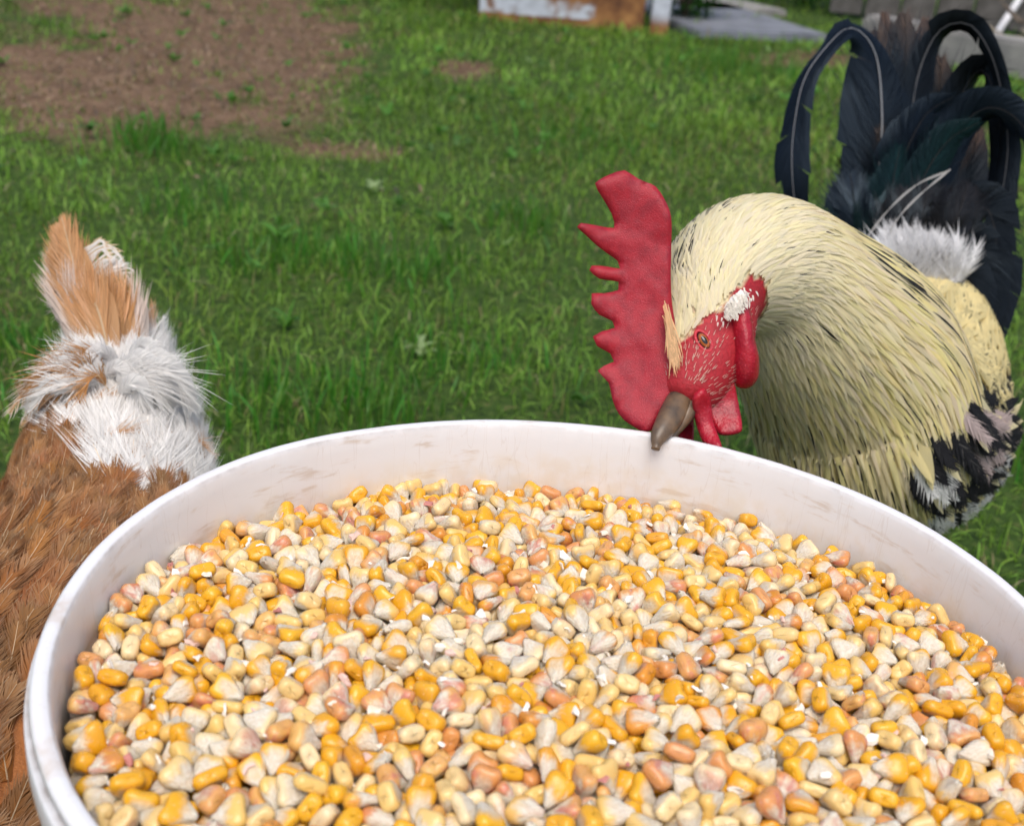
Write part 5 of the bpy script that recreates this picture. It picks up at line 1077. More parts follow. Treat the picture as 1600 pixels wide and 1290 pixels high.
115,-1426,167,57,-46,-5,1,1587,115,46,63,-27,-71,6,1514,377,35,87,44,14,10,-444,-1428,46,12,66,70,4,1475,-46,91,5,17,60,6,206,-776,200,3,11,85,7,-838,-91,95,95,23,-11,1,-1015,-930,73,10,74,3,9,271,-868,89,32,-11,89,4,
-100,-1374,147,62,0,-25,3,152,1164,72,-9,-52,4,11,441,-1335,56,-90,-41,-9,4,472,1088,93,-66,-72,-13,0,1024,1115,45,7,6,-42,3,-459,1271,72,-17,-32,-78,11,1078,-1081,124,-4,-5,68,0,686,-1162,96,-98,-5,10,4,786,-561,139,5,6,-91,7,
701,-1197,153,-7,1,43,6,1426,613,41,11,3,-61,11,1078,-39,81,-79,-55,-21,8,1316,-821,63,55,-48,3,8,1307,-628,66,86,7,-39,3,731,-980,115,-10,2,20,9,-1198,340,101,76,-60,0,9,541,692,114,95,-22,-15,5,64,-1289,65,-8,8,90,7,
933,722,92,-4,-14,-75,9,-1181,830,39,69,-70,11,8,893,991,68,82,-55,-7,9,-1558,-274,46,-92,-34,-9,6,1087,-592,83,5,-6,32,9,-1007,-969,162,45,17,-68,2,1021,24,83,40,37,-56,4,-35,-664,212,-63,-66,38,1,1531,-344,36,99,-4,8,10,
891,-729,208,-14,-9,90,5,-677,-954,187,46,-38,-28,10,1233,936,55,52,-83,1,9,627,-549,114,56,-53,-45,11,750,-1288,31,19,-4,92,4,352,-991,201,12,25,41,2,1325,613,64,75,39,-33,1,1135,-507,82,84,-9,46,5,-509,1398,27,70,-59,-7,0,
852,1253,41,14,-47,-82,2,1172,-1015,56,-60,41,67,0,-865,849,129,40,-86,10,1,-715,-837,104,89,32,-12,11,507,1410,58,76,19,41,2,-1386,217,69,86,21,-26,5,865,-1237,163,15,97,-7,1,-693,1033,80,-67,57,45,9,207,-1449,68,-1,-98,-4,4,
-1132,1046,40,-17,-73,-47,10,1561,260,42,79,-13,-54,4,65,-974,103,23,15,84,4,-372,805,90,-12,97,17,3,434,170,120,-14,54,64,1,-316,-984,173,-15,-54,-65,4,-853,-917,84,-5,0,-69,8,463,-1391,168,14,30,93,6,1438,-581,156,-38,-70,-47,10,
-706,-927,93,9,-1,-20,2,-678,758,105,0,7,3,5,146,-1318,90,40,69,59,9,-1125,-937,153,0,38,89,2,-700,-617,99,98,-3,10,1,-42,1487,63,37,-5,-73,10,71,-1245,205,43,-75,-49,2,442,-879,188,39,24,-18,9,-428,-1093,192,44,19,45,11,
578,-332,94,72,-67,-1,7,394,659,112,1,4,90,6,-432,-797,231,34,22,6,6,-744,-1325,141,59,-10,-27,1,1175,-744,80,-4,-7,-37,3,922,-561,199,7,30,93,9,-510,-757,216,43,17,80,3,-255,-706,123,67,15,-59,2,-136,-914,198,69,4,-11,6,
298,-1122,190,19,-31,-89,8,-346,-1431,163,-96,15,17,6,1058,-1024,63,63,-23,-73,2,-440,-1350,64,-74,14,44,7,262,1329,57,76,-64,2,0,-573,516,150,-17,39,76,5,-812,619,102,15,4,-76,4,733,-727,209,-80,-1,7,1,1454,456,39,3,7,40,11,
-1007,-846,106,-50,85,8,1,-657,1166,53,52,20,75,3,1564,-91,42,-1,-30,-69,6,-463,-1297,87,44,88,0,10,952,-971,143,45,-48,-71,6,-1016,-743,97,34,20,66,4,-45,-1132,161,-4,-90,20,3,-142,1207,105,10,-3,97,4,-76,-1205,163,56,-9,71,11,
-1087,-827,137,19,-4,-67,6,-1164,-987,93,65,-43,26,10,786,-1051,115,-1,-15,-75,9,-841,-1273,143,-25,68,42,0,865,-683,140,62,-12,-73,11,465,-1231,102,31,46,-36,10,1073,-104,113,33,17,-31,4,1262,-533,163,88,28,19,3,
-617,336,148,-24,-22,91,5,-1118,202,143,-7,6,60,0,-369,-683,156,12,19,46,7,-250,-1007,156,60,73,-10,1,557,-797,158,15,0,-69,11,-100,-685,200,90,17,12,11,-173,-848,188,-2,-18,-97,3,48,372,174,60,73,-13,0,-593,-1033,133,13,-66,-62,8,
900,-1234,101,-62,43,59,6,558,-897,110,10,-35,-91,10,882,192,144,12,-43,82,11,-755,-276,140,25,-95,-12,1,241,-1079,115,17,0,23,1,-213,-1301,148,15,-9,-73,11,756,-1294,144,-8,-9,52,0,380,-660,128,48,-33,-9,2,
613,-1068,150,84,28,-43,7,1132,-647,138,96,-22,0,6,482,-1287,111,79,-19,47,5,-757,1254,93,-22,-94,-17,7,453,641,124,-31,-89,-28,2,968,-537,146,-30,16,93,7,172,-1110,101,93,-13,25,8,284,-1326,107,-56,-67,-24,1,
644,-832,141,48,-77,-18,2,-631,1252,91,3,14,84,3,-45,1424,127,40,-86,-25,11,209,-1346,151,67,-67,-2,1,-744,-956,129,48,-7,-62,7,440,1328,103,81,-56,5,11,-259,-1430,151,41,79,-37,11,877,-1015,123,-25,-52,-66,7,
-553,-1287,112,-89,-35,-25,10,1429,-487,79,75,61,15,2,-393,-1009,179,81,-27,-12,4,-956,-1115,141,59,76,22,8,348,-1248,118,19,-12,63,5,-295,-708,171,24,-35,-88,7,55,-1451,161,-30,80,-23,9,-158,-972,133,2,4,48,9,
147,-1058,118,-27,-85,-38,2,1425,-613,91,-49,-57,-62,3,490,-828,142,-57,69,41,4,919,-931,94,79,-44,-31,5,-323,-1033,128,-65,-24,-70,8,574,516,159,7,-52,-84,5,-595,859,108,52,-31,31,7,-159,-1182,110,-22,34,90,2,
-254,-1179,148,24,56,17,4,263,-1218,107,-15,45,69,5,1361,-578,131,24,38,54,11,-10,230,148,86,43,-24,0,-380,1216,88,2,27,54,0,-1467,-520,91,53,-3,35,0,452,-1082,131,47,-4,66,2,-629,1176,119,-17,89,36,2,-75,503,133,36,58,35,10,
881,-546,153,-46,69,54,6,-1355,770,92,2,-8,-55,11,-452,996,136,8,-21,19,10,96,-1428,105,2,-14,98,2,15,-1149,105,-9,91,28,6,1078,-992,117,88,-38,-17,8,-1136,-1039,147,23,-38,5,2,-476,1205,87,-92,-33,-14,9,432,408,154,8,28,82,7,
-283,-1085,188,13,30,39,10,444,-1004,149,-28,7,-52,2,244,-1078,173,64,7,73,10,-321,-815,153,27,7,-3,4,680,-1118,170,34,71,50,7,172,-1243,120,80,-49,-23,2,1043,192,118,2,-23,61,8,-793,-61,123,40,89,-11,8,1106,-573,147,-68,36,61,5,
40,-914,126,57,69,23,9,424,-783,135,29,92,22,9,-20,-828,157,90,-39,-5,9,-849,-993,117,92,23,-28,1,-379,-1383,95,26,-9,63,4,648,-619,149,-37,-10,91,6,-256,-1057,126,-63,-33,-68,10,-252,1407,90,14,1,-28,4,790,-580,188,43,85,22,0,
365,-997,140,25,-10,-94,0,-925,264,114,44,4,40,1,-217,-1244,136,36,-25,67,6,518,-1380,130,1,-51,75,11,1369,-483,113,4,21,-15,2,-575,-825,129,40,-23,-88,3,138,565,127,30,-31,-7,10,-321,-1198,115,24,87,24,3,
-929,-1189,113,52,-61,-55,3,912,-1136,139,47,-87,-3,6,-693,-1283,118,40,-86,-28,8,-180,-1401,151,11,18,-77,6,95,-1344,106,36,38,61,11,699,-898,126,-45,75,27,2,-14,-1464,149,-47,-67,51,11,-51,-1246,76,-40,-36,-47,4,
1182,502,131,5,98,-10,2,1147,-883,127,-45,-77,-30,4,-734,-1224,94,-79,-56,14,10,-559,-1323,167,3,16,74,5,159,-704,176,68,44,57,3,-59,1239,105,-78,59,14,5,-407,-798,176,12,-24,-71,10,-450,-919,148,30,29,-35,5,
253,-735,106,-18,-11,-96,10,-52,-367,155,-15,1,97,0,-638,-1178,108,22,-46,4,6,200,792,113,-72,48,48,0,421,-794,191,11,-90,-40,11,421,1149,100,54,-78,14,6,1504,-418,70,94,17,-20,0,-397,752,135,-40,-89,-3,7,
-841,-846,113,-12,43,-20,1,723,-810,132,-43,31,47,6,-979,-756,137,-83,-21,27,0,100,1174,97,37,1,88,3,261,1092,129,-79,-46,-36,6,1216,-691,119,13,16,78,8,-199,-1382,112,1,-15,98,0,-812,789,140,-10,24,-74,11,895,560,124,95,-14,21,0,
165,-1106,153,-4,-42,-63,6,584,-34,167,-43,41,62,10,682,-1306,108,79,-35,-18,3,621,-1189,121,5,-24,89,6,1080,-840,131,66,-8,-55,11,-634,-991,117,30,-5,-19,8,801,-759,174,-54,-57,-56,11,-855,1144,95,94,23,14,7,
104,-1258,113,38,3,86,11,-587,-283,158,89,-40,12,2,1011,-1138,121,74,31,33,5,-348,689,164,1,-12,48,1,174,-1435,136,51,-36,-62,1,323,-1137,149,65,63,-26,1,-1105,-952,99,-19,-30,-81,10,305,-1076,139,3,-18,-38,0,
-591,-763,147,10,7,63,8,-103,1380,105,33,-36,26,9,-954,-840,131,2,47,26,6,-38,-1198,115,65,64,3,9,296,-978,145,42,81,-14,7,248,745,126,-6,97,14,3,1260,10,126,-22,8,-15,2,-411,-1207,147,-62,-73,11,1,-1154,-862,155,78,60,9,11,
1336,-94,109,99,-1,2,5,1235,-452,132,-3,-13,26,9,-4,-1279,128,-42,-4,-87,1,-70,-1014,164,51,-48,45,8,-1356,499,102,-5,57,-9,11,633,-896,160,36,-29,-68,10,231,-54,178,-6,29,64,6,21,441,141,16,-23,-91,3,-11,-959,174,14,21,-67,5,
-823,-490,167,-28,-19,-81,6,668,1334,91,-65,-19,-72,3,-437,-1138,145,-75,31,57,9,428,-698,160,0,-38,-91,11,1239,-927,103,26,76,44,2,-220,964,144,20,-94,25,6,444,-1157,137,82,49,19,9,-436,808,126,29,-77,-53,11,
339,-679,197,52,15,38,9,-231,-819,165,59,-78,-15,1,782,-837,176,-21,-32,-72,2,-1064,-1012,150,40,9,87,5,203,-857,160,11,6,-42,10,1209,-624,124,-21,46,61,11,-312,-1120,145,-23,26,84,5,895,-888,167,91,-12,35,4,
719,-1233,111,-88,33,31,0,935,-1153,89,0,-5,84,7,163,-925,139,77,47,31,9,720,930,120,24,-38,-88,7,800,-635,137,-49,61,56,1,-378,-1425,128,17,-18,91,0,-1184,-926,104,59,34,14,5,-802,-1131,118,61,-54,-13,5,304,-816,143,-13,6,78,5,
849,-948,154,-67,-4,-55,0,-53,-628,160,53,-81,-7,1,-868,-1236,100,-42,82,32,1,-22,-125,175,-17,-33,-51,6,-750,-1079,112,6,-30,-55,1,281,625,151,-16,95,18,0,268,-912,132,3,-94,-23,0,202,-1001,148,24,-20,-87,2,
1292,-605,132,22,-96,-10,11,1012,-991,71,44,66,6,2,-613,573,143,33,64,-29,3,451,-901,121,45,71,-16,3,116,-773,149,38,-1,-27,11,463,-1427,123,40,-48,58,10,1084,-497,147,-77,-51,31,8,-735,-784,180,43,-21,-86,3,
215,-1389,117,86,37,-4,9,-184,-1190,183,44,-17,61,4,-1254,-823,105,26,48,49,6,1138,-804,142,38,30,-63,5,942,-827,141,85,42,23,8,-53,748,135,19,10,-8,6,-457,-837,163,-16,-46,-86,6,526,-964,158,-32,-20,-90,4,
-462,-1264,141,-63,75,-6,10,924,-757,168,-20,95,-1,1,-1413,571,56,76,1,-1,4,1099,-733,178,-89,-44,-4,4,748,-907,168,35,-29,-5,10,593,-1307,142,81,18,-3,9,-1005,-1052,156,79,19,56,5,30,245,194,-18,70,-23,0,
-233,1044,120,47,-79,14,10,423,-1371,96,19,-18,-32,1,-143,-1051,117,-25,-76,-12,3,-287,1151,107,55,68,10,3,-543,-1084,134,-6,20,-20,4,539,-1045,187,-61,-53,-53,2,613,-1017,114,-56,70,35,8,859,-1170,117,-41,-56,62,6,
1394,-717,130,-53,62,-50,9,233,-1200,178,33,-7,58,9,328,1344,103,40,79,36,11,-506,-1187,140,20,-39,46,10,-684,-906,151,9,-94,-19,5,-80,-1271,127,85,34,37,3,714,-675,144,14,20,91,4,-348,-862,186,23,-3,-41,6,
-737,150,129,-90,33,-19,8,-789,-789,127,9,16,-89,5,-1160,-725,147,-22,-20,-13,5,-609,-1330,123,-32,13,15,9,295,-643,156,91,19,-35,5,742,-1150,139,-14,90,12,3,-910,-1096,105,14,-5,-90,4,45,-746,178,-89,1,14,4,
1138,-733,129,-88,-37,-25,6,-190,1080,148,90,-19,-8,3,370,-753,160,15,79,34,9,-12,617,142,34,-25,-53,7,-779,1186,112,36,12,-89,3,94,-1203,146,61,-71,-18,10,1015,-814,135,-10,-43,-46,6,-814,-952,136,31,21,92,5,
406,-945,150,66,-61,0,7,-894,-748,128,41,73,50,11,1532,-351,95,-13,13,94,7,-753,559,155,54,-55,-17,1,-613,-1093,137,4,45,88,11,1178,-548,172,91,-29,1,1,-125,-1125,168,74,-57,-20,10,-484,-1007,167,-75,64,-4,8,
-382,-1298,103,14,65,18,10,-131,-767,216,-50,84,-13,4,-1215,-775,106,40,-13,-13,8,-523,1093,119,9,5,96,9,650,-1251,156,62,-47,-51,8,-176,-381,151,62,-18,40,9,655,-758,162,0,46,-69,11,-212,-1016,110,-88,-46,0,2,
1008,-627,173,95,3,20,6,-304,-970,119,-73,-63,-12,1,583,-633,179,-72,-62,23,3,54,708,133,78,31,34,8,1041,-660,145,10,-23,-59,5,30,-1107,174,74,26,-37,10,-172,-1477,114,-49,-83,22,5,548,-689,150,92,13,26,7,430,-591,162,46,-7,32,4,
39,-868,186,89,25,20,10,-24,-746,209,67,69,8,9,-26,-903,147,44,72,-27,6,1224,-835,130,87,41,18,11,61,-377,174,-2,-92,23,0,-303,-1309,97,41,17,-61,4,-489,-1100,165,20,31,-11,3,-23,-1069,113,8,39,41,9,718,-1094,95,-54,-72,-39,8,
22,-620,125,-15,16,17,8,-516,245,125,-63,-75,-3,0,414,641,164,26,81,14,0,480,-777,102,-71,-61,-28,3,1348,-782,112,-12,32,83,0,55,-1056,202,54,79,24,6,-723,239,135,-14,-6,-95,2,467,-1054,184,9,52,78,11,-309,-1383,134,-4,-56,8,7,
-229,1226,112,-56,65,50,9,698,-742,101,39,33,-75,11,-681,1228,44,-16,58,55,1,-1231,-888,82,83,-46,-14,7,1084,212,85,91,36,-14,0,652,1267,41,6,3,-76,4,798,751,129,10,9,89,8,860,863,95,89,21,2,6,564,-434,127,-97,-2,-20,2,
-424,-752,144,-54,-76,-24,9,-1456,-472,46,54,-70,-42,7,112,682,114,-28,-6,29,2,1308,-724,113,3,35,-58,6,334,493,146,31,-21,42,11,-489,319,123,-5,-19,-66,10,626,-1347,109,-34,-32,-81,5,1490,-207,81,-3,42,71,5,
278,1401,66,-82,-54,-11,4,-545,-733,169,47,-71,-4,5,31,-1262,161,87,14,-44,10,141,-839,187,35,1,-93,4,847,24,116,0,20,68,4,321,419,157,58,74,-17,0,575,-938,183,61,-57,-9,3,-441,-1047,133,53,-17,-60,11,562,-564,157,-24,-48,-82,0,
-132,1108,141,10,-47,-8,4,-974,-910,156,-71,-25,26,7,-1053,-1110,101,50,26,5,11,509,-1151,109,1,-8,-84,9,877,-821,154,-23,92,29,1,-189,-1458,177,-76,51,35,5,-1450,618,37,-77,1,56,8,-867,1040,77,19,-32,-33,7,-652,-580,111,2,52,39,5,
-591,-1130,106,79,56,-13,1,-8,777,94,20,-2,38,1,1520,27,68,24,21,73,5,-782,-724,144,-56,-80,-14,10,331,1275,130,19,7,-79,9,787,-711,137,62,77,1,9,-248,-625,147,17,10,-95,7,1397,187,136,81,-50,-23,11,-631,-839,168,69,53,24,4,
138,-1380,133,30,-68,-28,10,408,49,131,54,-57,-60,11,1250,412,100,2,16,-27,0,-770,-1282,96,70,-55,43,2,-769,-1011,81,7,71,40,11,139,-970,98,90,7,40,4,-833,-1198,172,-24,4,92,8,307,-744,157,29,-54,23,9,-792,-1049,141,44,-5,-87,3,
-667,-1346,95,76,-34,-1,6,-806,-831,158,36,9,-83,1,-463,180,133,96,-4,1,10,-397,-869,212,20,92,27,6,83,-1152,113,40,4,-27,7,127,1243,67,5,-56,-24,10,-139,-1325,163,62,5,61,10,-534,-1237,174,-83,50,19,7,1093,-786,83,-1,-8,-50,11,
-1216,-725,82,-27,85,22,9,757,1139,87,85,46,14,7,-989,489,84,13,-83,-24,5,-322,712,124,-64,-71,-25,7,-1448,220,66,19,-61,-7,9,1244,-708,162,95,-11,-18,7,390,1360,58,-1,16,50,7,302,-1393,106,3,-1,-46,6,-621,-879,97,13,-9,54,11,
101,-889,106,22,46,-10,6,-215,-325,150,-12,14,-23,5,1272,-298,95,-49,-81,-28,9,-977,283,103,-5,-93,-21,0,-885,584,130,-96,23,-2,6,-257,-1336,165,51,-35,-33,9,329,-755,216,37,-77,-39,2,371,-1441,128,-48,28,-37,4,
726,0,112,27,-89,-18,4,-506,-992,120,-96,5,-2,1,198,1104,91,-95,22,-9,1,-30,-966,121,-13,2,-4,6,736,-655,187,96,8,-18,0,-478,959,85,13,-20,-94,11,1117,959,64,3,-2,37,9,805,-1155,169,40,-85,-22,4,202,1371,70,8,-56,-30,6,
452,1030,104,-6,-15,-93,6,258,-660,122,-8,33,16,11,922,-652,178,97,-8,-15,1,968,-904,139,-43,48,67,2,700,229,87,20,-52,-17,0,-451,404,131,98,4,-13,8,-283,-906,153,-3,25,41,6,527,-1309,90,16,-25,-91,9,292,-1163,116,92,14,-8,6,
-1429,506,87,-42,-23,-80,9,750,-859,121,-20,-29,-67,2,753,-992,172,6,94,24,7,1199,647,77,-12,98,7,7,796,1272,51,-44,-60,40,8,463,-949,171,20,48,75,8,1385,-687,61,-47,81,13,1,443,875,99,91,31,-2,6,-322,-1423,74,87,5,23,10,
-1117,-767,142,-21,32,90,8,905,388,127,-7,97,7,4,-452,-1210,100,-14,-11,-72,3,-145,-835,137,28,9,-94,3,-179,1276,103,14,-93,-28,4,-344,-1231,165,66,33,32,2,104,902,103,15,44,82,5,-972,-1079,80,26,26,64,11,1135,-1040,115,19,90,6,0,
130,-1486,163,32,-67,61,7,-732,-1311,57,47,83,25,6,1118,-625,189,35,65,-31,6,-355,-1066,177,-9,-7,96,0,89,-1308,183,82,-11,-51,8,-1353,-746,75,84,-45,0,8,693,-514,127,8,19,96,8,960,-172,104,15,-17,-5,3,-72,-1469,123,85,-17,35,7,
-1524,316,49,58,-11,-72,10,746,-783,164,-27,40,54,0,1045,1053,70,-24,-22,85,8,315,-1448,99,89,-17,5,0,166,-1184,136,60,-40,3,3,1162,587,80,97,14,-15,4,773,1204,68,-62,12,18,2,-1009,-994,106,-96,-23,3,8,-1090,884,58,4,5,98,4,
122,-699,124,-10,1,-87,5,331,554,116,14,93,8,4,113,-992,153,-16,12,94,11,555,1119,103,7,7,-2,8,-1183,-833,89,28,-20,-71,5,27,-1048,144,27,-9,-6,7,1473,-549,103,-72,-26,43,3,-140,-1337,83,68,42,25,2,142,-1282,182,13,87,29,4,
387,520,157,-67,-58,44,1,670,-616,203,5,9,98,5,904,-1230,31,-24,-75,-36,6,1420,-489,150,52,79,-10,2,736,1066,108,11,-12,-92,6,-334,-909,112,17,14,24,11,128,757,121,31,-82,-3,2,327,-887,190,-38,71,37,4,-1078,-678,116,-7,15,96,3,
0,1296,104,10,-14,-48,11,343,-1369,164,36,-35,-81,7,1231,-589,75,61,53,-41,10,990,-619,119,-11,25,-14,9,498,-1263,171,78,34,38,3,-978,-1151,91,76,-42,24,7,574,-769,114,10,-3,33,9,625,-279,155,-88,-42,-9,3,-367,-1143,96,15,2,57,5,
1341,420,60,68,-31,21,1,-625,407,128,78,-59,-5,10,795,-960,127,97,19,-2,10,113,-1075,165,-68,69,5,6,-154,-644,167,-12,32,90,4,359,-824,194,56,-76,19,6,-118,-733,163,17,-5,-93,6,83,-816,167,-84,16,2,2,-411,1097,125,-53,71,42,2,
1008,-1012,148,0,72,15,9,-678,650,155,7,-5,47,1,798,-1217,129,-66,45,51,9,-688,-1129,155,95,4,4,4,-318,1400,87,53,-12,20,3,-1287,-737,100,47,3,33,7,30,-1360,127,55,-22,-52,11,831,-886,139,-80,35,41,2,1012,638,146,-6,-9,13,1,
828,-680,191,-23,9,81,1,103,1434,84,54,-48,63,0,-531,-1368,122,37,-53,-75,7,1185,-965,102,84,35,-38,3,-503,-1118,106,13,-25,-81,0,692,1140,107,-29,49,36,3,-1217,-885,148,70,16,46,10,-1090,-806,95,10,-2,31,1,684,456,128,-51,77,34,1,
-217,1131,103,84,-29,35,2,-139,-1270,105,7,20,46,3,-936,-960,114,9,13,-70,10,1281,-416,96,-13,-2,95,8,-595,-777,210,-33,26,68,6,620,-1281,88,15,94,24,3,-253,-803,125,-43,-86,-7,8,1254,-771,106,-56,67,41,4,168,-639,135,77,46,29,3,
752,1323,80,43,-63,37,0,969,-1098,121,25,46,59,2,-98,-656,127,-19,-96,12,10,-177,1361,91,18,1,34,2,559,-1111,144,-29,26,-19,4,691,-1046,145,-9,96,1,7,-474,-1420,176,-37,90,16,9,186,-758,124,39,-20,-62,9,339,301,186,-23,-73,-11,8,
-613,-916,150,-45,-76,-13,4,1338,-361,101,-2,-39,12,11,-751,-1188,146,-16,43,72,3,481,-702,135,-32,0,92,0,976,-619,208,33,88,-3,1,-264,-1470,96,65,36,-25,2,-131,-912,116,39,2,-72,4,-557,-954,127,69,29,38,9,
388,1069,117,-10,49,22,10,1569,-242,115,60,-45,-51,5,-420,-972,128,69,-59,28,0,-609,-1185,179,81,-11,8,9,202,1210,108,-73,-66,11,11,-187,-1133,136,-31,90,-13,8,-97,-1069,161,64,-20,-9,4,-610,-1371,72,64,50,-19,4,
354,-1207,170,89,17,-8,3,-361,-937,163,-62,71,30,5,1361,-651,118,57,75,-8,11,-933,-786,159,9,49,30,6,-779,1072,105,-8,15,-90,6,1030,-849,91,-53,-19,-80,4,-847,-1168,92,48,-31,59,7,-1298,-861,144,61,12,-62,9,
1154,-380,121,-97,5,11,8,406,-1214,90,-17,-86,-27,6,423,-1239,142,14,91,33,6,726,198,138,-23,-77,-29,11,-192,-707,187,49,-52,19,1,872,1077,73,90,13,-40,7,-532,-815,184,39,-87,21,9,-357,-739,202,53,-52,-26,7,
1063,402,87,35,-44,-76,11,3,-1007,207,-4,-6,94,9,-109,-1436,136,75,26,11,1,-15,-1308,86,89,-24,-29,0,-51,1412,77,-85,-39,31,1,1074,-942,72,-5,98,11,2,-599,791,113,-25,4,-55,6,-550,1288,72,16,5,-78,1,502,-536,149,-6,-29,76,9,
-300,1334,79,-6,-1,74,6,-945,-853,188,-59,-76,-23,8,633,-941,121,-31,-26,-87,7,429,-367,135,3,-9,-67,1,922,-209,123,3,-35,56,11,640,1201,64,55,-41,-62,8,950,-987,73,-48,24,83,11,-217,-937,179,-13,-40,-49,4,
248,-952,175,-12,-49,-65,2,494,-1406,51,82,-28,23,8,353,-1292,153,69,-59,-38,3,-318,-1260,127,72,42,-1,8,579,-680,111,33,90,12,1,513,-778,189,-20,95,-9,6,777,-1153,97,15,-19,-64,5,-1245,250,86,-49,4,61,3,-1382,-536,76,-32,87,-35,9,
990,-716,176,22,88,-35,11,-182,-767,133,2,-11,-7,2,1189,-806,73,1,15,92,5,1206,-490,174,-9,-36,-87,8,247,-1278,105,-23,30,75,4,369,-1082,117,-70,-39,-58,0,133,1083,107,49,-7,-85,8,1167,1006,63,64,-27,-65,8,
]

kraw = np.array(CORN).reshape(-1, 7)
NKER = len(kraw)
kpos = kraw[:, :3]*1e-4*np.array([1.014, 1.014, 1.])+np.array([BX, BY, RZ-.0225-.0205])


def heap_rise(y):                                  # the heap climbs towards the near side of the bucket
    return .0195*(1-np.exp(-1.3*np.clip((BY+.15-y)/.15, 0, 3)))-.0055


kpos[:, 2] += heap_rise(kpos[:, 1])
kq = kraw[:, 3:6]/99.
kq = np.concatenate([np.sqrt(np.maximum(0, 1-(kq**2).sum(1)))[:, None], kq], 1)
kk = kraw[:, 6]


def kernel_shape(seed, nu=14):
    r = np.random.default_rng(seed)
    Lk = r.uniform(.88, 1.08)
    Wk = .84*r.uniform(.85, 1.1)
    Tk = .48*r.uniform(.85, 1.3)
    r2 = np.random.default_rng(seed+100)
    skew, bend, dentd = r2.uniform(-.16, .16), r2.uniform(-.12, .12), r2.uniform(.02, .12)
    flat = r2.uniform(.15, .5)
    ts = [0., .03, .1, .2, .33, .47, .6, .72, .82, .9, .955, .985, 1.0]
    Vv, A = [], []
    for i, t in enumerate(ts):
        s = min(1, t/.62)
        s = s*s*(3-2*s)
        s = .55*s+.45*min(1, t/.66)
        w, h = .20+.88*s, .34+.66*min(1, t/.6)
        if t > .74:
            q = math.sqrt(max(0, 1-((t-.74)/.26)**2))
            w *= q**.5
            h *= q**.55
        if i == 0:
            w *= .35; h *= .35
        if i == 1:
            w *= .8; h *= .8
        for k in range(nu):
            a = 2*math.pi*k/nu
            c, sn = math.cos(a), math.sin(a)
            x_ = math.copysign(abs(c)**.78, c)*w*Wk/2
            z_ = math.copysign(abs(sn)**.6, sn)*h*Tk*.93/2
            y_ = (t-.5)*Lk
            # germ groove on the upper face, dent on the crown
            if sn > .3:
                z_ -= flat*.10*math.exp(-(x_/(.22*Wk))**2)*math.exp(-((t-.45)/.28)**2)*Tk
            y_ -= dentd*max(0, (t-.82)/.18)*math.exp(-(x_/(.3*Wk))**2)
            wr = max(0, 1-t/.55)
            x_ += skew*(t-.3)*.5+.012*math.sin(7*a+seed)+.03*wr*math.sin(5*a+seed*3+t*20)
            z_ += .03*wr*math.sin(4*a+seed*5+t*17)+.012*math.sin(3*a+seed+6*t)
            z_ += bend*(t-.5)**2*.6
            Vv.append((x_*.0107, y_*.0107, z_*.0107))
            A.append((x_/Wk*2, t, z_/Tk*2))
    n0 = len(Vv)
    Vv += [(0, -.5*Lk*.0107, 0), tuple(np.mean(Vv[-nu:], 0)-np.array([0, dentd*.002, 0]))]
    A += [(0, 0, 0), (0, 1, 0)]
    nr = len(ts)
    F = [tuple(f) for f in grid_faces(nr, nu, True)]
    F += [((k+1) % nu, k, n0) for k in range(nu)]
    F += [(n0-nu+k, n0-nu+(k+1) % nu, n0+1) for k in range(nu)]
    return np.array(Vv), np.array(A), F


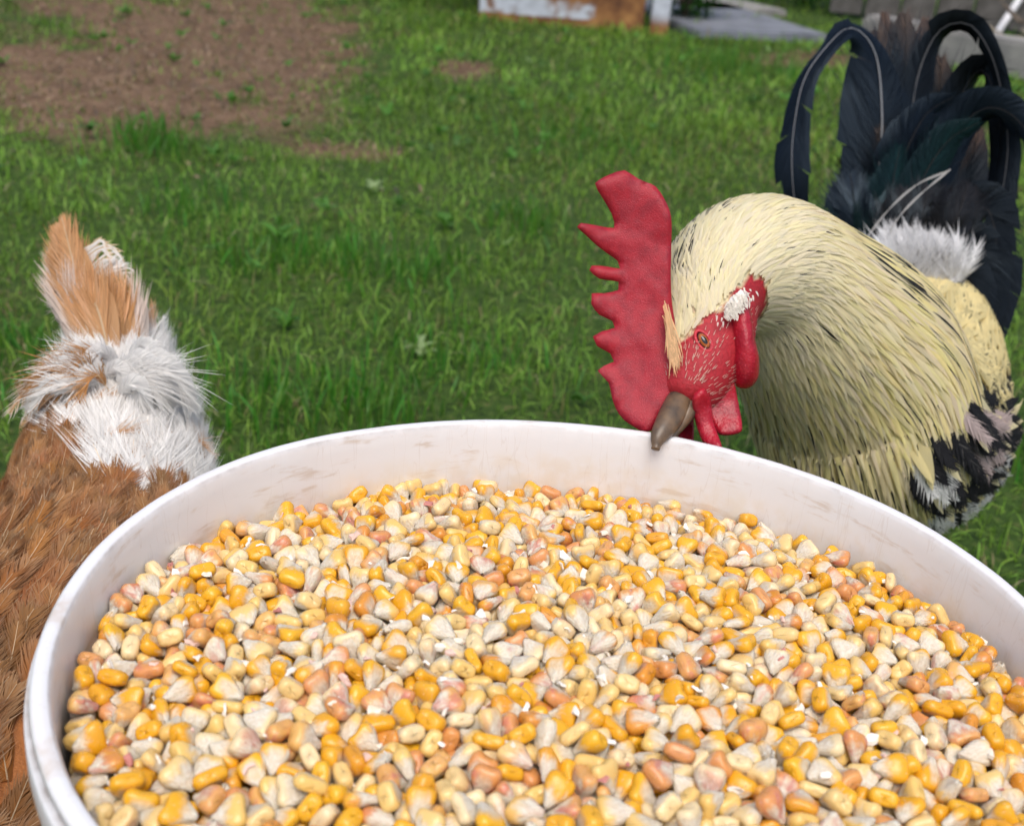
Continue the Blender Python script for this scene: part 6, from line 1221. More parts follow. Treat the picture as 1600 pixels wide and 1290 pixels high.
def kernel_mat():
    t = NT('maize')
    kp, kr = t.attr('kp'), t.attr('kr')
    p = t.n('ShaderNodeSeparateXYZ')
    t.l(kp.outputs['Vector'], p.inputs[0])
    r = t.n('ShaderNodeSeparateXYZ')
    t.l(kr.outputs['Vector'], r.inputs[0])
    va = t.n('ShaderNodeVectorMath', operation='MULTIPLY_ADD')
    t.l(kr.outputs['Vector'], va.inputs[0])
    va.inputs[1].default_value = (91, 57, 33)
    t.l(kp.outputs['Vector'], va.inputs[2])
    n1, n2 = t.noise(1.3, 3, va.outputs[0]), t.noise(5.5, 5, va.outputs[0])
    crown = t.ramp(r.outputs[0], (.0, (.70, .33, .012)), (.28, (.74, .40, .022)), (.45, (.62, .25, .018)), (.62, (.62, .27, .09)), (.78, (.72, .47, .13)), (1., (.74, .60, .36)))
    chalk = t.mix(t.maprange(n2, .35, .7), (.72, .67, .56), (.62, .52, .38))
    # chalky tip creeping up the sides; germ face pale
    tip = t.maprange(t.math('ADD', p.outputs[1], t.math('MULTIPLY', t.math('SUBTRACT', n1, .5), .9)), t.math('ADD', t.math('MULTIPLY', r.outputs[1], .55), .05), t.math('ADD', t.math('MULTIPLY', r.outputs[1], .55), .42), 1., 0.)
    germ = t.math('MULTIPLY', t.maprange(p.outputs[2], .25, .75), t.math('MULTIPLY', t.maprange(t.math('ABSOLUTE', p.outputs[0]), .35, .75, 1., 0.), t.maprange(p.outputs[1], .62, .92, 1., 0.)))
    germ = t.math('MULTIPLY', germ, t.maprange(n1, .25, .6, .35, .95))
    c = t.mix(t.math('MULTIPLY', germ, .85), crown, chalk)
    c = t.mix(tip, c, chalk)
    # reddish pericarp tint on some
    pk = t.math('MULTIPLY', t.maprange(r.outputs[2], .5, .9, 0., .85), t.math('MULTIPLY', t.maprange(n1, .42, .66), t.maprange(p.outputs[1], .75, .98, 1., .25)))
    c = t.mix(pk, c, (.52, .17, .13))
    # dust
    du = t.maprange(n2, .58, .78, 0., .5)
    c = t.mix(du, c, (.76, .72, .64))
    # black hilum / weevil hole on the few flagged kernels
    sp = t.math('MULTIPLY', t.math('GREATER_THAN', r.outputs[2], 1.5), t.maprange(t.math('ADD', p.outputs[1], t.math('MULTIPLY', n2, .12)), .15, .22, 1., 0.))
    c = t.mix(sp, c, (.02, .017, .016))
    t.base(c)
    m = t.math('MAXIMUM', t.math('MAXIMUM', tip, du), germ)
    t.val(t.b.inputs['Roughness'], t.maprange(m, 0., 1., .24, .75))
    t.inp('Subsurface Weight', .12)
    t.inp('Subsurface Radius', (1, .55, .2))
    t.inp('Subsurface Scale', .0018)
    t.bump(t.math('MULTIPLY', n2, t.maprange(m, 0., 1., .15, 1.)), .7, .0011)
    return t.m


M_CORN = kernel_mat()
SHAPES = [kernel_shape(k) for k in range(12)]
# colour kinds: (range of kr.x, tip range, pink, words)
KINDS = [((.0, .3), (.12, .62), (0, .5), 'golden yellow maize kernel'),
         ((.32, .52), (.15, .65), (.2, .8), 'deep orange maize kernel'),
         ((.58, .72), (.3, .8), (.6, 1.), 'pinkish orange maize kernel with dusty tip'),
         ((.76, .88), (.35, .9), (0, .7), 'pale yellow maize kernel with chalky tip'),
         ((.92, 1.), (.6, 1.), (0, .8), 'cream white chalky maize kernel')]
KP = np.array([.34, .07, .13, .27, .19])
krng = np.random.default_rng(8)
kind = krng.choice(5, NKER, p=KP)


def kr_for(kd_):
    a, b, c, _ = KINDS[kd_]
    return np.array([krng.uniform(*a), krng.uniform(*b), krng.uniform(*c)])


def kernel_mesh(k, kr):
    Vv, A, F = SHAPES[k]
    fl = np.array([i for f in F for i in f])
    return np_mesh('corn_kernel', Vv, fl, np.array([len(f) for f in F]), M_CORN, {'kp': ('FLOAT_VECTOR', A), 'kr': ('FLOAT_VECTOR', np.tile(kr, (len(Vv), 1)))})


NIND = 300
kpx = PX(kpos)
spots = {}
for (sx, sy), lb in (((813, 925), 'pink orange kernel with black hole in the middle of the heap'), ((1175, 1135), 'pale orange kernel with round black hole at the right front of the heap'),
                     ((1075, 1020), 'dusty orange kernel with black tip at right of centre of the heap'), ((590, 1085), 'pale yellow kernel with black tip at left front of the heap')):
    j = int(np.argmin(np.hypot(kpx[:NIND, 0]-sx, kpx[:NIND, 1]-sy)))
    spots[j] = lb
cache = {}
WORDS = ['golden', 'orange', 'pinkish', 'pale', 'cream']
for i in range(NIND):
    kd_, k = int(kind[i]), int(kk[i])
    if i in spots:
        me = kernel_mesh(k, np.array([.66, .35, 2.0]))
    else:
        key = (kd_, k)
        if key not in cache:
            cache[key] = [kernel_mesh(k, kr_for(kd_)) for _ in range(2)]
        me = cache[key][i % 2]
    ob = bpy.data.objects.new('corn_kernel', me)
    ob.location = kpos[i]
    ob.rotation_mode = 'QUATERNION'
    ob.rotation_quaternion = Quaternion(kq[i]).normalized()
    link(ob)
    if i in spots:
        tag(ob, spots[i], 'corn kernel', 'corn kernels with a black spot')
    else:
        zx = ['at the left', 'left of centre', 'in the middle', 'right of centre', 'at the right'][int(np.clip(kpx[i, 0]//320, 0, 4))]
        zy = ['back', 'middle', 'front'][int(np.digitize(kpx[i, 1], [1060, 1180]))]
        tag(ob, '%s %s of the heap, %s row' % (KINDS[kd_][3], zx, zy), 'corn kernel', WORDS[kd_]+' corn kernels on the heap')
# the rest of the heap, one object
Vs, Fl, Lt, A1, A2 = [], [], [], [], []
o = 0
for i in range(NIND, NKER):
    Vv, A, F = SHAPES[int(kk[i])]
    Mq = np.array(Quaternion(kq[i]).normalized().to_matrix())
    Vs.append(Vv @ Mq.T+kpos[i])
    for f in F:
        Fl.extend([q+o for q in f])
        Lt.append(len(f))
    A1.append(A)
    A2.append(np.tile(kr_for(int(kind[i])), (len(Vv), 1)))
    o += len(Vv)
# bed below the kernels
bed_r = np.linspace(0, 1, 10)
bth = np.linspace(0, 2*np.pi, 48, endpoint=False)
bx_ = np.stack([BX+.1605*bed_r[:, None]*np.cos(bth), BY+.151*bed_r[:, None]*np.sin(bth), RZ-.0405+.006*(1-bed_r[:, None]**2)+0*bth], -1).reshape(-1, 3)
bx_[:, 2] += heap_rise(bx_[:, 1])
bf = grid_faces(10, 48, True)
Vs.append(bx_)
Fl.extend((bf+o).ravel().tolist())
Lt.extend([4]*len(bf))
A1.append(np.tile([[.9, .9, -.9]], (len(bx_), 1)))
A2.append(np.tile([[.4, .1, .9]], (len(bx_), 1)))
me = np_mesh('corn_heap', np.concatenate(Vs), Fl, Lt, M_CORN, {'kp': ('FLOAT_VECTOR', np.concatenate(A1)), 'kr': ('FLOAT_VECTOR', np.concatenate(A2))})
tag(mesh_obj('corn_heap', me), 'heap of yellow, orange and cream maize kernels filling the bucket', 'corn', kind='stuff')

# papery chaff and broken bits among the kernels
nfl = 520
pick = krng.choice(min(NKER, 1700), nfl, replace=False)
Vs, Fl, Lt, Cs = [], [], [], []
o = 0
for i in pick:
    c = kpos[i]+np.array([krng.uniform(-.004, .004), krng.uniform(-.004, .004), .0022])
    s = krng.uniform(.0012, .0034)
    m = 7
    a = np.linspace(0, 2*np.pi, m, endpoint=False)
    rr = krng.uniform(.5, 1.1, m)*s
    el = krng.uniform(.35, 1)
    ring = np.stack([rr*np.cos(a), rr*el*np.sin(a), krng.uniform(-.3, .3, m)*s], -1)
    Mq = np.array(Quaternion(nrm(krng.normal(size=4)*[1, .35, .35, 1])).to_matrix())
    thk = np.array([0, 0, s*krng.uniform(.15, .45)])
    pts = np.concatenate([ring, ring*.85+thk, [thk*1.2], [[0, 0, 0]]])@Mq.T+c
    for k in range(m):
        k2 = (k+1) % m
        Fl += [o+k, o+k2, o+m+k2, o+m+k, o+m+k, o+m+k2, o+2*m, o+k2, o+k, o+2*m+1]
        Lt += [4, 3, 3]
    Vs.append(pts)
    cc = [(.84, .80, .72), (.80, .72, .60), (.50, .20, .17), (.72, .50, .42)][krng.choice(4, p=[.5, .25, .1, .15])]
    Cs.append(np.tile([*cc, 1], (len(pts), 1)))
    o += len(pts)
t = NT('chaff')
t.base(t.attr('col').outputs['Color'])
t.inp('Roughness', .85)
me = np_mesh('corn_chaff', np.concatenate(Vs), Fl, Lt, t.m, {'col': ('FLOAT_COLOR', np.concatenate(Cs))}, smooth=False)
tag(mesh_obj('corn_chaff', me), 'white and pinkish broken bits of chaff strewn over the corn', 'chaff', kind='stuff')

# ------------------------------------------------------------------ birds: lofted bodies and feathers


class Loft:
    def __init__(s, ctrl, ra, rb, n0, m=30):
        ctrl, ra, rb = np.array(ctrl, float), np.array(ra, float), np.array(rb, float)
        n = len(ctrl)
        dat = np.concatenate([ctrl, ra[:, None], rb[:, None]], 1)
        ext = np.concatenate([[2*dat[0]-dat[1]], dat, [2*dat[-1]-dat[-2]]])
        ss = np.linspace(0, n-1, (n-1)*m+1)
        i = np.minimum(ss.astype(int), n-2)
        t = (ss-i)[:, None]
        p0, p1, p2, p3 = ext[i], ext[i+1], ext[i+2], ext[i+3]
        q = .5*(2*p1+(p2-p0)*t+(2*p0-5*p1+4*p2-p3)*t**2+(3*p1-p0-3*p2+p3)*t**3)
        s.ss, s.C, s.ra, s.rb = ss, q[:, :3], np.maximum(q[:, 3], .002), np.maximum(q[:, 4], .002)
        T = nrm(np.gradient(s.C, axis=0))
        N = np.zeros_like(T)
        v = np.array(n0, float)
        for k in range(len(T)):
            v = v-(v @ T[k])*T[k]
            v = v/np.linalg.norm(v)
            N[k] = v
        s.T, s.N, s.B = T, N, np.cross(T, N)
        s.smax = n-1

    def _i(s, arr, x):
        if arr.ndim == 1:
            return np.interp(x, s.ss, arr)
        return np.stack([np.interp(x, s.ss, arr[:, k]) for k in range(3)], -1)

    def P(s, x, th):
        x, th = np.asarray(x, float), np.asarray(th, float)
        xc = np.clip(x, 0, s.smax)
        C, T, N, B, a, b = (s._i(q, xc) for q in (s.C, s.T, s.N, s.B, s.ra, s.rb))
        c, sn = np.cos(th)[..., None], np.sin(th)[..., None]
        pos = C+N*c*a[..., None]+B*sn*b[..., None]
        nm = nrm(N*c*b[..., None]+B*sn*a[..., None])
        return pos, nm, T

    def mesh(s, nth=36):
        th = np.linspace(0, 2*np.pi, nth, endpoint=False)
        pos, _, _ = s.P(s.ss[:, None]+0*th, th+0*s.ss[:, None])
        V = np.concatenate([pos.reshape(-1, 3), s.C[:1], s.C[-1:]])
        F = grid_faces(len(s.ss), nth, True)
        k = np.arange(nth)
        k2 = (k+1) % nth
        m = len(s.ss)*nth
        return V, [F, np.stack([k2, k, np.full(nth, m)], -1), np.stack([m-nth+k, m-nth+k2, np.full(nth, m+1)], -1)]


class Batch:
    """feathers gathered into one plumage mesh"""

    def __init__(s):
        s.V, s.F, s.L, s.C, s.U = [], [], [], [], []
        s.o = 0
        s.k = 0

    def push(s, V, F, C, Uv):
        s.V.append(V); s.C.append(C); s.U.append(Uv)
        s.F.append((F+s.o).ravel()); s.L.append(np.full(len(F), F.shape[1]))
        s.o += len(V)

    def vane(s, path, side, nm, hw, col, streak=0., cup=.15, ncol=5):
        n = len(path)
        u = np.linspace(-1, 1, ncol)
        V = path[:, None]+side[:, None]*hw[:, None, None]*u[None, :, None]-nm[:, None]*(cup*hw[:, None]*u[None]**2)[..., None]
        s.k += 1
        v = np.linspace(0, 1, n)
        Uv = np.stack(np.broadcast_arrays(u[None]+0*v[:, None], v[:, None]+0*u[None], np.full((n, ncol), s.k*.618 % 1*20)), -1)
        C = np.ones((n, ncol, 4))
        C[..., :3] = np.asarray(col)[:, None] if np.ndim(col) == 2 else np.asarray(col)
        C[..., 3] = np.broadcast_to(np.asarray(streak, float).reshape(-1, 1), (n, ncol)) if np.ndim(streak) else streak
        s.push(V.reshape(-1, 3), grid_faces(n, ncol), C.reshape(-1, 4), Uv.reshape(-1, 3))

    def barbs(s, path, side, nm, hw, col, nb=22, ang=.75, bw=.0007, droop=.1, fuzz=.15, v0=.08, tipcol=None, rachis=None, rw=.0005):
        """a shaft with free barbs to both sides"""
        n = len(path)
        v = np.linspace(0, 1, n)
        vb = np.repeat(np.linspace(v0, .99, nb), 2)+RNG.normal(0, .25/nb, nb*2)
        vb = np.clip(vb, 0, 1)
        sg = np.tile([-1., 1.], nb)
        it = lambda a: np.stack([np.interp(vb, v, a[:, k]) for k in range(3)], -1)
        p, sd, nn = it(path), nrm(it(side)), nrm(it(nm))
        tg = nrm(it(np.gradient(path, axis=0)))
        w = np.interp(vb, v, hw)
        ln = w/np.sin(ang)*(1+RNG.normal(0, fuzz, nb*2))
        a = ang*(1-.35*vb)+RNG.normal(0, .08, nb*2)
        d = tg*np.cos(a)[:, None]+sd*(sg*np.sin(a))[:, None]
        d2 = nrm(d+tg*.45+nn*RNG.normal(-droop, .12, (nb*2, 1)))
        m1 = p+d*(ln*.5)[:, None]
        e = m1+d2*(ln*.55)[:, None]
        wv = nrm(np.cross(d, nn))
        W = (bw*RNG.uniform(.7, 1.3, nb*2))[:, None]
        V = np.stack([p-wv*W, p+wv*W, m1-wv*W*.9, m1+wv*W*.9, e], 1)
        m = nb*2
        b = (np.arange(m)*5)[:, None]
        s.k += 1
        cb = np.stack([np.interp(vb, v, col[:, k]) for k in range(3)], -1) if np.ndim(col) == 2 else np.tile(col, (m, 1))
        cb = cb*RNG.uniform(.8, 1.15, (m, 1))
        C = np.ones((m, 5, 4))
        C[..., :3] = cb[:, None]
        if tipcol is not None:
            C[:, 4, :3] = tipcol
            C[:, 2:4, :3] = (cb*.6+np.asarray(tipcol)*.4)[:, None]
        C[..., 3] = 0
        Uv = np.zeros((m, 5, 3))
        Uv[..., 0] = 1
        Uv[..., 1] = vb[:, None]
        Uv[..., 2] = RNG.uniform(0, 20, (m, 1))
        s.push(V.reshape(-1, 3), b+np.array([[0, 1, 3, 2]]), C.reshape(-1, 4), Uv.reshape(-1, 3))
        # the tips
        s.F.append((b+np.array([[2, 3, 4]])+s.o-m*5).ravel()); s.L.append(np.full(m, 3))
        if rachis is not None:
            s.vane(path+nm*.0004, side, nm, np.linspace(rw, rw*.4, n), rachis, 0., 0, 3)

    def build(s, name, mat, parent, stuff=False):
        me = np_mesh(name, np.concatenate(s.V), np.concatenate(s.F), np.concatenate(s.L), mat,
                     {'col': ('FLOAT_COLOR', np.concatenate(s.C)), 'fu': ('FLOAT_VECTOR', np.concatenate(s.U))})
        ob = mesh_obj(name, me, parent)
        if stuff:
            ob['kind'] = 'stuff'
        return ob


def on_loft(lf, s0, th0, length, sgn, n=8, lift0=.001, lift1=.004, dth=0., sag=0.):
    """feather paths lying on a loft, each starting at (s0, th0) and running along the body; arrays in, (m, n, 3) out"""
    s0, th0, length, lift1, dth, sag = np.broadcast_arrays(*(np.atleast_1d(np.asarray(q, float)) for q in (s0, th0, length, lift1, dth, sag)))
    v = np.linspace(0, 1, n)
    pa, pb = lf.P(s0-.05, th0)[0], lf.P(s0+.05, th0)[0]
    sp = np.linalg.norm(pb-pa, axis=-1)/.1+1e-6
    x = [s0]
    for k in range(1, n):                           # walk, so that speed follows the loft
        p1 = lf.P(x[-1], th0+dth*v[k])[0]
        p2 = lf.P(np.clip(x[-1]+sgn*.08, 0, lf.smax), th0+dth*v[k])[0]
        spd = np.linalg.norm(p2-p1, axis=-1)/.08
        x.append(x[-1]+sgn*(length/(n-1))/np.maximum(np.maximum(spd, .25*sp), 1e-3))
    x = np.stack(x, 1)
    P, N, T = lf.P(x, th0[:, None]+dth[:, None]*v)
    over = (x-np.clip(x, 0, lf.smax))*sgn
    P = P+T*(sgn*over*sp[:, None])[..., None]
    P = P+N*(lift0+(lift1[:, None]-lift0)*v**1.3)[..., None]
    P[..., 2] += sag[:, None]*v**2*length[:, None]
    tg = nrm(np.gradient(P, axis=1))
    sd = nrm(np.cross(N, tg))
    return P, sd, nrm(np.cross(tg, sd))


def remesh_join(parts, mat, name, parent, voxel=.004, colour=None, smooth_it=6):
    Vs, Fl, Lt = [], [], []
    o = 0
    for V, Fs in parts:
        for f in Fs:
            Fl.append((f+o).ravel()); Lt.append(np.full(len(f), f.shape[1]))
        Vs.append(V)
        o += len(V)
    me = np_mesh(name, np.concatenate(Vs), np.concatenate(Fl), np.concatenate(Lt), mat)
    tmp = link(bpy.data.objects.new('tmp', me))
    md = tmp.modifiers.new('r', 'REMESH')
    md.mode, md.voxel_size, md.use_smooth_shade = 'VOXEL', voxel, True
    m2 = tmp.modifiers.new('s', 'SMOOTH')
    m2.factor, m2.iterations = .5, smooth_it
    dg = bpy.context.evaluated_depsgraph_get()
    out = bpy.data.meshes.new_from_object(tmp.evaluated_get(dg))
    bpy.data.objects.remove(tmp)
    bpy.data.meshes.remove(me)
    out.name = name
    if colour is not None:
        co = np.empty(len(out.vertices)*3, np.float32)
        out.vertices.foreach_get('co', co)
        a = out.attributes.new('col', 'FLOAT_COLOR', 'POINT')
        a.data.foreach_set('color', np.asarray(colour(co.reshape(-1, 3)), np.float32).ravel())
    return mesh_obj(name, out, parent)


def inflate(poly, frame, thick, edge, mat, name, parent, step=.0028, wave=.0006, curve=0., prof=.012):
    """a fleshy flap: outline (metres, 2-D) in frame (origin, ex, ey, en), swollen towards the middle"""
    poly = [Vector(p) for p in poly]
    pts = []
    for k in range(len(poly)):                      # round the outline a little, keep spikes
        a, b, c, d = poly[k-1], poly[k], poly[(k+1) % len(poly)], poly[(k+2) % len(poly)]
        m = max(1, int((c-b).length/step))
        for j in range(m):
            t = j/m
            cr = .5*((2*b)+(c-a)*t+(2*a-5*b+4*c-d)*t*t+(3*b-a-3*c+d)*t**3)
            pts.append(b.lerp(c, t).lerp(cr, .8))
    nb_ = len(pts)
    arr = np.array([(p.x, p.y) for p in pts])
    lo, hi = arr.min(0), arr.max(0)
    inner = []
    nxt = np.roll(arr, -1, 0)

    def dist(q):
        e = nxt-arr
        t = np.clip(((q-arr)*e).sum(1)/((e*e).sum(1)+1e-12), 0, 1)
        return np.linalg.norm(arr+e*t[:, None]-q, axis=1).min()

    def inside(q):
        c = (arr[:, 1] > q[1]) != (nxt[:, 1] > q[1])
        xx = (nxt[:, 0]-arr[:, 0])*(q[1]-arr[:, 1])/(nxt[:, 1]-arr[:, 1]+1e-12)+arr[:, 0]
        return (c & (q[0] < xx)).sum() % 2 == 1
    for ix, xx in enumerate(np.arange(lo[0], hi[0], step)):
        for yy in np.arange(lo[1], hi[1], step*.87):
            q = np.array([xx+RNG.normal(0, step*.12), yy+RNG.normal(0, step*.12)])
            if inside(q) and dist(q) > step*.5:
                inner.append(q)
    allp = [Vector(p) for p in arr]+[Vector(p) for p in inner]
    ed = [(k, (k+1) % nb_) for k in range(nb_)]
    vo, _, fo, *_ = geometry.delaunay_2d_cdt(allp, ed, [], 1, 1e-7)
    P2 = np.array([(v.x, v.y) for v in vo])
    dd = np.array([dist(p) for p in P2])
    h = edge+(thick-edge)*np.sqrt(np.clip(1-(1-np.clip(dd/prof, 0, 1))**2, 0, 1))
    h *= np.where(dd < 1e-5, .35, 1)
    og, ex, ey, en = (np.array(q, float) for q in frame)
    wv = wave*(fbm(P2*260, 3, 5)-.5)*2+wave*2.5*(fbm(P2*70, 2, 6)-.5)*2
    u = (P2-lo)/(hi-lo)
    mid = og+P2[:, :1]*ex+P2[:, 1:]*ey+(curve*((u[:, 1]-.5)**2+.6*(u[:, 0]-.5)**2)+wv*.6)[:, None]*en
    n = len(P2)
    V = np.concatenate([mid+(h/2+wv*.5)[:, None]*en, mid-(h/2)[:, None]*en])
    tri = np.array([tuple(f) for f in fo if len(f) == 3])
    # which way round, for consistent normals
    a, b, c = P2[tri[:, 0]], P2[tri[:, 1]], P2[tri[:, 2]]
    cw = np.cross(b-a, c-a) < 0
    tri[cw] = tri[cw][:, ::-1]
    if np.dot(np.cross(ex, ey), en) < 0:
        tri = tri[:, ::-1]
    e_all = np.concatenate([tri[:, [0, 1]], tri[:, [1, 2]], tri[:, [2, 0]]])
    es = {tuple(e) for e in e_all.tolist()}
    bd = np.array([e for e in es if (e[1], e[0]) not in es])
    rim = np.stack([bd[:, 1], bd[:, 0], bd[:, 0]+n, bd[:, 1]+n], -1)
    Fl = np.concatenate([tri.ravel(), (tri[:, ::-1]+n).ravel(), rim.ravel()])
    Lt = np.concatenate([np.full(2*len(tri), 3), np.full(len(rim), 4)])
    return mesh_obj(name, np_mesh(name, V, Fl, Lt, mat), parent)


def px_frame(px, py, d):
    """origin and axes of a plane facing the camera at a measured point"""
    return U(px, py, d), AX[:, 0], -AX[:, 1], -AX[:, 2]


def px_poly(pts, px, py, d):
    return [((x-px)/FPX*d, -(y-py)/FPX*d) for x, y in pts]


def vcol_mat(name, rough=.7, scale=500.):
    t = NT(name)
    v = t.mapped((1, 1, 1))
    n1 = t.noise(scale, 4, v)
    c = t.attr('col').outputs['Color']
    t.base(t.mix(t.maprange(n1, .3, .75, 0., .5), c, t.mix(1., c, (.5, .45, .45), 'MULTIPLY')))
    t.inp('Roughness', rough)
    t.bump(n1, .6, .0009)
    return t.m


M_SKIN = vcol_mat('body_skin', .65, 700)


def leg_parts(hip, foot, yaw, parent, k=1.):
    """bare shank and toes of a standing bird (one leg, one part)"""
    hip, foot = np.array(hip, float), np.array(foot, float)
    s = np.linspace(0, 1, 6)[:, None]
    sh = hip+(foot-hip)*s
    paths = [(sh, np.array([.008, .0065, .006, .006, .0065, .007])*k)]
    for a, ln in ((0, .05), (.55, .042), (-.55, .042), (math.pi, .022)):
        d = np.array([math.cos(yaw+a), math.sin(yaw+a), 0])
        t_ = np.linspace(0, 1, 5)[:, None]
        p = foot+d*ln*t_*k
        p[:, 2] = foot[2]+np.array([.004, .004, .0, -.003, -.006])*k
        paths.append((p, np.array([.006, .0055, .005, .0045, .0015])*k))
    return tube(paths, M_LEG, 'leg', parent, 9)


# ================================================================== ROOSTER
D0 = .0
rooster_ctrl = [(1061, 630, .565), (1080, 592, .572), (1104, 530, .582), (1112, 462, .594), (1144, 424, .612), (1198, 418, .638),
                (1258, 476, .676), (1326, 556, .725), (1368, 655, .765), (1412, 640, .86), (1432, 545, .95), (1440, 462, 1.02)]
rad = [.0115, .0185, .0225, .0245, .030, .0365, .0485, .062, .0655, .066, .058, .036]
Lr = Loft([U(*c) for c in rooster_ctrl], rad, rad, -AX[:, 2])
tail_root = U(1430, 440, 1.02)
body_c = U(1405, 650, .83)
rooster = empty('rooster', (body_c[0], body_c[1], 0))
tag(rooster, 'cream and black rooster with red comb pecking over the bucket rim', 'rooster')
bpy.context.view_layer.update()


def keep_world(ob):                                  # geometry is written in world space
    ob.matrix_parent_inverse = ob.parent.matrix_world.inverted()
    return ob


RED = np.array([.38, .012, .022])
CREAM = np.array([.90, .80, .49])


def rooster_colour(co):
    d = np.linalg.norm(co[:, None]-Lr.C[None, ::6], axis=2)
    i = d.argmin(1)*6
    s_ = Lr.ss[i]
    v = co-Lr.C[i]
    th_ = np.arctan2((v*Lr.B[i]).sum(1), (v*Lr.N[i]).sum(1))
    head = (s_ < 3.35) & (th_ > -1.0+(s_-1)*.72) | (s_ < .8)
    c = np.where(head[:, None], RED, CREAM*.8)
    low = co[:, 2] < .17
    c = np.where(low[:, None], np.array([.5, .48, .44]), c)
    return np.concatenate([c, np.ones((len(c), 1))], 1)


hipL, hipR = body_c+np.array([.045, .03, -.05]), body_c+np.array([-.035, -.01, -.05])
footL, footR = np.array([hipL[0]-.01, hipL[1]-.01, .014]), np.array([hipR[0]-.01, hipR[1]+.0, .014])
thighs = []
for hp, ft in ((hipL, footL), (hipR, footR)):
    knee = hp*.45+ft*.55+np.array([.0, .015, .0])
    thighs.append((hp, knee, ft))
tl = [Loft([hp+np.array([0, 0, .03]), hp, kn_], [.03, .034, .010], [.03, .034, .010], (1, 0, 0), 10).mesh(16) for hp, kn_, ft in thighs]
body = remesh_join([Lr.mesh(40)]+tl, M_SKIN, 'body', rooster, .0035, rooster_colour, 4)
keep_world(body)
for hp, kn_, ft in thighs:
    keep_world(leg_parts(kn_, ft, math.atan2(-.3, -.15), rooster, 1.1))

# comb -------------------------------------------------------------
cz = [(330, 1140), (250, 1090), (215, 1040), (198, 985), (188, 935), (142, 884), (170, 864), (212, 846), (196, 812), (140, 782), (122, 742), (160, 720), (216, 704), (206, 676),
      (150, 650), (116, 606), (118, 562), (170, 560), (232, 545), (232, 512), (150, 500), (108, 464), (118, 446), (180, 448), (238, 456), (228, 425), (190, 398), (138, 362), (92, 322), (54, 290), (70, 274), (150, 282), (212, 288), (200, 232),
      (160, 168), (128, 112), (190, 74), (250, 58), (310, 90), (380, 124), (428, 200), (446, 270), (448, 350), (446, 480), (452, 600), (465, 700), (470, 820), (462, 930), (440, 1010), (400, 1080), (366, 1132)]
cpx = [(880+a/2.6875, 250+b/2.6875) for a, b in cz]
comb = inflate(px_poly(cpx, 1000, 480, .570), px_frame(1000, 480, .570), .0065, .0014, M_COMB, 'comb', rooster, .0026, .0006, .035, .016)
keep_world(comb)


def flap(pts, d, thick, name, edge=.002, curve=.02, mat=None, wave=.0005, prof=.010):
    m = np.mean(pts, 0)
    return keep_world(inflate(px_poly(pts, m[0], m[1], d), px_frame(m[0], m[1], d), thick, edge, mat or M_WATTLE, name, rooster, .0015, wave, curve, prof))


# wattles and ear lobe ----------------------------------------------
flap([(1142, 462), (1160, 455), (1174, 478), (1178, 520), (1190, 560), (1190, 590), (1176, 606), (1156, 604), (1146, 580), (1146, 530), (1138, 495)], .562, .013, 'ear_lobe', .003, -.03)
flap([(1100, 590), (1122, 570), (1142, 590), (1152, 630), (1153, 672), (1120, 678), (1104, 650), (1094, 615)], .572, .010, 'wattle', .002, .03)
flap([(1078, 622), (1094, 606), (1108, 625), (1114, 660), (1122, 696), (1110, 700), (1096, 690), (1086, 660)], .562, .011, 'wattle', .003, .03)
flap([(1052, 640), (1076, 625), (1082, 655), (1078, 690), (1060, 686), (1050, 665)], .584, .008, 'wattle', .002, .03)
t = NT('white_lobe')
t.base((.80, .74, .68))
t.inp('Roughness', .95)
t.inp('Specular IOR Level', .1)
t.bump(t.noise(600, 4, t.mapped((1, 1, 1))), .7, .001)
flap([(1133, 482), (1142, 464), (1150, 459), (1157, 452), (1168, 460), (1165, 476), (1157, 486), (1148, 494), (1136, 502), (1131, 494)], .5585, .0042, 'white_lobe', .0006, .0, t.m, .0004, .006)

# beak ----------------------------------------------------------------
bp = [U(1080, 598, .572), U(1060, 632, .561), U(1042, 662, .552), U(1029, 683, .547), U(1024, 702, .545)]
Lb = Loft(bp, [.0050, .0056, .0046, .0032, .0012], [.0060, .0066, .0056, .0038, .0014], -AX[:, 2], 8)
V, Fs = Lb.mesh(20)
keep_world(mesh_obj('upper_beak', np_mesh('upper_beak', V, np.concatenate([f.ravel() for f in Fs]), np.concatenate([np.full(len(f), f.shape[1]) for f in Fs]), M_BEAK), rooster))
bp = [U(1094, 604, .572), U(1079, 634, .563), U(1063, 662, .557), U(1047, 688, .553)]
Lb = Loft(bp, [.0050, .0052, .0038, .0006], [.0045, .0044, .0030, .0006], -AX[:, 2], 8)
V, Fs = Lb.mesh(16)
keep_world(mesh_obj('lower_beak', np_mesh('lower_beak', V, np.concatenate([f.ravel() for f in Fs]), np.concatenate([np.full(len(f), f.shape[1]) for f in Fs]), M_BEAK), rooster))

# eye -----------------------------------------------------------------


def eye_mat():
    t = NT('eye')
    a = t.attr('er')
    t.base(t.ramp(a.outputs['Fac'], (.0, (.006, .005, .005)), (.44, (.008, .006, .005)), (.5, (.34, .08, .015)), (.68, (.40, .12, .02)), (.78, (.22, .06, .03)), (.9, (.03, .012, .012))))
    t.inp('Roughness', .12)
    t.inp('Coat Weight', .25)
    return t.m


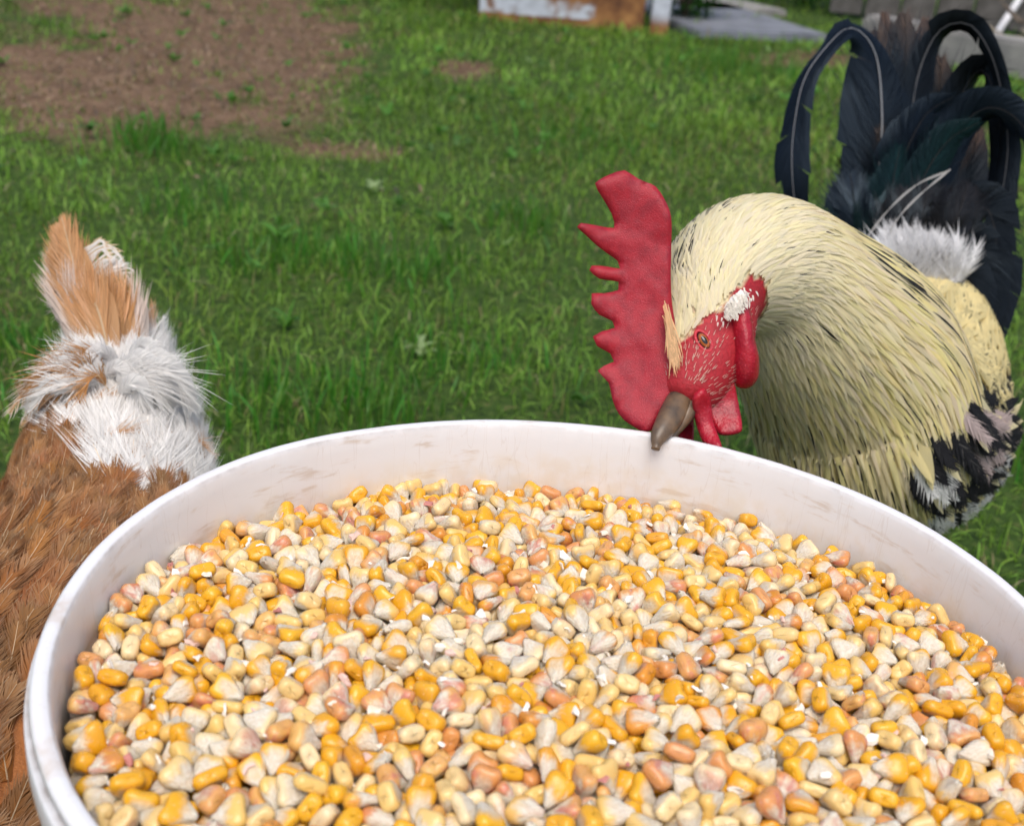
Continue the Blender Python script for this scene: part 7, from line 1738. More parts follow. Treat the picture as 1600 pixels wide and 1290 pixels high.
ec = U(1099, 533, .5588)
en = -AX[:, 2]*.94+AX[:, 0]*.05-AX[:, 1]*.2
en = nrm(en)
e1 = nrm(np.cross(AX[:, 1], en))
e2 = np.cross(en, e1)
rot = .55
e1, e2 = e1*math.cos(rot)+e2*math.sin(rot), -e1*math.sin(rot)+e2*math.cos(rot)
nr_, na_ = 12, 24
rr = np.linspace(0, 1, nr_)
aa = np.linspace(0, 2*np.pi, na_, endpoint=False)
V = ec+.0040*(rr[:, None, None]*np.cos(aa)[None, :, None]*e1*.6+rr[:, None, None]*np.sin(aa)[None, :, None]*e2*1.15)+en*(np.sqrt(np.maximum(0, 1-rr**2))*.0026)[:, None, None]
F = grid_faces(nr_, na_, True)
eye = mesh_obj('eye', np_mesh('eye', V.reshape(-1, 3), F.ravel(), np.full(len(F), 4), eye_mat(), {'er': ('FLOAT', np.repeat(rr, na_))}), rooster)
keep_world(eye)
lid = [(ec+e1*.0042*.70*math.cos(a)+e2*.0042*1.3*math.sin(a)+en*.0004) for a in np.linspace(0, 2*np.pi, 25)]
M_FACE = skin_mat('face_skin', (.52, .02, .035), (.36, .012, .028), (.75, .45, .42), 1100)
lo = tube([(np.array(lid), .0008)], M_FACE, 'eyelid', eye, 8)

# pale bristles on the face and the orange tuft between comb and face
fb = Batch()
PA, SA, NA = on_loft(Lr, RNG.uniform(.3, 2.5, 320), RNG.uniform(-1.2, 1.5, 320), RNG.uniform(.001, .0024, 320), 1, 4, .0002, .0014)
for P_, sd, nm_ in zip(PA, SA, NA):
    fb.vane(P_, sd, nm_, np.array([.00018, .00018, .00012, .00004]), np.array([.8, .62, .52]), 0, 0, 2)
for k in range(110):                                   # straw-coloured tuft
    c = RNG.uniform(0, 1)
    p0 = U(1040+10*c+RNG.normal(0, 3), 480+70*c+RNG.normal(0, 8), .561)
    p1 = U(1050+8*c+RNG.normal(0, 5), 545+30*c+RNG.normal(0, 9), .557)
    s = np.linspace(0, 1, 5)[:, None]
    P_ = p0+(p1-p0)*s-AX[:, 2]*.003*np.sin(s*3.1)
    fb.vane(P_, np.tile(AX[:, 0], (5, 1)), np.tile(-AX[:, 2], (5, 1)), np.array([.0002, .0004, .0004, .0003, .00005]), np.array([.85, .58, .32])*RNG.uniform(.8, 1.15), 0, 0, 3)
for k in range(170):                                  # short white down on the ear lobe
    px_, py_ = 1150+RNG.normal(0, 8), 476+RNG.normal(0, 10)
    px_ -= (py_-476)*.55
    p0 = U(px_, py_, .5575)-AX[:, 2]*.001*RNG.uniform()
    d_ = AX[:, 1]*RNG.uniform(.001, .003)+AX[:, 0]*RNG.normal(0, .001)-AX[:, 2]*.0006
    P_ = np.stack([p0, p0+d_*.5-AX[:, 2]*.0003, p0+d_])
    fb.vane(P_, np.tile(AX[:, 0], (3, 1)), np.tile(-AX[:, 2], (3, 1)), np.array([.0004, .0004, .0001]), np.array([.86, .82, .74])*RNG.uniform(.85, 1.05), 0, 0, 2)
keep_world(fb.build('face_bristles', M_FEATHER, rooster, True))

# hackle --------------------------------------------------------------
hk = Batch()
nh = 9000
S0 = 1.2+5.9*RNG.uniform(size=nh)**.85
T0 = RNG.uniform(-math.pi, math.pi, nh)
bald = (S0 < 3.2) & (T0 > -1.0+.72*(S0-1)) & (T0 < 2.3)
bald |= (S0 < 1.5) & (T0 > -2.4) & (np.abs(T0+1.1) > .6)
S0, T0 = S0[~bald], T0[~bald]
o_ = np.argsort(-S0)
S0, T0 = S0[o_], T0[o_]
UH = sst(2.2, 6.5, S0)
LN = (.011+.066*UH)*RNG.uniform(.8, 1.2, len(S0))
PA, SA, NA = on_loft(Lr, S0, T0, LN, 1, 9, .0012, .0034+.0026*UH*RNG.uniform(size=len(S0)), RNG.normal(0, .10, len(S0)), -.10*UH)
v = np.linspace(0, 1, 9)
for s0, th0, u_, P_, sd, nm_ in zip(S0, T0, UH, PA, SA, NA):
    wd = (.0009+.0015*u_)*RNG.uniform(.8, 1.25)
    hw = wd*np.clip(np.minimum(.45+v*2, 1)*(1-v**3.2)**.7, .04, 1)
    c = CREAM*RNG.uniform(.86, 1.08)
    c = np.array([c[0], c[1]*RNG.uniform(.96, 1.03), c[2]*RNG.uniform(.75, 1.15)])
    top = sst(5.6, 3.4, s0)
    c = c*(1-.5*top)+np.array([.95, .91, .76])*.5*top
    stv = 0.
    if RNG.uniform() < .03+.20*sst(4.6, 6.6, s0):
        stv = sst(.3, .65, v)*RNG.uniform(.35, .9)
    if 2.5 < s0 < 3.8 and -2.2 < th0 < -.85 and RNG.uniform() < .28:
        stv = np.full(9, RNG.uniform(.6, 1.4))
    if 5.1 < s0 < 6.0 and -.15 < th0 < .5 and RNG.uniform() < .45:   # black-streaked patch on the side of the neck
        stv = RNG.uniform(.7, 1.3)*np.ones(9)
    hk.vane(P_, sd, nm_, hw, c, stv, .12, 5)
keep_world(hk.build('hackle', M_FEATHER, rooster, True))

# body contour feathers: breast cream, saddle cream, wing black and white
bd_ = Batch()
S0 = np.sort(RNG.uniform(7.3, 11.2, 1900))[::-1]
T0 = RNG.uniform(-math.pi, math.pi, 1900)
qq = PX(Lr.P(S0+.25, T0)[0])
wing = (qq[:, 0] > 1425) & (qq[:, 1] > 650)
PA, SA, NA = on_loft(Lr, S0, T0, RNG.uniform(.028, .045, 1900), 1, 7, .001, np.where(wing, .0125, .0055), RNG.normal(0, .08, 1900))
v = np.linspace(0, 1, 7)
for s0, wg, P_, sd, nm_ in zip(S0, wing, PA, SA, NA):
    q = PX(P_[3])
    wd = RNG.uniform(.005, .008)
    hw = wd*np.clip(np.minimum(.5+v*2, 1)*(1-v**4)**.6, .08, 1)
    stv = 0.
    r_ = RNG.uniform()
    if q[1] < 470 and q[0] > 1400 and s0 > 9.8:
        c = np.array([.03, .027, .028]) if r_ < .85 else np.array([.3, .27, .25])
    elif q[0] > 1425 and q[1] > 720:                  # folded wing: white splashed with black
        if r_ < .42:
            c = np.array([.02, .02, .024])
        elif r_ < .88:
            c = np.array([.82, .82, .80])
            stv = sst(.5, .8, v)*.9*(RNG.uniform() < .6)
        else:
            c = CREAM*.95
    elif q[0] > 1450 and q[1] > 600:
        c = np.array([.02, .02, .024]) if r_ < .5 else (CREAM*.95 if r_ < .93 else np.array([.55, .45, .43]))
    else:
        c = CREAM*np.array([1, .98, .85])*RNG.uniform(.8, 1.05)
        if r_ < .12:
            stv = sst(.3, .6, v)*.5
    if c[0] > .75 and c[2] < .6:                      # cream parts lie smooth
        bd_.vane(P_, sd, nm_, hw*.5, c, stv, .1, 5)
        continue
    bd_.barbs(P_, sd, nm_, hw*1.2, np.asarray(c), 26, .6, .00032, .05, .2)
    bd_.vane(P_-nm_*.0004, sd, nm_, hw*.9, c, stv, .25, 5)
# long cream saddle hackles falling over the wing on the near side
ns_ = 1500
PA, SA, NA = on_loft(Lr, np.sort(RNG.uniform(7.8, 10.7, ns_))[::-1], RNG.uniform(-math.pi, math.pi, ns_), RNG.uniform(.04, .07, ns_), 1, 9, .004, .0085, RNG.normal(.05, .15, ns_), -.12)
v = np.linspace(0, 1, 9)
for P_, sd, nm_ in zip(PA, SA, NA):
    hw = RNG.uniform(.0018, .003)*np.clip(np.minimum(.45+v*2, 1)*(1-v**3)**.7, .05, 1)
    q = PX(P_[5])
    if q[1] > 640 and q[0] < 1520 and RNG.uniform() < .75:
        continue
    bd_.vane(P_, sd, nm_, hw, CREAM*np.array([1, .97, .82])*RNG.uniform(.85, 1.1), sst(.2, .6, v)*RNG.uniform(.2, .7)*(RNG.uniform() < .3), .12, 5)
keep_world(bd_.build('body_plumage', M_FEATHER, rooster, True))

# tail ------------------------------------------------------------------


def spline(pts, n):
    pts = np.array(pts, float)
    L_ = Loft(pts, np.ones(len(pts)), np.ones(len(pts)), (1., .3, .2), 20)
    arc_len = np.concatenate([[0], np.cumsum(np.linalg.norm(np.diff(L_.C, axis=0), axis=1))])
    u_ = np.linspace(0, arc_len[-1], n)
    return np.stack([np.interp(u_, arc_len, L_.C[:, k]) for k in range(3)], -1)


def tail_feather(pts, half_width, col, twist=0., shaft=(.022, .022, .025), nb=0, rag=.35, tipcol=None, ncol=9, widths=None, name='tail_feather', roll=None):
    n = 46
    path = spline([U(*p) for p in pts], n)
    tg = nrm(np.gradient(path, axis=0))
    view = -AX[:, 2]
    sd0 = nrm(np.cross(np.tile(view, (n, 1)), tg))
    nm0 = nrm(np.cross(tg, sd0))
    v = np.linspace(0, 1, n)
    a = (np.asarray(twist) if np.ndim(twist) == 0 else np.interp(v, np.linspace(0, 1, len(twist)), twist))*np.ones(n)
    sd = sd0*np.cos(a)[:, None]+nm0*np.sin(a)[:, None]
    nm_ = nrm(np.cross(tg, sd))
    if widths is None:
        widths = [.35, .8, 1, 1, .85, .55, .12]
    hw = half_width*np.interp(v, np.linspace(0, 1, len(widths)), widths)
    col = np.array(col)
    C = np.tile(col, (n, 1))
    if tipcol is not None:
        C = C+(np.array(tipcol)-C)*sst(.75, 1, v)[:, None]
    bt = Batch()
    # the two vanes, cut into groups of barbs that part at the edge
    u = np.linspace(0, 1, ncol//2+1)
    for sg in (-1, 1):
        k0 = 0
        while k0 < n-1:
            k1 = min(n-1, k0+int(RNG.integers(3, 12)))
            if n-1-k1 < 2:
                k1 = n-1
            idx = np.arange(k0, k1+1)
            m = len(idx)
            ragk = 1-rag*RNG.uniform()**3
            w_ = hw[idx][:, None]*u[None]*ragk
            sweep = w_*(.55+.25*RNG.uniform())            # barbs slant to the tip
            gap = np.linspace(.0, 1, m)[:, None]*0
            shr = (np.linspace(-1, 1, m)[:, None]*-.0006*u[None]**2)*rag*2
            Vv = path[idx][:, None]+sd[idx][:, None]*(sg*w_)[..., None]+tg[idx][:, None]*(sweep+shr)[..., None]-nm_[idx][:, None]*((.16+.10*RNG.uniform())*w_*u[None])[..., None]
            uv = np.stack(np.broadcast_arrays(sg*u[None]+gap, v[idx][:, None]+0*u[None], np.full((m, len(u)), RNG.uniform(0, 20))), -1)
            Cc = np.ones((m, len(u), 4))
            Cc[..., :3] = C[idx][:, None]*RNG.uniform(.8, 1.2)
            bt.push(Vv.reshape(-1, 3), grid_faces(m, len(u)), Cc.reshape(-1, 4), uv.reshape(-1, 3))
            k0 = k1
    # loose barb ends fraying out of the vane
    bt.barbs(path, sd, nm_, hw*1.06, C, 150, .62, .00028, .06, .16+rag*.2, v0=.04)
    bt.barbs(path+nm_*.0006, sd, nm_, hw*.98, C*1.6, 110, .62, .0002, .1, .1, v0=.04)
    ob = keep_world(bt.build(name, M_TAIL, rooster))
    sh = Batch()
    sh.vane(path+nm_*.0012, sd, nm_, np.linspace(.0010, .0002, n), np.array(shaft), 0, -.6, 3)
    q = sh.build('shaft', M_FEATHER, ob)
    return ob


BLK, BLU, GRN, BRN = (.003, .0033, .004), (.004, .007, .012), (.004, .016, .016), (.010, .008, .007)
# fan behind
for pts, w, c in (([(1432, 440, 1.04), (1420, 300, 1.06), (1400, 150, 1.07), (1382, 20, 1.07)], .026, BLU),
                  ([(1440, 440, 1.04), (1440, 300, 1.07), (1440, 160, 1.08), (1446, 30, 1.08)], .026, BLK),
                  ([(1446, 440, 1.04), (1470, 310, 1.06), (1490, 190, 1.07), (1502, 110, 1.07)], .024, BLK),
                  ([(1424, 440, 1.03), (1390, 320, 1.05), (1362, 220, 1.06), (1350, 110, 1.06)], .024, BLK),
                  ([(1452, 440, 1.03), (1490, 340, 1.05), (1515, 260, 1.06), (1530, 200, 1.06)], .024, BRN),
                  ([(1420, 440, 1.02), (1370, 360, 1.04), (1335, 300, 1.04), (1318, 250, 1.04)], .020, BLU)):
    tail_feather(pts, w, c, rag=.6, tipcol=(.09, .05, .03))
for pts, w, c in (([(1428, 440, 1.03), (1405, 320, 1.04), (1385, 200, 1.05), (1372, 50, 1.05)], .036, BLK),
                  ([(1436, 440, 1.03), (1430, 310, 1.05), (1418, 180, 1.06), (1414, 22, 1.06)], .036, BLU),
                  ([(1444, 440, 1.03), (1458, 320, 1.05), (1466, 210, 1.05), (1470, 90, 1.05)], .032, BLK),
                  ([(1450, 440, 1.02), (1480, 350, 1.03), (1498, 280, 1.03), (1506, 230, 1.03)], .026, BLK),
                  ([(1440, 440, 1.01), (1450, 340, 1.01), (1455, 260, 1.01), (1452, 190, 1.01)], .026, BLK),
                  ([(1425, 440, 1.0), (1400, 350, 1.0), (1380, 270, 1.0), (1372, 200, 1.0)], .022, BLK)):
    tail_feather(pts, w, c, rag=.6, tipcol=(.06, .035, .02))
# long sickles
tail_feather([(1404, 410, 1.00), (1374, 300, 1.00), (1377, 180, 1.00), (1366, 85, 1.00), (1330, 46, .99), (1290, 78, .98), (1256, 130, .975), (1240, 210, .975), (1238, 270, .975), (1242, 318, .98)], .026, BLU,
             twist=[0, 0, .1, .15, .5, .9, .6, .4, .3], shaft=(.34, .35, .37), rag=.5, widths=[.7, 1.1, 1.3, 1.3, 1.0, .56, .36, .38, .5, .6, .45], name='sickle_feather')
tail_feather([(1432, 400, 1.00), (1424, 260, 1.01), (1428, 140, 1.01), (1462, 52, 1.01), (1512, 36, 1.0), (1548, 80, .99), (1568, 150, .985), (1576, 230, .985), (1566, 310, .985), (1558, 395, .985)], .024, BLK,
             twist=[0, .1, .2, .3, .7, 1.0, .9, .6, .4], shaft=(.12, .125, .135), rag=.75, widths=[.5, .8, 1, .9, .6, .42, .32, .32, .42, .45, .3], name='sickle_feather')
tail_feather([(1440, 410, .99), (1452, 300, .98), (1490, 210, .98), (1540, 168, .97), (1590, 186, .965), (1625, 250, .96), (1640, 330, .96)], .022, BLU,
             twist=[0, .15, .3, .5, .8, .8], rag=.6, widths=[.5, .9, 1.0, .8, .55, .42, .3], name='sickle_feather')
tail_feather([(1446, 410, 1.0), (1466, 270, 1.02), (1500, 150, 1.02), (1532, 108, 1.01), (1556, 150, 1.0), (1566, 240, 1.0), (1560, 350, 1.0), (1552, 450, 1.0)], .022, BLK,
             twist=[0, .2, .4, .7, .8, .5, .3], rag=.4, widths=[.5, .9, 1, .7, .5, .55, .65, .3], name='sickle_feather')
for pts, w, c in (([(1452, 430, .99), (1500, 340, .99), (1545, 330, .98), (1560, 420, .98), (1556, 500, .98), (1548, 560, .98)], .020, BLK),
                  ([(1455, 440, .98), (1500, 385, .97), (1532, 400, .96), (1540, 470, .96), (1530, 545, .96)], .019, BLK),
                  ([(1450, 450, .97), (1490, 410, .955), (1518, 440, .95), (1524, 500, .95), (1518, 540, .95)], .016, BLK),
                  ([(1420, 430, .99), (1400, 330, .98), (1410, 250, .97), (1445, 180, .97), (1490, 150, .965)], .022, BLU),
                  ([(1426, 440, .98), (1420, 350, .965), (1440, 280, .96), (1480, 220, .955), (1530, 190, .95)], .020, GRN),
                  ([(1416, 430, .98), (1396, 360, .965), (1392, 300, .96), (1404, 230, .96)], .020, GRN)):
    tail_feather(pts, w, c, twist=[0, .2, .3, .4], rag=.35, name='tail_covert')
# blue-green coverts on the left of the tail base, brown-black ones on the right
for k in range(26):
    u_ = k/25
    x0, y0 = 1330+150*u_+RNG.normal(0, 6), 400+60*u_*(1-u_)+RNG.normal(0, 10)
    dx, dy = (-22+60*u_+RNG.normal(0, 10)), -(95+25*RNG.uniform())
    dd = .945+.03*RNG.uniform()
    c = (GRN if k % 2 else BLU) if u_ < .35 else BRN
    tail_feather([(x0+20*(1-u_), y0+25, dd+.01), (x0, y0-20, dd-.008), (x0+dx*.6, y0+dy*.6, dd-.008), (x0+dx, y0+dy, dd+.004)], RNG.uniform(.013, .018), c, twist=RNG.normal(0, .25), rag=.3, name='tail_covert', widths=[.5, .9, 1, 1, .9, .65, .2])
# white fluff and two white-edged feathers at the root
wf = Batch()
for k in range(300):
    px0, py0 = 1400+RNG.normal(26, 30), 440+RNG.normal(0, 10)
    p0 = U(px0, py0, .925+.015*RNG.uniform())
    p1 = U(px0+RNG.normal(4, 12), py0-RNG.uniform(22, 62), .925)
    s = np.linspace(0, 1, 6)[:, None]
    P_ = p0+(p1-p0)*s-AX[:, 2]*.008*np.sin(s*3.1)
    cc = np.array([.82, .82, .83]) if RNG.uniform() < .93 else np.array([.12, .09, .08])
    wf.barbs(P_, np.tile(AX[:, 0], (6, 1)), np.tile(-AX[:, 2], (6, 1)), np.full(6, .006), cc, 26, .5, .00028, .05, .35, tipcol=cc*.8)
for pts in ([(1348, 378, .935), (1385, 330, .93), (1430, 290, .935), (1480, 268, .94)], [(1378, 390, .93), (1395, 350, .925), (1430, 310, .93), (1482, 266, .938)]):
    path = spline([U(*p) for p in pts], 16)
    tg = nrm(np.gradient(path, axis=0))
    sd = nrm(np.cross(np.tile(-AX[:, 2], (16, 1)), tg))
    wf.vane(path-AX[:, 2]*.004, sd, np.tile(-AX[:, 2], (16, 1)), .0007*np.abs(np.sin(np.linspace(.3, 9, 16)))+.0002, np.array([.42, .41, .40]), 0, 0, 3)
keep_world(wf.build('white_fluff', M_FLUFF, rooster, True))

# ================================================================== HEN
UP = np.array([0, 0, 1.])
h0 = [U(180, 505, .745)-UP*.028, U(168, 610, .69)-UP*.050, U(150, 745, .635)-UP*.064, U(35, 900, .575)-UP*.076, U(-70, 1080, .505)-UP*.078]
h4 = h0[-1]
h0 += [h4+np.array([-.005, -.10, -.02]), h4+np.array([-.01, -.17, -.035]), h4+np.array([-.015, -.215, -.07]), h4+np.array([-.02, -.24, -.105]), h4+np.array([-.02, -.256, -.132])]
hr = np.array([.026, .047, .062, .075, .078, .070, .046, .028, .021, .009])
Lh = Loft(h0, hr, hr*np.array([1, 1.05, 1.08, 1.05, 1, 1, 1, 1, .9, .9]), UP)
hb = np.array(h0[4])
hen = empty('hen', (hb[0], hb[1], 0))
tag(hen, 'tawny and white hen seen from behind, feeding at the left of the bucket', 'hen')
bpy.context.view_layer.update()
BRW, TAN, WHT, STRAW = np.array([.36, .125, .027]), np.array([.56, .29, .11]), np.array([.90, .88, .85]), np.array([.80, .62, .40])


def hen_colour(co):
    d = np.linalg.norm(co[:, None]-Lh.C[None, ::6], axis=2)
    s_ = Lh.ss[d.argmin(1)*6]
    c = np.where((s_ < 2.2)[:, None], WHT*.9, BRW)
    c = np.where((s_ > 7.6)[:, None], RED, c)
    return np.concatenate([c, np.ones((len(c), 1))], 1)


hips = [hb+np.array([sx, .03, -.03]) for sx in (-.04, .035)]
hl = []
for hp in hips:
    kn_ = np.array([hp[0], hp[1]+.01, .10])
    hl.append((hp, kn_, np.array([hp[0], hp[1]-.01, .014])))
tl = [Loft([hp+np.array([0, 0, .03]), hp, kn_], [.03, .036, .011], [.03, .036, .011], (1, 0, 0), 10).mesh(16) for hp, kn_, ft in hl]
keep_world(remesh_join([Lh.mesh(40)]+tl, M_SKIN, 'body', hen, .004, hen_colour, 4))
for hp, kn_, ft in hl:
    keep_world(leg_parts(kn_, ft, -math.pi/2, hen, .95))
# head: comb, wattles, beak, eyes (the head is out of the picture, below its left corner)
hd, hd2 = np.array(h0[8]), np.array(h0[9])
dn = nrm(hd2-hd)
fr = nrm(np.cross(dn, np.array([1., 0, 0])))
fr = fr if fr[1] < 0 else -fr                             # dorsal side of the lowered head
for nm0_, pts, th_, og in (('comb', [(-.022, .012), (-.026, .026), (-.014, .024), (-.008, .034), (.0, .026), (.008, .032), (.014, .022), (.02, .024), (.02, .010), (0, .008)], .005, hd),
                           ('wattle', [(.006, -.010), (.016, -.014), (.020, -.030), (.012, -.036), (.004, -.026)], .005, hd)):
    keep_world(inflate(pts, (og, dn, fr, np.array([1., 0, 0])), th_, .0015, M_WATTLE, nm0_, hen, .0026, .0003, 0., .008))
Lb = Loft([hd2-dn*.004, hd2+dn*.008, hd2+dn*.018], [.008, .006, .001], [.008, .0055, .001], (1, 0, 0), 8)
V, Fs = Lb.mesh(14)
keep_world(mesh_obj('beak', np_mesh('beak', V, np.concatenate([f.ravel() for f in Fs]), np.concatenate([np.full(len(f), f.shape[1]) for f in Fs]), M_BEAK), hen))
for sx in (-1, 1):
    ec = hd+np.array([sx*.0185, 0, 0])+dn*.008
    rr = np.linspace(0, 1, 8)
    aa = np.linspace(0, 2*np.pi, 16, endpoint=False)
    V = ec+.0042*(rr[:, None, None]*np.cos(aa)[None, :, None]*dn+rr[:, None, None]*np.sin(aa)[None, :, None]*fr)+np.array([sx, 0, 0])*(np.sqrt(np.maximum(0, 1-rr**2))*.0026)[:, None, None]
    F = grid_faces(8, 16, True)
    keep_world(mesh_obj('eye', np_mesh('eye', V.reshape(-1, 3), F.ravel(), np.full(len(F), 4), eye.data.materials[0], {'er': ('FLOAT', np.repeat(rr, 16))}), hen))

hp_ = Batch()                                              # tawny contour feathers
hw_ = Batch()                                              # white fluff
n1_, n2_ = 1500, 800
S0 = np.concatenate([RNG.uniform(1.9, 7.4, n1_), RNG.uniform(.35, 2.6, n2_)])
T0 = RNG.uniform(-2.6, 2.6, n1_+n2_)
qq = PX(Lh.P(S0, T0)[0])
eg = RNG.normal(0, 12, n1_+n2_)
TW = ((qq[:, 1] > 690+eg) & (qq[:, 0] < 110+(qq[:, 1]-690)*.7+eg)) | (qq[:, 1] > 805+eg) | (S0 > 2.75)
rnd = RNG.uniform(size=n1_+n2_)
PA, SA, NA = on_loft(Lh, S0, T0, np.where(TW, RNG.uniform(.030, .046, n1_+n2_), RNG.uniform(.028, .046, n1_+n2_)), -1, 9, .0015, np.where(TW, .005+.002*rnd, .006+.004*rnd), np.where(TW, .10, .14)*RNG.normal(size=n1_+n2_))
v = np.linspace(0, 1, 9)
for s0, th0, tawny, P_, sd, nm_ in zip(S0, T0, TW, PA, SA, NA):
    if tawny:
        hw = RNG.uniform(.0075, .0115)*np.clip(np.minimum(.35+v*1.6, 1)*(1-v**3)**.6, .1, 1)
        base_ = BRW*RNG.uniform(.45, 1.35)*np.array([1, RNG.uniform(.92, 1.15), RNG.uniform(.8, 1.4)])
        c = base_+(TAN-base_)*(sst(.35, 1, v)*RNG.uniform(.1, .75))[:, None]
        hp_.barbs(P_, sd, nm_, hw, c, 52, .58, .00027, .03, .14, tipcol=c.mean(0)*.6+STRAW*RNG.uniform(.05, .42), rachis=STRAW*.85*RNG.uniform(.7, 1.2)+c.mean(0)*.1, rw=RNG.uniform(.0002, .00045))
        hp_.vane(P_-nm_*.0006, sd, nm_, hw*.8, c*.7, 0, .3, 5)
    else:
        hw = RNG.uniform(.009, .014)*np.clip(np.minimum(.5+v*1.6, 1)*(1-v**4)**.5, .15, 1)
        hem = RNG.uniform()
        c = np.tile(WHT*RNG.uniform(.94, 1.03), (9, 1))
        side_ = abs(th0) > 1.25 or s0 < .6
        band = math.exp(-((s0-1.42)/.12)**2)*.5+math.exp(-((s0-2.3)/.16)**2)*.6
        if hem < .04+.4*side_+.28*band and (th0 > .6 or RNG.uniform() < .4):
            c = c+(TAN*RNG.uniform(.8, 1.15)-c)*(sst(.55, .95, v)*RNG.uniform(.5, 1))[:, None]
        hw_.barbs(P_, sd, nm_, hw, c, 62, .5, .00024, .02, .35, tipcol=None, rachis=STRAW*1.1 if hem < .15 else None, rw=.0003)
        hw_.vane(P_-nm_*.0008, sd, nm_, hw*.6, c*.97, 0, .3, 5)
keep_world(hp_.build('back_plumage', M_FEATHER, hen, True))
keep_world(hw_.build('rump_fluff', M_FLUFF, hen, True))

# loose curled feathers round the tail
cf = Batch()


def px_feather(b, pts, hw, col, nb=40, ang=.5, bw=.0006, fuzz=.2, rachis=None, tipcol=None, vane=True, n=18, twist=0., prof_=None, rw=.0008, droop=.05):
    path = spline([U(*p) for p in pts], n)
    tg = nrm(np.gradient(path, axis=0))
    sd0 = nrm(np.cross(np.tile(-AX[:, 2], (n, 1)), tg))
    nm0 = nrm(np.cross(tg, sd0))
    sd = sd0*math.cos(twist)+nm0*math.sin(twist)
    nm_ = nrm(np.cross(tg, sd))
    v = np.linspace(0, 1, n)
    w = hw*(np.interp(v, np.linspace(0, 1, len(prof_)), prof_) if prof_ else np.clip(np.minimum(.4+v*1.6, 1)*(1-v**4)**.6, .12, 1))
    b.barbs(path, sd, nm_, w, col, nb, ang, bw, droop, fuzz, rachis=rachis, tipcol=tipcol, rw=rw)
    if vane:
        b.vane(path-nm_*.0008, sd, nm_, w*.75, np.asarray(col)*.85, 0, .3, 5)


hs_, ht_ = np.meshgrid(np.linspace(.2, 4, 90), np.linspace(-2, 2, 80))
hsurf = PX(Lh.P(hs_.ravel(), ht_.ravel())[0])


def hen_depth(px, py):
    """distance of the hen's back at a measured point"""
    d2 = np.hypot(hsurf[:, 0]-px, hsurf[:, 1]-py)
    near = hsurf[d2 < max(14., d2.min()+4), 2]
    return float(near.min())-.004


for k in range(30):
    sgn = 1 if k % 3 == 0 else -1
    x0, y0 = 172+RNG.normal(0, 24)+sgn*14, 578+RNG.normal(0, 20)
    L_ = RNG.uniform(45, 98) if sgn < 0 else RNG.uniform(40, 95)
    d0 = hen_depth(x0, y0)-.004+RNG.normal(0, .002)
    lift = RNG.uniform(10, 42)
    pts = [(x0, y0, d0), (x0+sgn*L_*.4, y0-lift*.6, d0-.012), (x0+sgn*L_*.8, y0+5+RNG.normal(0, 8), d0-.012), (x0+sgn*L_*1.08, y0+45+RNG.normal(0, 14), d0)]
    tan_ = RNG.uniform() < (.6 if sgn < 0 else .1)
    c = TAN*RNG.uniform(.8, 1.25) if tan_ else WHT*.97
    px_feather(cf, pts, RNG.uniform(.006, .010), c, 60, .45, .00024, .3, STRAW if tan_ else None, None, not tan_, 12, rw=.0003)
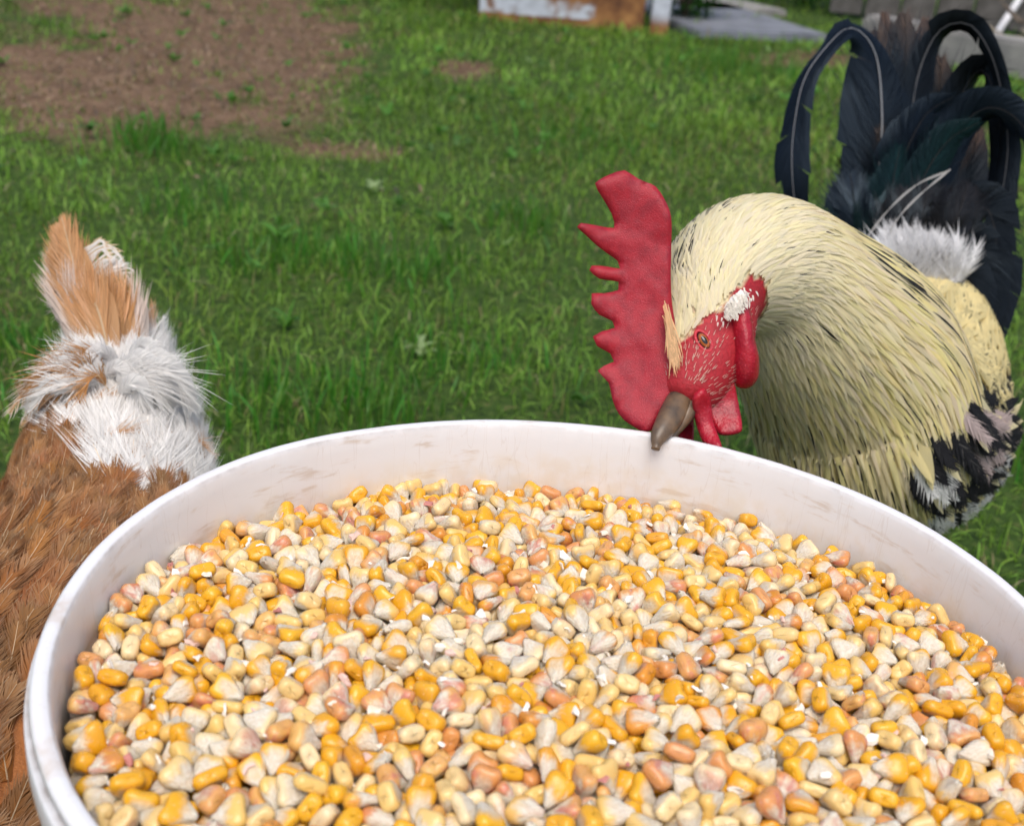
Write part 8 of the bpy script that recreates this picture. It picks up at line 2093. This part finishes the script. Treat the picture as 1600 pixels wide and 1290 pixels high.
# arcs of tawny hem across the white rump
for (x0, y0, x1, y1, x2, y2) in ((190, 760, 230, 700, 262, 690), (150, 690, 200, 668, 235, 672), (120, 640, 165, 610, 215, 622), (60, 640, 100, 600, 140, 610), (205, 640, 250, 600, 285, 622), (255, 720, 300, 690, 330, 715), (30, 690, 70, 640, 110, 650), (85, 560, 60, 590, 30, 640)):
    for j in range(1):
        jx, jy = RNG.normal(0, 7), RNG.normal(0, 6)
        px_feather(cf, [(x0+jx, y0+jy, hen_depth(x0+jx, y0+jy)), (x1+jx, y1+jy, hen_depth(x1+jx, y1+jy)-.005), (x2+jx*1.5, y2+jy, hen_depth(x2+jx*1.5, y2+jy))], .0055, TAN*RNG.uniform(.8, 1.2), 46, .5, .00018, .4, None, WHT*.9, False, 10)
keep_world(cf.build('loose_feathers', M_FLUFF, hen, True))

# tail: a narrow tent of tail feathers
for k in range(13):
    u_ = (k-6)/6.
    lay = abs(u_)
    tipx, tipy = 98+u_*8+RNG.normal(0, 3), 338+lay*60+RNG.normal(0, 5)
    if u_ < 0:
        tipx -= lay*14
    else:
        tipx += lay*34
        tipy += lay*34
    bx0, by0 = 172+u_*46, 555
    d_b, d_t = .725-(1-lay)*.012, .785-(1-lay)*.016
    tb = Batch()
    c = (TAN*RNG.uniform(.8, 1.15)+np.array([.22, .20, .17])*RNG.uniform()) if lay < .7 else np.array([.76, .64, .56])
    cc = np.tile(c, (22, 1))*(.85+.3*np.linspace(0, 1, 22)[:, None])
    path_pts = [(bx0, by0, d_b), (bx0-20+u_*6, by0-75, d_b+.01), ((bx0+tipx)/2-8, (by0+tipy)/2, (d_b+d_t)/2), (tipx, tipy, d_t)]
    px_feather(tb, path_pts, RNG.uniform(.012, .015), np.clip(cc, 0, .9).mean(0), 120, .36, .00036, .10, STRAW*.9, None, True, 22, RNG.normal(0, .12)+u_*.35, [.5, .8, 1, 1, .95, .8, .45, .1])
    # frayed pale edge
    keep_world(tb.build('tail_feather', M_FEATHER, hen))
# wispy feather sticking out at the right of the tail
tb = Batch()
for k in range(13):
    x0, y0 = 140+k*2.2, 382+k*4.5
    L_ = RNG.uniform(.55, 1.1)
    px_feather(tb, [(x0-10, y0+8, .76), (x0+10*L_, y0-7+RNG.normal(0, 5), .758), (x0+30*L_, y0-8+RNG.normal(0, 4), .757), (x0+44*L_, y0+4+RNG.normal(0, 7), .757)], .0022, WHT*.95 if k > 7 else STRAW, 12, .4, .0004, .3, WHT, None, False, 8)
px_feather(tb, [(140, 440, .76), (165, 425, .755), (186, 412, .754)], .006, WHT, 40, .5, .0005, .3)
keep_world(tb.build('wispy_feather', M_FLUFF, hen, True))
